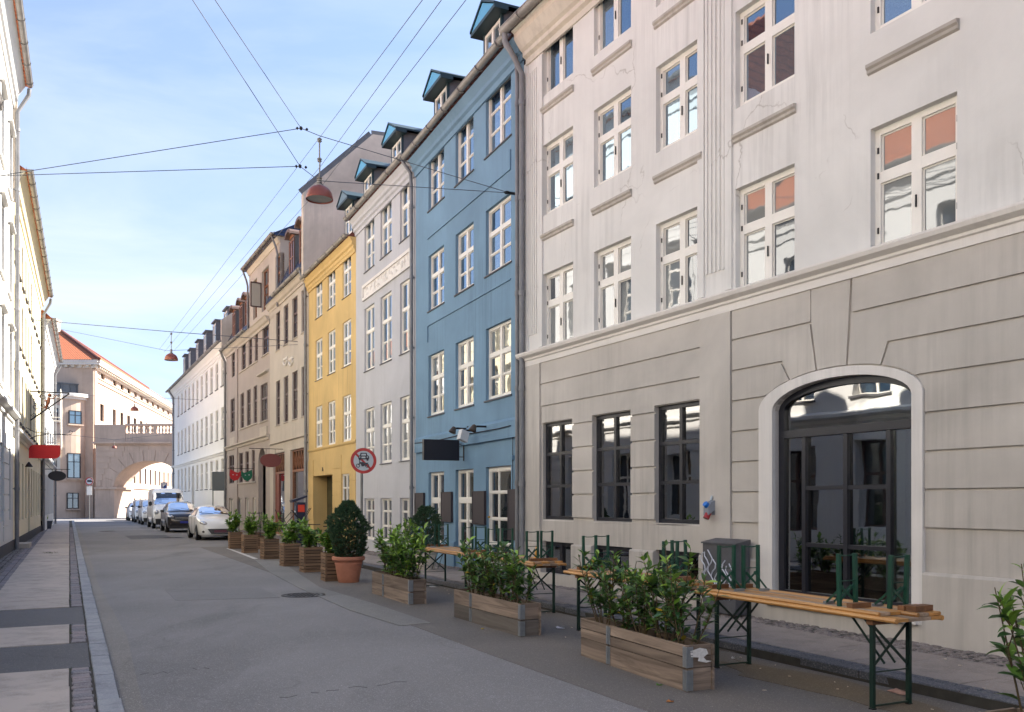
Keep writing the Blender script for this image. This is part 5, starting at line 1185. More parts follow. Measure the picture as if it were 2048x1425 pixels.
for q in range(90):
    t = rnd.uniform(1.5, 16); s_ = KR - abs(rnd.gauss(0, .5)) - .05 if rnd.random() < .7 else KR + rnd.uniform(.3, 2.2); z = .009 if s_ < KR else .108; p = S(t, s_, z); a = rnd.uniform(0, 6.3); g.beam(p, p + Vector((math.cos(a) * rnd.uniform(.01, .035), math.sin(a) * .03, 0)), .008, .007)
tag(g.build('cigarette_ends', plain('cigarette_paper', (.62, .52, .42), .9, var=.3)), kind='stuff')
def scrap(name, x, y, w_, c, label, cat, z=0.012, seed=1):
    p = gp(x, y, z); rnd = random.Random(seed); g = G(); n = 9; pts = [((w_ * (.6 + rnd.random() * .5)) * math.cos(6.283 * k / n), w_ * .55 * (.6 + rnd.random() * .6) * math.sin(6.283 * k / n)) for k in range(n)]
    for k in range(n): a, b = pts[k], pts[(k + 1) % n]; g.quad((0, 0, w_ * .12), (a[0], a[1], rnd.random() * .015), (b[0], b[1], 0.0))
    for k in range(n): a, b = pts[k], pts[(k + 1) % n]; g.quad((0, 0, w_ * .12 - .003), (b[0], b[1], -.003), (a[0], a[1], -.003))
    o = g.build(name, plain(name + '_mat', c, .8, var=.3, scale=20), None); o.location = (p.x, p.y, z); o.rotation_euler = (0, 0, rnd.uniform(0, 6)); tag(o, label, cat)
scrap('fallen_leaf', 1341, 1403, .035, (.42, .16, .04), 'orange-brown dead leaf on the asphalt below the nearest planter', 'leaf', seed=2)
scrap('fallen_leaf', 1318, 1370, .035, (.10, .22, .04), 'small green leaf lying beside the nearest long planter', 'leaf', seed=3)
scrap('fallen_leaf', 965, 1258, .03, (.6, .45, .05), 'yellow leaf on the road beside the middle long planter', 'leaf', seed=4)
scrap('paper_scrap', 1120, 1256, .09, (.65, .62, .66), 'crumpled whitish paper on the asphalt behind the nearest planter', 'paper', seed=5)
scrap('paper_napkin', 868, 1174, .12, (.72, .70, .66), 'crumpled white napkin on the ground under the farthest beer table', 'paper', seed=6)
scrap('flattened_cup', 1800, 1384, .16, (.42, .24, .18), 'flattened brown-pink cardboard scrap near the kerb by the near table leg', 'cardboard', seed=7)
scrap('paper_scrap', 1466, 1316, .05, (.72, .70, .70), 'torn white paper lying between the near table legs', 'paper', seed=9)
# ------------------------------------------------------------------ street furniture and things
M['oldwood'] = wood('weathered_board', (.35, .265, .205), (.12, .085, .065), 0, .85, 13)
M['oldwood2'] = wood('grey_weathered_board', (.21, .18, .155), (.10, .085, .075), 0, .88, 13)
M['slatwood'] = wood('brown_crate_slat', (.30, .18, .10), (.17, .10, .06), 0, .8, 16)
M['pine'] = wood('varnished_pine', (.60, .31, .10), (.42, .19, .05), 0, .42, 15, rnd=.25)
M['pine_top'] = wood('worn_pine_top', (.44, .33, .24), (.30, .20, .13), 0, .6, 15, rnd=.25)
M['batten'] = wood('brown_batten', (.27, .12, .05), (.16, .07, .03), 0, .6, 15)
M['green'] = plain('green_bench_steel', (.008, .06, .037), .42, var=.25, scale=4); M['green_d'] = plain('dark_green_steel', (.005, .026, .017), .45, var=.25, scale=4)
M['soil'] = plain('dark_soil', (.03, .02, .014), .95, var=.4, bmp=.6)
M['terra'] = plain('terracotta', (.50, .20, .12), .75, var=.16, scale=5, bmp=.1)
M['stem'] = plain('shrub_stem', (.10, .07, .035), .8)
def leafmat(name, dark, light, rough=.38, yellow=None):
    m, t, p = newmat(name); oi = t.nodes.new('ShaderNodeObjectInfo'); gi = t.nodes.new('ShaderNodeNewGeometry'); ad = t.nodes.new('ShaderNodeMath'); ad.operation = 'ADD'
    t.links.new(oi.outputs['Random'], ad.inputs[0]); t.links.new(gi.outputs['Random Per Island'], ad.inputs[1]); fr = t.nodes.new('ShaderNodeMath'); fr.operation = 'FRACT'; t.links.new(ad.outputs[0], fr.inputs[0])
    n = t.nodes.new('ShaderNodeValToRGB'); e = n.color_ramp.elements; e[0].color = rgba(dark); e[1].color = rgba(light); e[0].position = .1; e[1].position = .95; t.links.new(fr.outputs[0], n.inputs[0])
    c = n.outputs[0]
    if yellow: c = mixc(t, ramp(t, fr.outputs[0], .985, .99), c, yellow)
    c = mixc(t, mixc(t, gi.outputs['Backfacing'], (0, 0, 0), (.35, .35, .35)), c, (.12, .19, .06))
    t.links.new(c, p.inputs['Base Color']); p.inputs['Roughness'].default_value = rough; p.inputs['Specular IOR Level'].default_value = .55
    tr = t.nodes.new('ShaderNodeBsdfTranslucent'); t.links.new(c, tr.inputs[0]); mxs = t.nodes.new('ShaderNodeMixShader'); mxs.inputs[0].default_value = .22
    t.links.new(p.outputs[0], mxs.inputs[1]); t.links.new(tr.outputs[0], mxs.inputs[2]); t.links.new(mxs.outputs[0], t.nodes['Material Output'].inputs[0]); return m
M['laurel'] = leafmat('laurel_leaf', (.026, .078, .022), (.11, .22, .042), .33, (.5, .33, .02)); M['laurel_y'] = leafmat('young_laurel_leaf', (.10, .22, .02), (.34, .54, .07), .4, (.4, .3, .03)); M['conifer'] = leafmat('conifer_needles', (.010, .035, .022), (.05, .12, .055), .6); M['con_br'] = leafmat('brown_needles', (.05, .022, .012), (.09, .05, .02), .8)
def leaf_verts(L_=.11, W_=.042, curl=.25, fold=.22):
    v = [(0, 0, 0)]; f = []; st = [(.12, .45), (.4, 1.0), (.7, .82), (.9, .35)]
    for a, b in st:
        x = L_ * a; zc = -curl * L_ * a * a + .06 * L_ * math.sin(a * 3); v += [(x, -W_ / 2 * b, zc + fold * W_ / 2 * b), (x, 0, zc), (x, W_ / 2 * b, zc + fold * W_ / 2 * b)]
    v.append((L_, 0, -curl * L_)); n = len(v) - 1
    f += [(0, 1, 2), (0, 2, 3)]
    for k in range(3):
        a = 1 + 3 * k; f += [(a, a + 3, a + 4, a + 1), (a + 1, a + 4, a + 5, a + 2)]
    f += [(n - 3, n, n - 2), (n - 2, n, n - 1)]; return v, f
LEAF = []
for k, (a, b, c) in enumerate(((.115, .046, .2), (.10, .038, .4), (.125, .05, .05), (.075, .034, .15), (.09, .042, .55))):
    v, f = leaf_verts(a, b, c); me = bpy.data.meshes.new('leaf'); me.from_pydata(v, [], f); me.materials.append(M['laurel']); me.shade_smooth(); LEAF.append((me, v, f))
LEAFY = []
for me, v, f in LEAF[:4]: q = me.copy(); q.materials.clear(); q.materials.append(M['laurel_y']); LEAFY.append((q, v, f))
def shrub(loc, h, spread, nst, nlf, rnd, single=True, young=.25, label='', group=None, lsc=1.0, lean=(0, 0), parent_z=0.0):
    """cherry laurel: several stems, alternate leathery leaves, paler at the tips"""
    e_ = empty('laurel_shrub', loc, 0, label, 'shrub', group); g = G(); lf = []
    for s_ in range(nst):
        a = rnd.uniform(0, 6.283); r0 = rnd.uniform(.0, spread * .3); tip = Vector((math.cos(a) * spread * rnd.uniform(.25, 1.15) + lean[0], math.sin(a) * spread * rnd.uniform(.25, 1.15) + lean[1], h * rnd.uniform(.55, 1.12))); b0 = Vector((math.cos(a) * r0, math.sin(a) * r0, -.04))
        mid_ = b0.lerp(tip, .5) + Vector((rnd.uniform(-.05, .05), rnd.uniform(-.05, .05), .02 * h)); P_ = [b0 * (1 - t_) ** 2 + mid_ * 2 * t_ * (1 - t_) + tip * t_ * t_ for t_ in [k / 7 for k in range(8)]]
        g.tube(P_, [.008 - .0007 * k for k in range(8)], 5)
        tw = []
        for q in range(rnd.choice((1, 2, 3))):
            k = rnd.randrange(2, 6); aa = rnd.uniform(0, 6.283); l2 = rnd.uniform(.1, .25) * h; e2 = P_[k] + Vector((math.cos(aa) * l2 * .7, math.sin(aa) * l2 * .7, l2 * .8)); g.tube([P_[k], P_[k].lerp(e2, .5) + Vector((0, 0, -.01)), e2], [.005, .004, .003], 4); tw.append((P_[k], e2))
        n_ = nlf // nst
        for q in range(n_):
            if tw and rnd.random() < .42: p0, p1 = rnd.choice(tw); t_ = rnd.uniform(.2, 1.02); p = p0.lerp(p1, t_); dd = (p1 - p0).normalized(); hi = p.z / h
            else: t_ = min(1, .12 + .9 * rnd.random() ** .8); k = min(6, int(t_ * 7)); p = P_[k].lerp(P_[k + 1], t_ * 7 - k); dd = (P_[k + 1] - P_[k]).normalized(); hi = t_
            a2 = rnd.uniform(0, 6.283); el = rnd.uniform(-.35, .75) + (.5 if t_ > .9 else 0); dr = Vector((math.cos(a2) * math.cos(el), math.sin(a2) * math.cos(el), math.sin(el))); dr = (dr + dd * .35).normalized()
            up = Vector((rnd.uniform(-.5, .5), rnd.uniform(-.5, .5), 1)); y_ = up.cross(dr)
            if y_.length < .1: continue
            y_.normalize(); z_ = dr.cross(y_); mt = Matrix((dr, y_, z_)).transposed(); lf.append((p, mt, rnd.uniform(.75, 1.2) * lsc * (.8 if t_ > .93 else 1), rnd.randrange(4), rnd.random() < (young * (1.6 if hi > .7 else .4) if young < .8 else .82)))
    g.build('stem', M['stem'], e_)
    if single:
        for p, mt, sc, k, y in lf[:295]:
            o = bpy.data.objects.new('leaf', (LEAFY if y else LEAF)[k][0]); col.objects.link(o); o.parent = e_; o.matrix_local = Matrix.Translation(p) @ mt.to_4x4() @ Matrix.Scale(sc, 4)
    else:
        for yy, mat in ((False, M['laurel']), (True, M['laurel_y'])):
            V, Fc = [], []
            for p, mt, sc, k, y in lf:
                if y != yy: continue
                n = len(V); V += [tuple(p + mt @ (Vector(q) * sc)) for q in LEAF[k][1]]; Fc += [tuple(n + i for i in f_) for f_ in LEAF[k][2]]
            me = bpy.data.meshes.new('foliage'); me.from_pydata(V, [], Fc); me.materials.append(mat); me.shade_smooth(); o = put('foliage', me, e_); o['kind'] = 'stuff'
    return e_
# ---- long planters of hinged pallet collars
PH_ = .41
def collar_planter(c0, c1, label, depth=.30, rows=2, fr=.70, seed=1, wmat=None):
    """c0 near corner and c1 far corner of the roadside face, on the ground"""
    c0 = Vector(c0); c1 = Vector(c1); dd = (c1 - c0); L_ = dd.length; rz = math.atan2(dd.y, dd.x); e_ = empty('long_planter', (c0.x, c0.y, 0), rz, label, 'planter', 'long planters made of hinged pallet boards'); rnd = random.Random(seed)
    t_ = .022; hh = PH_ / rows; xh = L_ * fr
    for k in range(rows):
        splits = [(0, hh)] if seed != 1 or k == 0 else [(0, hh * .48), (hh * .49, hh)]
        for a, b in splits:
            z0, z1 = .004 + k * hh + a, k * hh + b - .003
            for x0, x1 in ((0.0, xh - .004), (xh + .004, L_)):
                G().box(0, x1 - x0, -t_, 0, 0, z1 - z0).build('board', wmat[k] if wmat else M['oldwood'], e_, loc=(x0, 0 + rnd.uniform(-.002, .002), z0), rot=(0, R(rnd.uniform(-.12, .12)), 0))
            G().box(0, L_, 0, t_, 0, z1 - z0).build('board', M['oldwood'], e_, loc=(0, -depth, z0))
            for x0 in (0.0, L_ - t_): o = G().box(0, depth - 2 * t_ - .002, -t_, 0, 0, z1 - z0).build('board', wmat[k] if wmat else M['oldwood'], e_, loc=(x0 + (t_ if x0 > 1 else 0) - (0 if x0 > 1 else .0), -depth + t_ + .001, z0), rot=(0, 0, R(90))) ; o.location.x = x0 + t_ if x0 < 1 else x0 + t_
        for x_, y_, wy in ((xh, 0, 1), (-.0, 0, 2)):
            g = G(); z0, z1 = k * hh + .012, (k + 1) * hh - .012
            if wy == 1:
                g.box(x_ - .042, x_ + .042, .0005, .004, z0, z1); g.tube([(x_, .008, z0), (x_, .008, z1)], .006, 8)
                for q in range(6): zz = z0 + (z1 - z0) * (q + .5) / 6; g.box(x_ - .038, x_ + .038, .004, .0065, zz - .004, zz + .004)
            else:
                g.box(-.003, .062, .0005, .004, z0, z1); g.box(-.004, -.0005, -.062, .004, z0, z1); g.tube([(-.006, .006, z0), (-.006, .006, z1)], .008, 8)
                for q in range(6): zz = z0 + (z1 - z0) * (q + .5) / 6; g.box(.005, .058, .004, .0065, zz - .004, zz + .004); g.box(-.0065, -.004, -.058, -.005, zz - .004, zz + .004)
            g.build('hinge', M['galv'], e_)
    g = G(); n = 24
    for i in range(n):
        for j in range(3):
            x0, x1 = .03 + (L_ - .06) * i / n, .03 + (L_ - .06) * (i + 1) / n; y0, y1 = -depth + .03 + (depth - .06) * j / 3, -depth + .03 + (depth - .06) * (j + 1) / 3; h = lambda x, y: PH_ - .07 + .02 * math.sin(x * 9 + y * 23) + .012 * math.sin(x * 31)
            g.quad((x0, y0, h(x0, y0)), (x1, y0, h(x1, y0)), (x1, y1, h(x1, y1)), (x0, y1, h(x0, y1)))
    g.build('soil', M['soil'], e_); return e_, L_, rz
def on(e_, x, y, z): return e_.location + Matrix.Rotation(e_.rotation_euler.z, 3, 'Z') @ Vector((x, y, z))
# rz points away from the camera; local +y is the roadside, so boards face y=0 and the box lies at y<0
p1c = (gp(1374, 1386), gp(1162, 1312)); p2c = (gp(1041, 1275), gp(908, 1235)); p3c = (gp(819, 1210.7), gp(744, 1187.5))
def pc(c): return ((c[0].x, c[0].y), (c[1].x, c[1].y))
LP1, Ln1, _ = collar_planter(*pc(p1c), 'nearest whole long board planter, with white paint on its end', .29, 2, .70, 1)
LP2, Ln2, _ = collar_planter(*pc(p2c), 'middle long board planter with darker lower boards, behind the nearest one', .29, 2, .72, 2, wmat=(M['oldwood2'], M['oldwood']))
LP3, Ln3, _ = collar_planter(*pc(p3c), 'smallest-looking long board planter, next to the terracotta pot', .29, 2, .68, 3)
c4 = gp(1971, 1424, PH_); dd4 = Vector((.393, -.92)).normalized(); 
LP4, Ln4, _ = collar_planter((c4.x + dd4.x * 1.9, c4.y + dd4.y * 1.9), (c4.x, c4.y), 'long board planter cut off by the lower right corner of the view', .29, 2, .7, 4)
g = G(); zz = .29
for pts in (((.03, .36), (.13, .385), (.20, .37), (.22, .33), (.17, .30), (.2, .27), (.26, .26), (.2, .25), (.11, .27), (.12, .30), (.04, .31)),):
    g.prism([(-a, b) for a, b in pts], -.0048, -.0042, 'x')
g.build('paint_mark', plain('white_paint_smear', (.7, .68, .66), .8, var=.2, scale=30), LP1)
rnd = random.Random(11)
WHO = ['near end', 'second spot', 'middle', 'fourth spot', 'far end']
for k in range(5):
    x = Ln1 * (.10 + .19 * k); shrub(on(LP1, x, -.145, PH_ - .06), .70 + .16 * rnd.random() + (.06 if k == 0 else 0), .27, 8, 296, rnd, True, .2, 'dark glossy laurel at the %s of the nearest whole long planter' % WHO[k], 'laurels in the long planters', 1.02)
for k in range(5):
    x = Ln2 * (.10 + .18 * k); shrub(on(LP2, x, -.145, PH_ - .06), .70 + .18 * rnd.random(), .27, 8, 290, rnd, True, .2, 'dark glossy laurel at the %s of the middle long planter' % WHO[k], 'laurels in the long planters', 1.02)
for k in range(4):
    x = Ln3 * (.14 + .2 * k); shrub(on(LP3, x, -.145, PH_ - .06), .72 + .16 * rnd.random(), .30, 8, 420, rnd, False, .7, 'fresh green laurel at the %s of the planter by the terracotta pot' % ('near end', 'second spot', 'third spot', 'far end')[k], 'laurels in the long planters', 1.15)
for k in range(2):
    shrub(on(LP4, Ln4 - .25 - .35 * k, -.14, PH_ - .06), .95 - .1 * k, .30, 6, 150, rnd, True, .3, 'sparse long-leaved laurel in the %s corner planter at lower right' % ('far end of the' if k == 0 else 'near part of the'), 'laurels in the long planters', 1.12, lean=(-.06, 0))
# ---- slatted crates with laurels along the café
def crate(name='slatted_crate'):
    e_ = empty(name); s_ = .225; H_ = .60; n = 8; pit = H_ / n; t_ = .014; rr = random.Random(3)
    sm = [G().box(-s_, s_, 0, t_, 0, pit - .017).mesh('slat', M['slatwood']), G().box(-s_ + t_, s_ - t_, 0, t_, 0, pit - .017).mesh('slat', M['slatwood'])]
    for k in range(n):
        z = .008 + k * pit
        put('slat', sm[0], e_, (0, -s_, z + rr.uniform(-.003, .003)), (0, R(rr.uniform(-.5, .5)), 0)); put('slat', sm[0], e_, (0, s_ - t_, z + rr.uniform(-.003, .003)), (0, R(rr.uniform(-.5, .5)), 0))
        put('slat', sm[1], e_, (-s_ + t_, 0, z + rr.uniform(-.003, .003)), (0, 0, R(90))); put('slat', sm[1], e_, (s_, 0, z + rr.uniform(-.003, .003)), (0, 0, R(90)))
    for sx_, sy_ in ((-1, -1), (1, -1), (-1, 1), (1, 1)):
        a, b = sx_ * (s_ - t_ - .016), sy_ * (s_ - t_ - .016); G().box(a - .015, a + .015, b - .015, b + .015, 0, H_ - .02).build('corner_post', M['slatwood'], e_)
    G().box(-s_ + .03, s_ - .03, -s_ + .03, s_ - .03, .10, H_ - .08).build('soil', M['soil'], e_); return e_
def copy_tree(o, par=None):
    c = o.copy(); col.objects.link(c); c.parent = par
    for ch in o.children: copy_tree(ch, c)
    return c
cr0 = crate(); crs = [(460, 1098.5, 6), (488, 1107, 5), (527, 1119.5, 4), (567, 1134, 3), (608, 1146, 2), (652, 1164, 1)]
ordn = {1: 'nearest slatted wooden crate planter, half hidden by the terracotta pot', 2: 'second slatted wooden crate planter counted from the terracotta pot', 3: 'third slatted wooden crate planter counted from the terracotta pot', 4: 'fourth slatted wooden crate planter from the pot, beside the small café table', 5: 'fifth slatted wooden crate planter from the pot', 6: 'farthest slatted wooden crate planter, before the bumper of the white hatchback'}
rnd = random.Random(21)
for i, (x, y, k) in enumerate(crs):
    o = cr0 if i == 0 else copy_tree(cr0); p = gp(x, y); o.location = (p.x + .10, p.y + .28, 0); o.rotation_euler = (0, 0, SRZ + R(90) + R(rnd.uniform(-4, 4))); tag(o, ordn[k], 'crate planter', 'slatted crate planters by the café')
    shrub((p.x + .10, p.y + .28, .5), .66 + .14 * rnd.random(), .30, 10, 620, rnd, False, .85, 'bright green laurel in the %s slatted crate from the terracotta pot' % ('first', 'second', 'third', 'fourth', 'fifth', 'sixth')[k - 1], 'laurels in the slatted crates', 1.25)
o = copy_tree(cr0); p = gp(513, 1099); o.location = (p.x, p.y, 0); o.rotation_euler = (0, 0, SRZ + R(95)); tag(o, 'slatted wooden crate standing behind the row, half hidden by the café table', 'crate planter', 'slatted crate planters by the café')
# ---- terracotta pot and clipped conifers
def conifer(loc, h, r, n, seed, label, group):
    rnd = random.Random(seed); e_ = empty('conifer_shrub', loc, 0, label, 'conifer', group); V, Fc, V2, F2 = [], [], [], []; lumps = [(rnd.uniform(0, 6.28), rnd.uniform(.1, .95), rnd.uniform(.08, .34)) for _ in range(60)]; big = [(rnd.uniform(0, 6.28), rnd.uniform(.15, .9), rnd.uniform(-.30, .34)) for _ in range(14)]
    def rad(a, z): # uneven outline: clumps on a tapering body
        q = z / h; b = r * (.42 + .50 * math.sin(math.pi * min(1, q * .78 + .10)) ** .9) * (1 if q < .66 else max(.12, 1 - (q - .66) ** 1.2 * 2.6))
        for la, lz, lr in lumps:
            da = (a - la + math.pi) % 6.283 - math.pi; b += r * (lr * 1.5 - .18) * math.exp(-(da * da) / .05 - ((q - lz) ** 2) / .0022)
        for la, lz, lr in big:
            da = (a - la + math.pi) % 6.283 - math.pi; b += r * lr * math.exp(-(da * da) / .35 - ((q - lz) ** 2) / .012)
        return max(.03, b * .9)
    nt = n // 26
    for q in range(nt):
        z = h * (rnd.random() ** .9); a = rnd.uniform(0, 6.283); R_ = rad(a, z); k = 1 - abs(rnd.gauss(0, .10)) if rnd.random() < .82 else rnd.uniform(.3, .9); c = Vector((math.cos(a) * R_ * k, math.sin(a) * R_ * k, z)); ax = Vector((math.cos(a + rnd.gauss(0, .4)), math.sin(a + rnd.gauss(0, .4)), rnd.uniform(.1, .9))).normalized(); brown = rnd.random() < (.42 if z < h * .45 else .05) and k < .95
        v_, f_ = (V2, F2) if brown else (V, Fc); tl = rnd.uniform(.05, .11)
        for j in range(26):
            t_ = j / 26; p = c + ax * tl * (t_ - .4); dr = (ax * .7 + Vector((rnd.gauss(0, 1), rnd.gauss(0, 1), rnd.gauss(0, 1))).normalized() * .8).normalized(); l = rnd.uniform(.022, .042); sdv = dr.cross(Vector((rnd.uniform(-1, 1), rnd.uniform(-1, 1), .3))).normalized(); m_ = len(v_)
            v_ += [tuple(p - sdv * .0035), tuple(p + dr * l * .6 - sdv * .005), tuple(p + dr * l), tuple(p + dr * l * .6 + sdv * .005), tuple(p + sdv * .0035)]; f_.append((m_, m_ + 1, m_ + 2, m_ + 3, m_ + 4))
    for v_, f_, mm, nm in ((V, Fc, M['conifer'], 'foliage'), (V2, F2, M['con_br'], 'dry_foliage')): me = bpy.data.meshes.new(nm); me.from_pydata(v_, [], f_); me.materials.append(mm); o = put(nm, me, e_); o['kind'] = 'stuff'
    G().tube([(0, 0, -.12), (.01, 0, h * .3), (0, .01, h * .8)], [.03, .025, .008], 7).build('trunk', M['stem'], e_); g = G()
    for q in range(30): z = h * rnd.uniform(.08, .8); a = rnd.uniform(0, 6.28); R_ = rad(a, z) * .8; g.tube([(0, 0, z * .75), (math.cos(a) * R_, math.sin(a) * R_, z)], [.008, .003], 4)
    g.build('branch', M['stem'], e_); return e_
tp = gp(693, 1167); tp = Vector((tp.x, tp.y + .22, 0)); pot = empty('terracotta_pot', tp, 0, 'large round terracotta pot with a rolled rim holding the dark conifer', 'plant pot')
G().lathe([(0, 0), (.20, 0), (.215, .02), (.275, .38), (.285, .385), (.285, .40), (.278, .41), (.305, .455), (.325, .46), (.338, .475), (.338, .525), (.325, .54), (.30, .54), (.285, .52), (.27, .45), (0, .45)], 40).build('pot_body', M['terra'], pot, True)
G().lathe([(.226, .115), (.232, .118), (.233, .128), (.229, .132)], 40).lathe([(.2325, .15), (.238, .153), (.239, .16), (.235, .164)], 40).build('pot_ring', M['terra'], pot, True); G().lathe([(.28, .47), (0, .485)], 20).build('soil', M['soil'], pot)
conifer((tp.x, tp.y, .49), 1.18, .42, 46000, 3, 'dense dark conifer with brownish lower branches in the terracotta pot', 'potted conifers')
# conifer by the blue house
q_ = f2.w(f2.u(932), 1.0); pt2 = empty('grey_plant_pot', (q_.x, q_.y, .1), 0, 'grey round pot by the blue house wall, mostly behind the tables', 'plant pot'); G().lathe([(0, 0), (.2, 0), (.26, .42), (.28, .42), (.28, .46), (.24, .46), (0, .43)], 24).build('pot_body', M['cement'], pt2, True)
conifer((q_.x, q_.y, .53), 1.02, .40, 26000, 8, 'round-headed dark conifer standing against the blue house between the wall boards', 'potted conifers')
# ---- beer tables with upturned benches
def table(pn, pf, label):
    """pn, pf: plan midpoints of the near and far end of the top"""
    pn = Vector(pn); pf = Vector(pf); dv = pf - pn; L_ = dv.length; e_ = empty('beer_table', (pn.x, pn.y, 0), math.atan2(dv.y, dv.x), label, 'table', 'folding beer tables in a row along the kerb'); zt = .735; W_ = .50
    for k in range(4):
        y0 = -W_ / 2 + k * W_ / 4; o = G().box(0, L_, y0 + .002, y0 + W_ / 4 - .002, zt, zt + .026).build('board', M['pine_top'] if 0 < k < 3 else M['pine'], e_)
    for y in (-W_ / 2 - .004, W_ / 2 + .004): G().tube([(-.0, y, zt + .010), (.04, y, zt + .010), (L_ - .04, y, zt + .010), (L_, y, zt + .010)], .021, 8).build('edge_rail', M['pine'], e_, True)
    for x in (.28, L_ - .28):
        G().box(x - .03, x + .03, -W_ / 2 + .01, W_ / 2 - .01, zt - .05, zt - .003).build('batten', M['batten'], e_)
        for s_ in (-1, 1):
            lo = G().box(x - .019, x + .019, s_ * (W_ / 2 - .045) - .014, s_ * (W_ / 2 - .045) + .014, 0.0, zt - .05).build('leg', M['green_d'], e_); G().box(x - .024, x + .024, s_ * (W_ / 2 - .045) - .019, s_ * (W_ / 2 - .045) + .019, 0, .015).build('foot', M['black'], lo)
        yy = W_ / 2 - .06; g = G(); g.beam((x, -yy, .34), (x, yy, zt - .07), .022, .008, (1, 0, 0)); g.beam((x + .012, yy, .34), (x + .012, -yy, zt - .07), .022, .008, (1, 0, 0)); g.build('cross_brace', M['green_d'], e_)
        G().tube([(x, -yy, .30), (x, yy, .30)], .006, 6).build('crossbar', M['green_d'], e_); G().tube([(x, -yy, .03), (x, yy, .03)], .009, 6).build('crossbar', M['green_d'], e_)
        sg_ = 1 if x < 1 else -1; G().beam((x, -.05, .36), (x + sg_ * .36, -.05, zt - .01), .02, .006, (0, 1, 0)).beam((x, .07, .36), (x + sg_ * .36, .07, zt - .01), .02, .006, (0, 1, 0)).build('folding_stay', M['green_d'], e_)
    return e_, L_
def bench(e_t, x0, x1, y, label, z0=.765, xa=.24, xb=None):
    """bench lying upside down on the table: seat below, green leg frames in the air"""
    p = on(e_t, x0, y, z0); e_ = empty('upturned_bench', p, e_t.rotation_euler.z, label, 'bench', 'benches laid upside down on the beer tables'); L_ = x1 - x0; W_ = .235; xb = xb if xb is not None else L_ - .24
    for k in range(2): G().box(0, L_, -W_ / 2 + k * W_ / 2 + .002, -W_ / 2 + (k + 1) * W_ / 2 - .002, 0, .026).build('board', M['pine'] if k == 0 else M['pine_top'], e_)
    for yy in (-W_ / 2 - .003, W_ / 2 + .003): G().tube([(0, yy, .013), (L_, yy, .013)], .018, 8).build('edge_rail', M['pine'], e_, True)
    for j, x in enumerate((xa, xb)):
        sg_ = 1 if j == 0 else -1; G().box(x - sg_ * .12 - .03, x - sg_ * .12 + .03, -W_ / 2 + .01, W_ / 2 - .01, .028, .068).build('batten', M['batten'], e_)
        tl = R(random.uniform(-2, 2)); yy = W_ / 2 - .025; hh = .47; dx = math.tan(tl) * hh
        for s_ in (-1, 1): G().beam((x, s_ * yy, .03), (x + dx, s_ * yy, hh), .034, .026, (0, 1, 0)).build('leg', M['green'], e_)
        g = G(); g.beam((x, -yy, .06), (x + dx * .4, yy, .21), .02, .007, (1, 0, 0)); g.beam((x + .01, yy, .06), (x + .01 + dx * .4, -yy, .21), .02, .007, (1, 0, 0)); g.build('cross_brace', M['green'], e_)
        G().tube([(x + dx * .5, -yy, .24), (x + dx * .5, yy, .24)], .005, 6).build('crossbar', M['green'], e_); g = G(); g.tube([(x + dx, -yy, hh - .01), (x + dx, -yy * .4, hh - .018), (x + dx, yy * .4, hh - .018), (x + dx, yy, hh - .01)], .006, 6); g.build('crossbar', M['green'], e_)
        G().beam((x, -.04, .20), (x + sg_ * .2, -.04, .035), .018, .006, (0, 1, 0)).beam((x, .05, .20), (x + sg_ * .2, .05, .035), .018, .006, (0, 1, 0)).build('folding_stay', M['green'], e_)
        G().box(x + sg_ * .2 - .015, x + sg_ * .2 + .015, -.05, .06, .028, .05).build('catch', M['galv'], e_)
    return e_
def line(Y, s_off): # plan point on the table row: between the measured leg feet
    return (2.0 - (Y - 9.3) * .487 + s_off, Y)
T1, TL1 = table((3.20, 6.86), (2.12, 9.12), 'nearest beer table, pine top on dark green folding legs, in front of the arched window')
T2, TL2 = table((2.02, 9.42), (.92, 11.66), 'second beer table from the camera, behind the nearest long planter')
T3, TL3 = table((.56, 12.78), (-.36, 14.72), 'third beer table from the camera, behind the middle planter')
T4, TL4 = table((-.50, 14.98), (-1.62, 17.42), 'farthest beer table, reaching to the blue house')
bench(T1, .18, TL1 - .02, .118, 'upturned bench on the roadside half of the nearest beer table', xa=.62 - .18, xb=TL1 - .5)
bench(T1, .02, TL1 - .1, -.125, 'upturned bench on the wall-side half of the nearest beer table', xa=.30, xb=TL1 - .42)
bench(T2, .03, TL2 - .1, .118, 'upturned bench on the roadside half of the second beer table', xa=.34, xb=TL2 - .45)
bench(T2, .1, TL2 - .02, -.125, 'upturned bench on the wall-side half of the second beer table', xa=.42, xb=TL2 - .42)
bench(T3, .05, TL3 - .05, .118, 'upturned bench on the roadside half of the third beer table', xa=.3, xb=TL3 - .42)
bench(T3, .1, TL3 - .1, -.125, 'upturned bench on the wall-side half of the third beer table', xa=.26, xb=TL3 - .5)
bench(T4, .05, TL4 - .05, .118, 'upturned bench on the roadside half of the farthest beer table', xa=.36, xb=TL4 - .36)
bench(T4, .1, TL4 - .1, -.125, 'upturned bench on the wall-side half of the farthest beer table', xa=.3, xb=TL4 - .5)
p = on(T1, .12, -.14, .795); tag(G().box(-.045, .045, -.11, .11, 0, .045).build('wood_block', M['batten'], None), 'short brown wooden block lying on the near end of the nearest beer table', 'wood block'); bpy.data.objects['wood_block'].location = (p.x, p.y, p.z); bpy.data.objects['wood_block'].rotation_euler = (0, 0, T1.rotation_euler.z + .1)
# leaning wet-floor-like yellow board on the third table
p = on(T3, .55, -.03, .80); o = tag(G().box(-.008, .008, -.035, .035, 0, .20).build('pine_offcut', plain('yellow_pine', (.75, .38, .06), .5), None), 'yellow-orange wooden stick standing on the third beer table', 'stick'); o.location = (p.x, p.y, .79); o.rotation_euler = (R(12), R(4), .3)
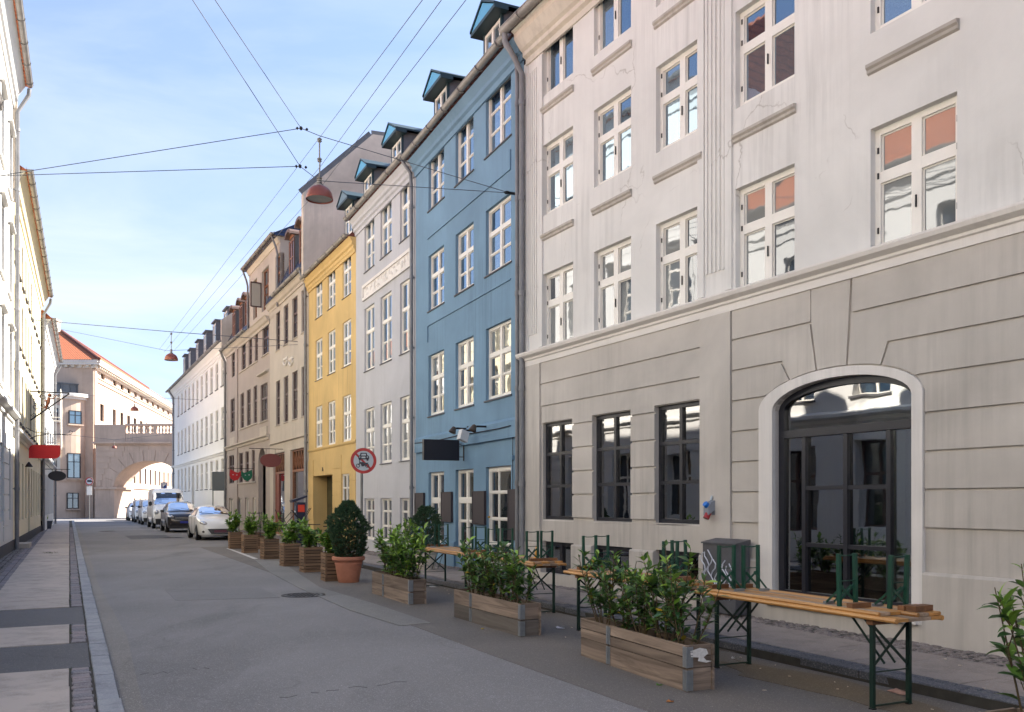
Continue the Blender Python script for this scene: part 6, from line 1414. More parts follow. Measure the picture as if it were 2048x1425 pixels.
# ---- no motor vehicles sign
def disc(par, y, r0, r1, mat, name, n=40, t_=.003):
    g = G(); 
    for k in range(n):
        a, b = 2 * math.pi * k / n, 2 * math.pi * (k + 1) / n
        for yy in (y, y - t_): g.quad((r0 * math.cos(a), yy, r0 * math.sin(a)), (r1 * math.cos(a), yy, r1 * math.sin(a)), (r1 * math.cos(b), yy, r1 * math.sin(b)), (r0 * math.cos(b), yy, r0 * math.sin(b)))
        g.quad((r1 * math.cos(a), y, r1 * math.sin(a)), (r1 * math.cos(b), y, r1 * math.sin(b)), (r1 * math.cos(b), y - t_, r1 * math.sin(b)), (r1 * math.cos(a), y - t_, r1 * math.sin(a)))
    return g.build(name, mat, par)
M['sred'] = plain('sign_red', (.42, .006, .010), .35, var=.1, scale=3); M['swhite'] = plain('sign_white', (.48, .52, .55), .4, var=.1, scale=4); M['sblack'] = plain('sign_black', (.015, .015, .03), .4); M['sback'] = plain('sign_back', (.22, .22, .22), .5, .6)
sp = S(20.3, KR + .42); sY = sp.y; sp = Vector(((727 - CX) / F * sY, sY, 0)); zc_s = CH + (HY - 922) / F * sY; rs = 25.7 / F * sY
SG = empty('road_sign', (sp.x, sp.y, .1), math.atan2(-sp.x, sp.y) * .0 + R(4), 'round red-rimmed sign forbidding cars and motorcycles on a grey pole', 'road sign', 'round road signs')
G().tube([(-.05, .05, 0), (-.05, .05, zc_s - .1 + rs * .6)], .032, 12).build('pole', M['steel'], SG, True)
dk = empty('face_holder'); bpy.data.objects.remove(dk)
hd = G().prism([(rs * 1.0 * math.cos(2 * math.pi * k / 40), rs * 1.0 * math.sin(2 * math.pi * k / 40)) for k in range(40)], .0, .02, 'y').build('disc', M['swhite'], SG, loc=(0, 0, zc_s - .1))
disc(hd, -.001, rs * .77, rs * 1.0, M['sred'], 'red_rim')
def pg_(g, pts, y=-.006, t_=.003): g.prism([(a * rs, b * rs) for a, b in pts], y - t_, y, 'y')
g = G(); pg_(g, [(-.66, .50), (-.54, .60), (.60, -.58), (.48, -.68)], -.001); g.build('red_bar', M['sred'], hd)
g = G(); pg_(g, [(-.30, .30), (-.22, .62), (.24, .62), (.34, .30), (.24, .30), (.17, .55), (-.15, .55), (-.21, .30)]); pg_(g, [(-.40, .30), (-.34, .41), (.38, .41), (.44, .30), (.44, .14), (.36, .10), (-.34, .10), (-.40, .14)]); pg_(g, [(-.36, .12), (-.22, .12), (-.24, .0), (-.34, .0)]); pg_(g, [(.22, .12), (.40, .12), (.37, .0), (.24, .0)]); g.build('car_symbol', M['sblack'], hd)
g = G(); pg_(g, [(-.15, .32), (.15, .32), (.15, .20), (-.15, .20)], -.0095, .002)
for cx_ in (-.28, .30): pg_(g, [(cx_ + .05 * math.cos(k), .29 + .05 * math.sin(k)) for k in [q * .7 for q in range(9)]], -.0095, .002)
g.build('car_symbol_light', M['swhite'], hd); g = G()
for cx_ in (-.42, .28):
    for k in range(18):
        a, b = k * 2 * math.pi / 18, (k + 1) * 2 * math.pi / 18; pg_(g, [(cx_ + .155 * math.cos(a), -.38 + .155 * math.sin(a)), (cx_ + .155 * math.cos(b), -.38 + .155 * math.sin(b)), (cx_ + .10 * math.cos(b), -.38 + .10 * math.sin(b)), (cx_ + .10 * math.cos(a), -.38 + .10 * math.sin(a))])
pg_(g, [(-.36, -.10), (-.30, -.02), (-.22, -.11), (.0, -.09), (.10, -.17), (.38, -.15), (.36, -.21), (.12, -.27), (.05, -.42), (-.14, -.44), (-.22, -.22), (-.40, -.36), (-.44, -.34), (-.30, -.16)]); pg_(g, [(.1, -.3), (.3, -.36), (.28, -.41), (.05, -.38)]); g.build('motorcycle_symbol', M['sblack'], hd)
g = G(); g.box(-.12, .06, .02, .06, -.05, .0); g.build('clamp', M['galv'], hd, loc=(0, 0, .05))
# ---- ticket machine
q_ = f4.w(f4.u(668), 1.25); e_ = empty('parking_ticket_machine', (q_.x, q_.y, .1), f4.rz + R(180), 'dark blue parking ticket machine with slanted top and red sticker, before the yellow house', 'ticket machine'); mb = plain('navy_enamel', (.012, .016, .045), .35)
G().prism([(-.16, 0), (.16, 0), (.16, 1.55), (-.16, 1.55)], -.21, .21, 'x').build('cabinet', mb, e_); G().prism([(-.34, 1.62), (.20, 1.80), (.22, 1.74), (-.30, 1.54)], -.23, .23, 'x').build('canopy', mb, e_)
for sx_ in (-1, 1): G().box(-.16, .16, sx_ * .0 - .162, -.16, 1.2, 1.5)
G().box(-.14, .14, .161, .17, 1.2, 1.46).build('red_sticker', plain('red_sticker', (.7, .06, .03), .5), e_); G().box(-.13, .13, -.17, -.161, 1.15, 1.45).build('display', M['glass'], e_); G().box(-.212, -.208, -.1, .1, 1.15, 1.45).box(.2101, .214, -.12, .12, 1.2, 1.46).build('red_panel', plain('red_sticker', (.7, .06, .03), .5), e_)
# ---- café furniture: folding chairs stacked upside down on a small table, second round table
def cafe_table(loc, rz, label, r=.3, h=.72):
    e_ = empty('cafe_table', loc, rz, label, 'café table', 'small café tables'); G().lathe([(0, h - .02), (r, h - .02), (r + .006, h - .01), (r, h), (0, h)], 28).build('tabletop', plain('grey_metal_top', (.20, .21, .23), .35, .5), e_)
    for k in range(3): a = k * 2.094; G().tube([(math.cos(a) * .28, math.sin(a) * .28, 0), (math.cos(a) * .05, math.sin(a) * .05, h * .5), (math.cos(a + 2.5) * .2, math.sin(a + 2.5) * .2, h - .02)], .011, 6).build('leg', M['black'], e_)
    return e_
cp = gp(511, 1100); ct1 = cafe_table((cp.x - .15, cp.y + .2, 0), .3, 'small round grey café table between the fourth and fifth crate planters')
def folded_chair(loc, rz, tilt, label):
    e_ = empty('folding_chair', loc, rz, label, 'chair', 'black folding chairs stacked legs-up'); e_.rotation_euler = (tilt, 0, rz); w_ = .2
    for s_ in (-1, 1):
        G().tube([(s_ * w_, -.32, .55), (s_ * w_, .0, .12), (s_ * w_, .18, -.12)], .012, 7).build('leg', M['black'], e_); G().tube([(s_ * (w_ - .03), .32, .55), (s_ * (w_ - .03), .05, .12), (s_ * (w_ - .03), -.3, -.3)], .012, 7).build('leg', M['black'], e_)
    G().tube([(-w_, -.3, .52), (w_, -.3, .52)], .009, 6).build('crossbar', M['black'], e_); G().tube([(-w_, .3, .5), (w_, .3, .5)], .009, 6).build('crossbar', M['black'], e_)
    for k in range(5): G().box(-w_, w_, -.16 + k * .07, -.16 + k * .07 + .05, .03, .042).build('seat_slat', M['black'], e_)
    return e_
folded_chair((cp.x - .1, cp.y + .25, .76), R(20), 0, 'left one of the black folding chairs turned legs-up on the café table')
folded_chair((cp.x + .75, cp.y + .9, .80), R(75), R(8), 'middle black folding chair turned legs-up behind the crate planters')
folded_chair((cp.x + 1.5, cp.y + .6, .86), R(110), R(-6), 'right one of the black folding chairs, legs spread in the air before the shop window')
cafe_table((cp.x + 1.1, cp.y + .75, 0), .9, 'dark café table under the upturned chairs, behind the third crate planter', .32, .76)
# bicycle leaning behind the crates
def wheel(g, c, r, n=26):
    g.tube([(c[0] + r * math.cos(2 * math.pi * k / n), 0, c[1] + r * math.sin(2 * math.pi * k / n)) for k in range(n + 1)], .018, 6)
def bicycle(loc, rz, label, lean=.06):
    e_ = empty('bicycle', loc, rz, label, 'bicycle', 'bicycles behind the crate planters'); e_.rotation_euler = (lean, 0, rz)
    for x in (-.53, .53):
        g = G(); wheel(g, (x, .345), .33); w_ = g.build('wheel', M['black'], e_); g = G()
        for k in range(12): a = k * math.pi / 6; g.tube([(x, 0, .345), (x + .32 * math.cos(a), 0, .345 + .32 * math.sin(a))], .0022, 4)
        g.tube([(x, -.05, .345), (x, .05, .345)], .02, 8); g.build('spokes', M['galv'], w_)
    g = G(); 
    for a, b in (((-.53, 0, .345), (-.12, 0, .30)), ((-.12, 0, .30), (-.25, 0, .80)), ((-.12, 0, .30), (.38, 0, .72)), ((-.24, 0, .74), (.36, 0, .84)), ((-.53, 0, .345), (-.24, 0, .74)), ((.53, 0, .345), (.36, 0, .9))): g.tube([a, b], .016, 7)
    g.build('frame', M['black'], e_, True); G().tube([(.36, 0, .9), (.34, 0, 1.02)], .012, 6).tube([(.26, -.28, 1.04), (.36, -.2, 1.03), (.36, .2, 1.03), (.26, .28, 1.04)], .013, 6).build('handlebar', M['black'], e_)
    G().prism([(-.38, .84), (-.12, .86), (-.12, .89), (-.38, .90)], -.07, .07, 'y').tube([(-.25, 0, .78), (-.25, 0, .85)], .012, 6).build('saddle', M['black'], e_); G().tube([(-.12, -.1, .30), (-.12, .1, .30)], .014, 6).tube([(-.12, .1, .3), (-.05, .1, .16)], .01, 5).tube([(-.12, -.1, .3), (-.19, -.1, .44)], .01, 5).build('crank', M['galv'], e_)
b1 = S(24.6, 5.7); bicycle((b1.x, b1.y, 0), SRZ + .15, 'black bicycle standing behind the third and fourth crate planters'); b1 = S(22.5, 5.85); bicycle((b1.x, b1.y, 0), SRZ - .1, 'black bicycle standing behind the second crate planter', -.05)
# ---- wall-mounted things on the right
def wallthing(name, f, u, z, label, cat, group=None): q = f.w(u, 0, z); return empty(name, q, f.rz, label, cat, group)
zs_ = f1.z(1430, 1018); e_ = wallthing('power_socket_box', f1, f1.u(1430), zs_, 'grey weatherproof socket box with blue and red outlets on the greige wall', 'socket box')
gb = plain('grey_plastic', (.22, .24, .28), .5); G().prism([(.052, -.02), (.17, -.09), (.17, .02), (.12, .10), (.052, .12)], -.055, .055, 'x').box(-.055, .055, .05, .053, -.09, .12).build('box', gb, e_)
G().tube([(0, .13, .03), (0, .19, .075)], .042, 14).build('blue_outlet', plain('blue_plastic', (.01, .15, .55), .4), e_); G().tube([(0, .12, -.05), (0, .17, -.14)], .045, 14).build('red_outlet', plain('red_plastic', (.35, .01, .015), .4), e_); G().tube([(0, .08, .12), (.0, .055, .19)], .018, 8).build('cable_gland', M['swhite'], e_)
# cabinet with graffiti
ca = f1.u(1508), f1.u(1397); q_ = f1.w(ca[0], .08, .1); e_ = empty('utility_cabinet', q_, f1.rz, 'dark grey street cabinet scrawled with pale graffiti, standing against the wall by the arch', 'cabinet'); cw = .66; dk_ = plain('dark_grey_steel', (.085, .085, .095), .5, var=.25); G().box(0, cw, 0, .26, .02, .98).build('cabinet_body', dk_, e_); G().prism([(-.0, .98), (.28, .98), (.28, 1.0), (.0, 1.05)], -.02, cw + .02, 'x').build('lid', dk_, e_); G().box(cw / 2 - .004, cw / 2 + .004, .261, .263, .06, .95).build('door_gap', M['black'], e_)
g = G(); rr = random.Random(4)
for k in range(9): x = .07 + k * .11 * cw; z = .55 + rr.uniform(-.1, .15); g.tube([(x + .05 * math.sin(t_ * 1.3 + k), 0.265, z + .06 * t_ - .15) for t_ in range(7)], .011, 4)
for k in range(5): x = .15 + k * .2 * cw; g.tube([(x + .06 * math.cos(t_), .265, .28 + .07 * math.sin(t_ * 1.3 + k)) for t_ in range(7)], .009, 4)
g.build('graffiti', plain('pale_spray_paint', (.5, .52, .58), .6), e_)
# menu boards on the blue house
for x0, x1, yt, yb, lab in ((833.5, 850, 988, 1040.6, 'leftmost dark blank board on the blue wall, beside the drainpipe'), (886.5, 905.5, 986, 1042, 'dark blank board between the two tall windows of the blue house'), (949, 972, 984.6, 1047, 'dark blank board between the middle window and the door of the blue house'), (1020.5, 1042, 981, 1078, 'tallest dark blank board, right of the blue house door')):
    a, b = span(f2, x0, x1); a = max(a, .12); zt_, zb_ = f2.z(x0, yt), f2.z(x0, yb); e_ = wallthing('menu_board', f2, a, zb_, lab, 'wall board', 'dark blank boards on the blue house'); G().box(0, b - a, .004, .05, 0, zt_ - zb_).build('panel', M['plum'], e_)
    fr = .02; g = G(); g.box(-fr, 0, 0, .06, -fr, zt_ - zb_ + fr); g.box(b - a, b - a + fr, 0, .06, -fr, zt_ - zb_ + fr); g.box(0, b - a, 0, .06, -fr, 0); g.box(0, b - a, 0, .06, zt_ - zb_, zt_ - zb_ + fr); g.build('frame', M['plum'], e_)
uu = f2.u(928); z0, z1 = f2.z(925, 922.5), f2.z(925, 882); e_ = wallthing('hanging_sign', f2, uu, z0, 'black blank rectangular sign projecting from the blue house', 'sign'); G().box(-.06, .06, .14, 1.02, 0, z1 - z0).build('sign_box', M['signblk'], e_); G().box(-.012, .012, 0, .14, .08, .10).box(-.012, .012, 0, .14, z1 - z0 - .1, z1 - z0 - .08).box(-.015, .015, 0, .02, 0, z1 - z0).build('bracket', M['iron'], e_)
def spot(px, py, label, white=False):
    u = f2.u(px); z = f2.z(px, py); e_ = wallthing('flood_lamp', f2, u, z, label, 'wall lamp', 'lamps above the blue house windows'); G().tube([(0, 0, 0), (0, .28, 0), (0, .36, -.03)], .022, 8).box(-.03, .03, 0, .02, -.06, .06).build('arm', M['iron'], e_)
    if white: G().prism([(.25, -.05), (.42, .02), (.48, -.2), (.30, -.28)], -.11, .11, 'x').build('lamp_head', plain('pale_lamp_housing', (.55, .55, .56), .5), e_)
    else: G().lathe([(.03, .1), (.05, .08), (.09, -.04), (.085, -.05), (.02, .04)], 16).build('lamp_head', plain('bronze_lamp', (.10, .07, .05), .45, .4), e_, True, loc=(0, .38, -.06), rot=(R(25), 0, 0))
spot(936, 858, 'dark bell-shaped lamp above the black sign on the blue house'); spot(978, 854, 'dark lamp with a pale mouth at the right on the blue house'); spot(956, 862, 'white box-shaped floodlight between the two dark lamps on the blue house', True)
# oval sign, masks, shop board on the brown-grey house
uu = f5.u(566); z0 = f5.z(566, 922); Y_ = f5.w(uu).y; rw, rh = 18.5 / F * Y_ / .89, 13.5 / F * Y_; e_ = wallthing('oval_sign', f5, uu, z0, 'blank brown-red oval sign hanging from a thin bar on the brown-grey house', 'sign', 'oval signs'); G().prism([(.55 + rw * math.cos(6.2832 * k / 36), rh * math.sin(6.2832 * k / 36)) for k in range(36)], -.02, .02, 'x').build('oval_board', plain('dull_brown_red', (.19, .055, .05), .6), e_); G().tube([(0, -.02, rh + .22), (0, 1.5, rh + .22)], .016, 6).tube([(0, .35, rh + .22), (0, .35, rh - .08)], .008, 5).tube([(0, .75, rh + .22), (0, .75, rh - .08)], .008, 5).build('bar', M['iron'], e_)
um = f6.u(509); zm = f6.z(509, 951); e_ = wallthing('mask_sign', f6, um, zm, 'pair of red and green theatre-mask cut-outs hanging before the brown-grey house windows', 'sign')
def mask(sx_, mat, nm, y):
    pts = [(-.42, .30), (-.20, .16), (.0, .22), (.20, .34), (.34, .40), (.38, .0), (.30, -.25), (.05, -.42), (-.2, -.34), (-.36, -.1)]; o = G().prism([(y + a * sx_ * .72, b * .72) for a, b in pts], -.015, .015, 'x').build(nm, mat, e_)
    g = G(); 
    for ca_, cb_ in ((-.12, .0), (.14, .02)): g.prism([(y + (ca_ + .05 * math.cos(k)) * sx_ * .72, cb_ * .7 + .025 * math.sin(k)) for k in [q * .7 for q in range(9)]], .015, .018, 'x'); g.prism([(y + (ca_ + .05 * math.cos(k)) * sx_ * .72, cb_ * .7 + .025 * math.sin(k)) for k in [q * .7 for q in range(9)]], -.018, -.015, 'x')
    g.build('eye_hole', M['swhite'], o); return o
mask(1, plain('mask_red', (.5, .02, .025), .5), 'red_mask', .98); mask(-1, plain('mask_green', (.01, .13, .07), .5), 'green_mask', .38); G().tube([(0, 0, .34), (0, 1.35, .34)], .014, 6).build('bar', M['iron'], e_)
# grey board on a post and P sign
Yb = 46.0; xb_ = (437 - CX) / F * Yb; e_ = empty('notice_board', (xb_, Yb, .1), R(0), 'grey blank rectangular board on a thin post before the white house', 'notice board'); w_ = 12.3 / F * Yb; z0, z1 = CH + (HY - 982) / F * Yb - .1, CH + (HY - 944) / F * Yb - .1; G().box(-w_, w_, -.015, .015, z0, z1).build('board', plain('slate_grey_board', (.10, .12, .14), .5), e_); G().tube([(-w_ + .02, .03, 0), (-w_ + .02, .03, z1)], .03, 8).build('post', M['steel'], e_)
Yb = 58.0; xb_ = (328 - CX) / F * Yb; e_ = empty('parking_sign', (xb_, Yb, 0), 0, 'square blue parking sign with white letter P above the vans', 'road sign'); w_ = 6.0 / F * Yb; zc2_ = CH + (HY - 971) / F * Yb; G().box(-w_, w_, -.01, .01, zc2_ - w_, zc2_ + w_).build('plate', plain('sign_blue', (.006, .03, .16), .4), e_); text(e_, 'P', w_ * 2.2, (0, -.012, zc2_), (R(90), 0, 0), M['frame_w'], 'letter_p'); G().tube([(0, .04, 0), (0, .04, zc2_ + w_)], .03, 8).build('post', M['steel'], e_)
Yb = 84.0; xb_ = (178.5 - CX) / F * Yb; rr_ = 7.8 / F * Yb; zc2_ = CH + (HY - 963) / F * Yb; e_ = empty('road_sign', (xb_, Yb, 0), 0, 'small round red-rimmed lorry ban sign over a white plate, before the pink courthouse', 'road sign', 'round road signs'); h2 = G().prism([(rr_ * math.cos(6.2832 * k / 30), rr_ * math.sin(6.2832 * k / 30)) for k in range(30)], 0, .02, 'y').build('disc', M['swhite'], e_, loc=(0, 0, zc2_)); disc(h2, -.002, rr_ * .78, rr_, M['sred'], 'red_rim'); G().box(-.2, .2, -.01, -.002, -.08, .12).box(.2, .3, -.01, -.002, -.08, .04).build('lorry_symbol', M['sblack'], h2); G().box(-.25, .25, 0, .015, zc2_ - rr_ - .95, zc2_ - rr_ - .12).build('text_plate', M['frame_w'], e_); G().tube([(0, .04, 0), (0, .04, zc2_ + rr_ * .7)], .035, 8).build('pole', M['steel'], e_)
# ---- signs on the left houses
def bracket_frame(px): u = l2.u(px); return u
uu = l2.u(52); z = CH + (HY - 903) / F * l2.w(uu).y; q = l2.w(uu, 0, z); e_ = empty('red_sign', q, l2.rz, 'bright red blank sign with two rounded corners on an iron bracket, left', 'sign')
ww_ = 1.12; hh_ = .27; rr_ = .2; pts = [(.10, -hh_)]
pts += [(.10 + ww_ - rr_ + rr_ * math.sin(k * .3142), -hh_ + rr_ - rr_ * math.cos(k * .3142)) for k in range(6)] + [(.10 + ww_, hh_)] + [(.10 + rr_ - rr_ * math.sin(k * .3142), hh_ - rr_ + rr_ * math.cos(k * .3142)) for k in range(6)]
G().prism(pts, -.03, .03, 'x').build('sign_board', plain('signal_red', (.62, .01, .012), .45), e_); G().tube([(0, 0, .42), (0, .35, .62), (0, .8, .72), (0, 1.5, .70)], .018, 6).tube([(0, 0, .95), (0, .3, .78), (0, .8, .72)], .014, 6).tube([(0, 1.5, .70), (0, 1.62, .74), (0, 1.66, .84), (0, 1.56, .88), (0, 1.52, .80)], .012, 6).build('bracket', M['iron'], e_); G().lathe([(.02, .2), (.14, .02), (.13, 0), (0, .08)], 12).build('small_lamp', M['iron'], e_, True, loc=(0, .1, -.62))
uu = l2.u(60); z = CH + (HY - 783) / F * l2.w(uu).y; q = l2.w(uu, 0, z); e_ = empty('iron_sign_bracket', q, l2.rz, 'triangular wrought-iron bracket with scrolls and a small copper figure, left', 'sign bracket'); g = G(); g.beam((0, 0, 0), (0, 1.5, 0), .05, .05); g.beam((0, 1.5, -.02), (0, 0, -1.25), .05, .05, (1, 0, 0)); g.beam((0, 0, .25), (0, 0, -1.7), .05, .05); g.build('bar', M['iron'], e_); g = G()
def spiral(cy, cz, r, a0, turns=1.6, s_=1): return [(0, cy + r * (1 - k / 26) * math.cos(a0 + s_ * k * turns * 6.283 / 24), cz + r * (1 - k / 26) * math.sin(a0 + s_ * k * turns * 6.283 / 24)) for k in range(22)]
for cy, cz, r, a0, s_ in ((.2, -.25, .16, 0, 1), (.2, -.65, .15, 2, -1), (.5, -.2, .14, 1, 1), (.14, -1.0, .10, 3, 1), (.85, -.2, .12, 2, -1), (.45, -.6, .12, 4, 1), (1.12, -.14, .08, 1, 1)): g.tube(spiral(cy, cz, r, a0, 1.6, s_), .012, 5)
g.build('scroll', M['iron'], e_); g = G(); g.tube([(0, .72, -.22), (0, .7, -.42), (0, .62, -.62), (0, .6, -.82)], [.05, .07, .05, .02], 8); g.tube([(0, .72, -.3), (0, .9, -.25), (0, 1.0, -.12)], .025, 6); g.tube([(0, .72, -.3), (0, .55, -.4)], .025, 6); g.tube([(0, .68, -.55), (0, .5, -.7)], .03, 6); g.lathe([(0, -.08), (.06, -.05), (.08, 0), (.06, .06), (0, .09)], 10, (0, .74, -.13)); g.build('figure', plain('copper_figure', (.35, .13, .07), .45, .3), e_, True)
uu = l3.u(93); 
q = l3.w(l3.L - .8, 0, 0); Yq = q.y; zq = CH + (HY - 952) / F * Yq; e_ = empty('oval_sign', (q.x, q.y, zq), l3.rz, 'black blank oval sign hanging from a bar, far left', 'sign', 'oval signs'); G().prism([(.62 + .44 * math.cos(6.2832 * k / 30), .27 * math.sin(6.2832 * k / 30)) for k in range(30)], -.02, .02, 'x').build('oval_board', M['signblk'], e_); G().tube([(0, 0, .36), (0, 1.25, .36)], .018, 6).tube([(0, .4, .36), (0, .4, .2)], .01, 5).tube([(0, .85, .36), (0, .85, .2)], .01, 5).build('bar', M['iron'], e_)
# tub and pots at the left wall, stone step
p = gp(92, 1058, .1); e_ = empty('plant_tub', (p.x, p.y, .1), 0, 'dark blue-grey tub standing on the left pavement by the wall', 'plant tub', 'plant tubs by the left wall'); G().lathe([(0, 0), (.26, 0), (.34, .42), (.36, .42), (.36, .46), (.31, .46), (.3, .38), (0, .36)], 4).build('tub_body', plain('slate_blue_tub', (.05, .06, .08), .6), e_, rot=(0, 0, R(20))); g = G(); rr = random.Random(3)
for k in range(60): a = rr.uniform(0, 6.3); h = rr.uniform(.1, .4); g.quad((0, 0, .4), (.1 * math.cos(a), .1 * math.sin(a), .4 + h), (.12 * math.cos(a + .3), .12 * math.sin(a + .3), .4 + h))
g.build('foliage', M['laurel_y'], e_)
p = gp(97, 1048, .1); shrub((p.x, p.y, .3), 2.1, .4, 6, 320, random.Random(4), False, .3, 'tall leafy shrub growing beside the far left wall', None, 1.6); e_ = empty('plant_tub', (p.x, p.y, .1), 0, 'dark tub under the tall leafy shrub at the far left wall', 'plant tub', 'plant tubs by the left wall'); G().lathe([(0, 0), (.28, 0), (.34, .4), (0, .38)], 16).build('tub_body', M['black'], e_)
uu = l1.u(30); p = l2.w(l2.L - 1.6, 0, .1); e_ = empty('stone_step', p, l2.rz, 'low grey stone step at the foot of the cream house wall', 'step'); G().box(-.7, .7, .0, .42, 0, .15).build('step_block', M['cement'], e_)
# ---- overhead wires and pendant lamps
M['wire'] = plain('steel_wire', (.09, .10, .12), .5, .6); M['lampcu'] = plain('copper_red_lamp_shade', (.26, .075, .05), .38, .25, var=.12)
def wp(x, y, Y): return Vector(((x - CX) / F * Y, Y, CH + (HY - y) / F * Y))
def wire(label, pts, r=.007, sag=0.0, group='overhead wires'):
    P_ = []
    for a, b in zip(pts, pts[1:]):
        for k in range(12): t_ = k / 12; q = a.lerp(b, t_); q.z -= sag * 4 * t_ * (1 - t_); P_.append(q)
    P_.append(pts[-1]); o0 = P_[0].copy(); o = G().tube([p - o0 for p in P_], r, 5).build('overhead_wire', M['wire']); o.location = o0; return tag(o, label, 'wire', group)
LY = 16.8; anc = f2.w(f2.u(1030), .12, f2.z(1030, 388)); n1 = wp(602, 257, LY); n2 = wp(600, 333, LY)
lt = wp(639, 272, LY); lb = wp(638, 362, LY)
def leftwall(px, py): u = l1.u(px); u = max(.3, min(u, l1.L)); return u
A0 = l1.w(l1.u(-90), .05); zA = lambda py, Y: CH + (HY - py) / F * Y
La = Vector((A0.x, A0.y, zA(352 + 90 * .03, A0.y)))
Lb2 = Vector((A0.x + .01, A0.y, zA(352 + 90 * .14, A0.y)))
wire('upper span wire from the blue house to the left row, carrying the near lamp', [anc, lt, n1, Lb2]); wire('lower span wire holding the neck of the near lamp', [anc, lb, n2, La])
Q1 = wp(385, 0, 11.6) ; dq = (Q1 - n2); Q1 = n2 + dq * 2.1; Q2 = wp(430, 0, 11.2); Q2 = n1 + (Q2 - n1) * 2.1
wire('left one of two stay wires rising to the top edge left of centre', [n2, Q1], .006); wire('right one of two stay wires rising to the top edge left of centre', [n1, Q2], .006)
for i, (xt, xn, lab) in enumerate(((845, 640, 'leftmost of three long wires running along the street'), (883, 640, 'middle of three long wires running along the street'), (932, 640, 'rightmost of three long wires, with a small clamp'))):
    yb = (272, 332, 372)[i]; a = wp(xn + (2, 2, 4)[i], yb, 17.0); b = wp((318, 328, 348)[i], (700, 705, 702)[i], 36.0); c = wp(xt, 0, 9.0 + i * .1); c2 = a + (c - a) * 1.9; wire(lab, [b, a, c2], .0045)
clp = wp(836, 116, 12.0)
def pendant(px, ytop, ybot, wpx, Y, label, first=None):
    """lamp shade diameter wpx pixels at distance Y; ytop row of the wire, ybot row of the rim"""
    D = wpx / F * Y; zt_, zb_ = CH + (HY - ytop) / F * Y, CH + (HY - ybot) / F * Y; e_ = empty('pendant_street_lamp', ((px - CX) / F * Y, Y, zb_), 0, label, 'street lamp', 'copper-red lamps hung over the street'); r = D / 2; H_ = zt_ - zb_
    G().lathe([(r, 0), (r * 1.0, .015), (r * .985, r * .18), (r * .9, r * .5), (r * .72, r * .78), (r * .45, r * .97), (r * .22, r * 1.04), (r * .2, r * 1.0), (r * .43, r * .93), (r * .69, r * .74), (r * .87, r * .47), (r * .95, r * .18), (r * .965, .0), (r, 0)], 32).build('shade', M['lampcu'], e_, True)
    G().lathe([(r * .94, r * .10), (r * .5, r * .06), (0, r * .05)], 28).build('glass_disc', plain('lamp_diffuser', (.30, .31, .30), .4), e_, True)
    pr = [(r * .30, r * .98), (r * .30, r * 1.12), (r * .14, r * 1.16)]
    for q in range(3): z0 = r * (1.2 + q * .17); pr += [(r * .1, z0), (r * .2, z0 + r * .04), (r * .2, z0 + r * .1), (r * .1, z0 + r * .13)]
    G().lathe(pr, 16).build('collar', M['zinc'], e_, True); G().tube([(0, 0, r * 1.6), (r * .03, 0, H_ * .62), (0, 0, H_ * .66), (0, 0, H_ * .9)], r * .055, 8).build('rod', M['zinc'], e_, True)
    for zz in (H_ * .62, H_ * .93):
        G().lathe([(0, zz - r * .16), (r * .12, zz - r * .14), (r * .18, zz - r * .06), (r * .1, zz), (r * .19, zz + r * .07), (r * .12, zz + r * .15), (0, zz + r * .18)], 14).build('insulator', M['zinc'], e_, True)
    return e_
pendant(639, 272, 400, 54, LY, 'nearest and largest hanging street lamp with copper-red dome')
for px, yt, yb_, wd_, Y, lab in ((342.5, 664, 721, 26, 35.0, 'second hanging street lamp, above the white house'), (269, 794, 822, 16, 56.0, 'third hanging street lamp, in front of the courthouse side'), (228.5, 880, 897, 10, 80.0, 'farthest and smallest hanging street lamp, before the archway')): pendant(px, yt, yb_, wd_, Y, lab)
w2 = wp(342.5, 664, 35); wire('span wire of the second lamp from the cream house to the brown-grey house', [f5.w(f5.u(600), .1, CH + (HY - 684) / F * f5.w(f5.u(600)).y), w2, wp(62, 640, 38.0)], .014); wire('thin lower wire beside the second lamp', [f5.w(f5.u(600), .1, CH + (HY - 690) / F * f5.w(f5.u(600)).y), wp(335, 702, 35), wp(66, 648, 38.0)], .008)
wire('thin wire of the third lamp', [f7.w(f7.u(400), .05, CH + (HY - 800) / F * f7.w(f7.u(400)).y), wp(269, 794, 56), wp(112, 790, 56)], .012); wire('thin wire of the farthest lamp', [wp(345, 868, 78), wp(228.5, 880, 80), wp(100, 866, 80)], .015)
for nn, lab in ((n1, 'upper wire joint with small insulators left of the near lamp'), (n2, 'lower wire joint with small insulators left of the near lamp')):
    e_ = empty('wire_joint', nn, 0, lab, 'insulator'); G().lathe([(0, -.045), (.03, -.02), (.03, .02), (0, .045)], 8).build('ring', M['iron'], e_)
    for dx, dz in ((-.045, 0), (.07, -.02)): G().lathe([(0, -.035), (.03, 0), (0, .035)], 8, (dx * 1.6, 0, dz)).build('insulator', M['iron'], e_)
e_ = empty('wall_anchor', anc, f2.rz, 'iron wire anchor fixed high on the blue house', 'wall anchor'); G().tube([(0, -.14, 0), (0, .05, 0)], .03, 8).lathe([(.05, -.02), (.07, 0), (.05, .02), (.03, 0), (.05, -.02)], 12, (0, .06, 0)).build('hook', M['iron'], e_)
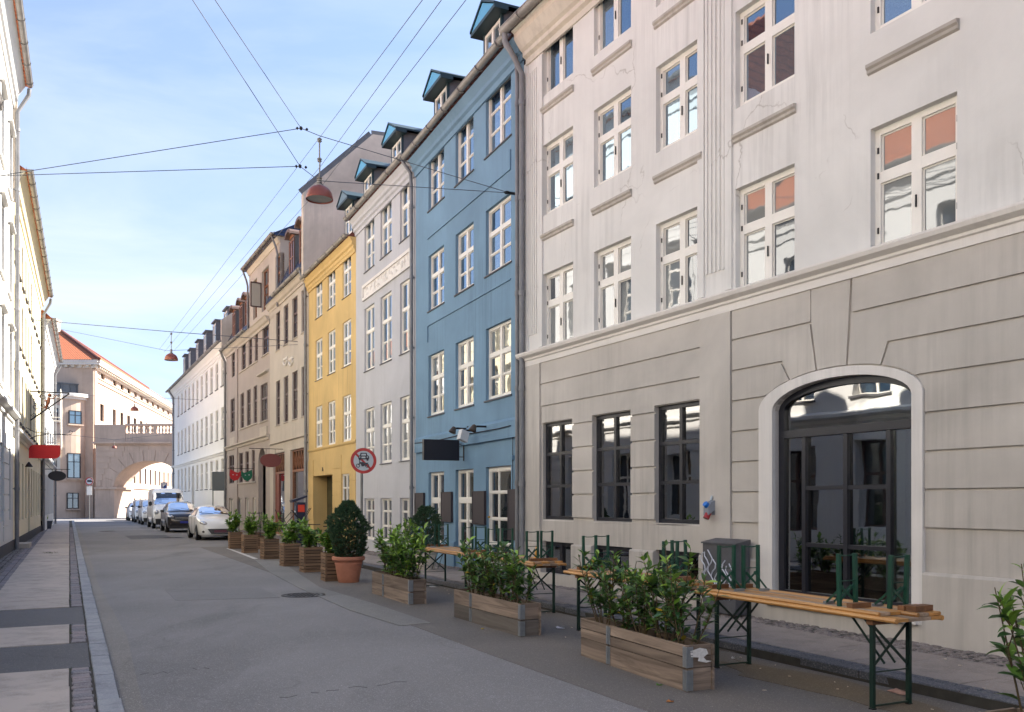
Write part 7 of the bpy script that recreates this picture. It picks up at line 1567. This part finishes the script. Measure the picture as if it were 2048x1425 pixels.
# ------------------------------------------------------------------ parked cars
def catmull(xs, ys, x):
    n = len(xs)
    if x <= xs[0]: return ys[0]
    if x >= xs[-1]: return ys[-1]
    i = max(k for k in range(n - 1) if xs[k] <= x); t_ = (x - xs[i]) / (xs[i + 1] - xs[i]); p0 = ys[max(i - 1, 0)]; p1 = ys[i]; p2 = ys[i + 1]; p3 = ys[min(i + 2, n - 1)]
    h0 = xs[i + 1] - xs[i]; m1 = (p2 - p0) / (xs[i + 1] - xs[max(i - 1, 0)]) * h0 if i > 0 else (p2 - p1); m2 = (p3 - p1) / (xs[min(i + 2, n - 1)] - xs[i]) * h0 if i < n - 2 else (p2 - p1)
    return (2 * t_ ** 3 - 3 * t_ ** 2 + 1) * p1 + (t_ ** 3 - 2 * t_ ** 2 + t_) * m1 + (-2 * t_ ** 3 + 3 * t_ ** 2) * p2 + (t_ ** 3 - t_ ** 2) * m2
def carpaint(name, c, metal=0.0): return plain(name, c, .28, metal, coat=.8)
M['cglass'] = glassmat('car_glass', (.012, .014, .018), .03, .02, .02, 1.5); M['tyre'] = plain('tyre_rubber', (.018, .018, .018), .85); M['rim'] = plain('alloy_rim', (.35, .35, .36), .3, .9); M['trim'] = plain('black_plastic_trim', (.022, .022, .024), .6); M['lampg'] = glassmat('headlamp_glass', (.35, .36, .38), .25, .05, .1, 6.0); M['chrome'] = plain('chrome', (.6, .6, .62), .15, 1.0)
def car(label, t_front, s_left, spec, paint, cat='car', name='parked_car', bumper=None, plate=None, detail=True):
    xs = spec['x']; L_ = xs[-1]
    p = S(t_front, s_left + spec['W'] / 2); e_ = empty(name, (p.x, p.y, 0), SRZ, label, cat, 'vehicles parked along the right kerb')
    def sec(x, lim=None):
        w_ = catmull(xs, spec['w'], x); zb = catmull(xs, spec['zb'], x); zt = catmull(xs, spec['zt'], x); z0 = catmull(xs, spec['z0'], x); wr = catmull(xs, spec['wr'], x)
        zt = max(zt, zb + .01)
        return [(0, z0), (w_ * .85, z0), (w_ * .975, z0 + .09), (w_, z0 + (zb - z0) * .45), (w_ * .985, zb - .07), (w_ * .94, zb), (wr + (w_ * .94 - wr) * .12, zb + (zt - zb) * .82), (wr * .86, zt - .015 * (1 if zt - zb > .2 else .3)), (wr * .5, zt + .01), (0, zt + .018)]
    N = 46; st = [L_ * (k / N) for k in range(N + 1)]; g = G(); m_ = 10
    for x in st:
        for y, z in sec(x): g.v.append((x, y, z))
        for y, z in sec(x): g.v.append((x, -y, z))
    for i in range(N):
        for k in range(m_ - 1):
            a, b = i * 2 * m_ + k, (i + 1) * 2 * m_ + k; g.f.append((a, b, b + 1, a + 1)); g.f.append((a + m_, a + m_ + 1, b + m_ + 1, b + m_))
    for i in (0, N): b = i * 2 * m_; g.f.append(tuple([b + k for k in range(1, m_)] + [b + m_ + k for k in reversed(range(1, m_ - 1))]))
    body = g.mesh('body', paint, True); bo = put('body', body, e_)
    try: body.set_sharp_from_angle(angle=R(50))
    except Exception: pass
    def surf(x, v):
        s_ = sec(x); k = min(int(v), m_ - 2); f_ = v - k; return (s_[k][0] * (1 - f_) + s_[k + 1][0] * f_, s_[k][1] * (1 - f_) + s_[k + 1][1] * f_)
    def patch(nm, x0, x1, v0, v1, mat, sides=(1, -1), off=.008, nx=6, nv=3, slant=0.0):
        g = G()
        for sd in sides:
            for i in range(nx):
                for j in range(nv):
                    q = []
                    for a, b in ((i, j), (i + 1, j), (i + 1, j + 1), (i, j + 1)):
                        fv = b / nv; v = v0 + (v1 - v0) * fv; xa = x0[0] + (x0[1] - x0[0]) * fv; xb = x1[0] + (x1[1] - x1[0]) * fv; x = xa + (xb - xa) * a / nx; y, z = surf(x, v); q.append((x, sd * (y + off), z + off * .4))
                    g.quad(*q)
        return g.build(nm, mat, e_, smooth=True)
    for a in spec['side']: patch('side_window', (a[0], a[1]), (a[2], a[3]), 5.12, 5.95, M['cglass'])
    w0, w1 = spec['ws']; g = G(); nx, nv = 8, 8
    vs__ = [5.98, 6.5, 7.0, 7.5, 8.0, 8.5, 9.0]
    for sd in (1, -1):
        for i in range(nx):
            for j in range(len(vs__) - 1):
                q = []
                for a, b in ((i, j), (i + 1, j), (i + 1, j + 1), (i, j + 1)):
                    x = w0 + (w1 - w0) * a / nx; y, z = surf(x, vs__[b]); q.append((x - .008, sd * y, z + .008))
                g.quad(*q)
    ws = g.build('windscreen', M['cglass'], e_, smooth=True)
    bx_, by_ = spec['wb'], spec['W'] / 2
    for xw in spec['axles']:
        for sd in (1, -1):
            r = spec['wheel']; G().lathe([(r + .045, -.01), (r + .045, .012), (r - .0, .012)], 28, axis='y').build('wheel_arch', M['trim'], e_, loc=(xw, sd * (by_ - .012), r + .01)) ; G().lathe([(0, -.001), (r + .04, -.001), (r + .04, .004), (0, .004)], 28, axis='y').build('wheel_well', M['black'], e_, loc=(xw, sd * (by_ - .008), r + .01))
            wh = G().lathe([(r * .62, -.1), (r * .93, -.1), (r, -.07), (r, .07), (r * .93, .1), (r * .66, .1), (r * .62, .08)], 28, axis='y').build('wheel', M['tyre'], e_, True, loc=(xw, sd * (by_ - .085), r))
            g = G(); g.lathe([(r * .64, .07), (r * .62, .09), (r * .58, .06), (r * .5, .04)], 24, axis='y')
            for k in range(5): a = k * 1.2566; g.beam((0, .075, 0), (r * .6 * math.cos(a), .08, r * .6 * math.sin(a)), .07, .02, (0, 1, 0))
            g.lathe([(0, .09), (r * .16, .085), (r * .17, .06)], 12, axis='y'); g.build('rim', M['rim'], wh, rot=(0, 0, 0 if sd > 0 else R(180))); G().lathe([(0, -.02), (r * .6, -.02), (r * .6, .02), (0, .03)], 20, axis='y').build('brake_disc', M['black'], wh)
    for sd in (1, -1):
        mx_ = spec['mir']; G().lathe([(0, -.10), (.05, -.09), (.075, -.02), (.07, .06), (.04, .10), (0, .11)], 12, axis='y').build('mirror', paint if spec.get('mirp') else M['trim'], e_, True, loc=(mx_[0], sd * (by_ + .10), mx_[1])).scale = (.75, 1, mx_[2])
        hl = spec['hl']; q = G().lathe([(0, -1), (.5, -.85), (.87, -.5), (1, 0), (.87, .5), (.5, .85), (0, 1)], 16).build('headlight', M['lampg'], e_, True, loc=(hl[0], sd * hl[1], hl[2]), rot=(0, R(hl[4]) if len(hl) > 4 else 0, sd * R(hl[5] if len(hl) > 5 else 28))); q.scale = (hl[3][0], hl[3][1], hl[3][2])
        G().lathe([(0, -.2), (.35, -.1), (.4, .1), (0, .3)], 10, axis='x').build('lamp_reflector', M['chrome'], q, loc=(-.75, 0, .1))
        if 'fog' in spec: fg = spec['fog']; G().lathe([(0, -1), (.7, -.7), (1, 0), (.7, .7), (0, 1)], 12).build('fog_lamp', M['trim'], e_, True, loc=(fg[0], sd * fg[1], fg[2]), rot=(0, 0, sd * R(25))).scale = (.08, .14, .06)
    gr = spec['gr']; g = G(); g.prism([(-gr[0], gr[2]), (gr[0], gr[2]), (gr[1], gr[3]), (-gr[1], gr[3])], gr[4], gr[4] + .12, 'x'); go = g.build('grille', M['trim'], e_); g = G()
    for k in range(3): z = gr[2] + (gr[3] - gr[2]) * (.25 + k * .27); ww_ = gr[0] + (gr[1] - gr[0]) * (.25 + k * .27) - .03; g.box(gr[4] - .008, gr[4] + .02, -ww_, ww_, z - .010, z + .006)
    g.build('grille_bar', M['chrome'], go)
    G().box(gr[4] - .02, gr[4] + .0, -.26, .26, spec['pl'] - .055, spec['pl'] + .055).build('number_plate', plate or plain('blank_plate', (.5, .5, .5), .5), e_)
    if bumper is not None: G().prism([(-by_ * .86, spec['z0'][2]), (by_ * .86, spec['z0'][2]), (by_ * .9, bumper), (-by_ * .9, bumper)], -.045, .35, 'x').build('bumper', M['trim'], e_)
    g = G(); 
    if detail:
        for sd in (1, -1):
            for xd in spec['doors']:
                q = [(xd + dx_, sd * (surf(xd, v)[0] + .002), surf(xd, v)[1]) for v in (2.3, 3, 4, 5) for dx_ in (0,)]; g.tube(q, .005, 4)
        g.build('door_gap', M['black'], e_)
        for sd in (1, -1):
            for xd in spec['doors'][1:]: y, z = surf(xd - .15, 4.3); G().box(xd - .22, xd - .06, sd * (y + .004) - .01, sd * (y + .004) + .015, z - .02, z + .01).build('door_handle', paint, e_)
    g = G(); w_ = G(); w_.tube([(w0 + .02, -.5, catmull(xs, spec['zt'], w0 + .02) + .03), (w0 + .12, .05, catmull(xs, spec['zt'], w0 + .12) + .035)], .008, 5).tube([(w0 + .02, .1, catmull(xs, spec['zt'], w0 + .02) + .035), (w0 + .12, .6, catmull(xs, spec['zt'], w0 + .12) + .03)], .008, 5).build('wiper', M['black'], e_)
    return e_
hatch = dict(W=1.78, x=[0, .08, .25, .6, .95, 1.25, 1.6, 2.05, 2.5, 3.3, 3.75, 4.1, 4.3], w=[.62, .74, .83, .875, .885, .89, .89, .89, .89, .89, .87, .83, .74], zb=[.66, .76, .84, .92, .97, 1.0, 1.01, 1.01, 1.01, 1.03, 1.05, 1.02, .90], zt=[.68, .79, .88, .97, 1.03, 1.08, 1.25, 1.42, 1.48, 1.47, 1.38, 1.18, .93], z0=[.24, .20, .18, .18, .18, .18, .18, .18, .18, .18, .18, .22, .30], wr=[.50, .60, .66, .68, .68, .67, .64, .60, .58, .56, .55, .54, .52], side=[(1.55, 1.98, 2.38, 2.42), (2.50, 2.50, 3.30, 3.22), (3.38, 3.32, 3.75, 3.5)], ws=(1.30, 2.08), wb=0, axles=(.84, 3.49), wheel=.315, mir=(1.55, 1.03, .75), mirp=True, hl=(.19, .66, .755, (.22, .15, .085), -14, 30), fog=(.1, .62, .38), gr=(.36, .52, .28, .50, -.05), pl=.40, doors=(1.3, 2.44, 3.36))
suv = dict(W=1.84, x=[0, .06, .2, .6, 1.0, 1.3, 1.65, 2.05, 2.5, 3.5, 4.0, 4.3, 4.48], w=[.74, .82, .88, .91, .915, .92, .92, .92, .92, .92, .90, .87, .82], zb=[.74, .86, .93, 1.0, 1.03, 1.05, 1.07, 1.08, 1.09, 1.12, 1.13, 1.10, 1.0], zt=[.76, .90, .99, 1.07, 1.10, 1.14, 1.36, 1.58, 1.66, 1.66, 1.58, 1.35, 1.04], z0=[.26, .23, .22, .22, .22, .22, .22, .22, .22, .22, .22, .25, .3], wr=[.60, .68, .74, .75, .74, .72, .68, .64, .62, .61, .60, .59, .58], side=[(1.62, 2.02, 2.42, 2.44), (2.54, 2.54, 3.35, 3.30), (3.43, 3.38, 4.0, 3.85)], ws=(1.38, 2.1), wb=0, axles=(.9, 3.57), wheel=.35, mir=(1.6, 1.16, .85), hl=(.10, .72, .86, (.18, .17, .08), -6, 18), fog=(.05, .66, .46), gr=(.55, .56, .70, .86, -.035), pl=.56, doors=(1.35, 2.48, 3.39))
van = dict(W=2.0, x=[0, .06, .2, .5, .8, 1.0, 1.4, 1.8, 2.2, 4.5, 5.2, 5.4], w=[.84, .92, .97, .99, 1.0, 1.0, 1.0, 1.0, 1.0, 1.0, 1.0, .97], zb=[.95, 1.05, 1.14, 1.22, 1.28, 1.32, 1.36, 1.38, 1.38, 1.38, 1.38, 1.38], zt=[.98, 1.09, 1.20, 1.32, 1.42, 1.56, 2.02, 2.36, 2.50, 2.52, 2.51, 2.46], z0=[.34, .30, .28] + [.28] * 9, wr=[.70, .78, .84, .86, .86, .86, .86, .88, .90, .92, .92, .90], side=[(1.05, 1.5, 2.0, 2.0)], ws=(.92, 1.62), wb=0, axles=(1.0, 4.5), wheel=.36, mir=(1.15, 1.55, 1.9), hl=(.10, .80, 1.0, (.14, .14, .17), -10, 20), gr=(.5, .55, .60, .78, -.035), pl=.48, doors=(1.0, 2.1, 3.4))
svan = dict(W=1.84, x=[0, .06, .2, .55, .85, 1.15, 1.5, 1.8, 2.2, 3.8, 4.2, 4.35], w=[.76, .84, .89, .91, .92, .92, .92, .92, .92, .92, .92, .9], zb=[.78, .90, .99, 1.07, 1.12, 1.15, 1.16, 1.17, 1.18, 1.18, 1.18, 1.16], zt=[.80, .94, 1.05, 1.15, 1.22, 1.42, 1.68, 1.80, 1.84, 1.86, 1.84, 1.76], z0=[.27, .24, .22] + [.22] * 9, wr=[.62, .70, .76, .78, .78, .77, .76, .76, .78, .80, .80, .78], side=[(1.2, 1.55, 2.1, 2.1)], ws=(.98, 1.55), wb=0, axles=(.85, 3.6), wheel=.32, mir=(1.25, 1.3, 1.2), hl=(.12, .72, .89, (.17, .14, .12), -10, 25), gr=(.4, .45, .45, .62, -.035), pl=.42, doors=(1.05, 2.15, 3.0))
wp_ = carpaint('white_car_paint', (.86, .86, .85)); 
car('white five-door hatchback parked nearest, behind the slatted crates', 39.6, 4.55, hatch, wp_, plate=plain('maroon_blank_plate', (.10, .03, .05), .5))
car('dark grey SUV parked between the white hatchback and the tall van', 50.6, 4.32, suv, carpaint('dark_grey_paint', (.045, .04, .042), .6), bumper=.38, plate=plain('blue_blank_plate', (.02, .03, .30), .5))
car('tall white panel van with grey bumper, behind the dark SUV', 58.2, 4.25, van, wp_, 'van', 'panel_van', bumper=.62, detail=True)
car('small white delivery van behind the tall panel van', 68.6, 4.3, svan, wp_, 'van', 'delivery_van', bumper=.5)
car('small white van with roof load, second from the archway end of the row', 76.2, 4.3, svan, wp_, 'van', 'delivery_van', bumper=.5)
car('last white car in the row, nearest the archway', 82.6, 4.2, suv, wp_, detail=False)
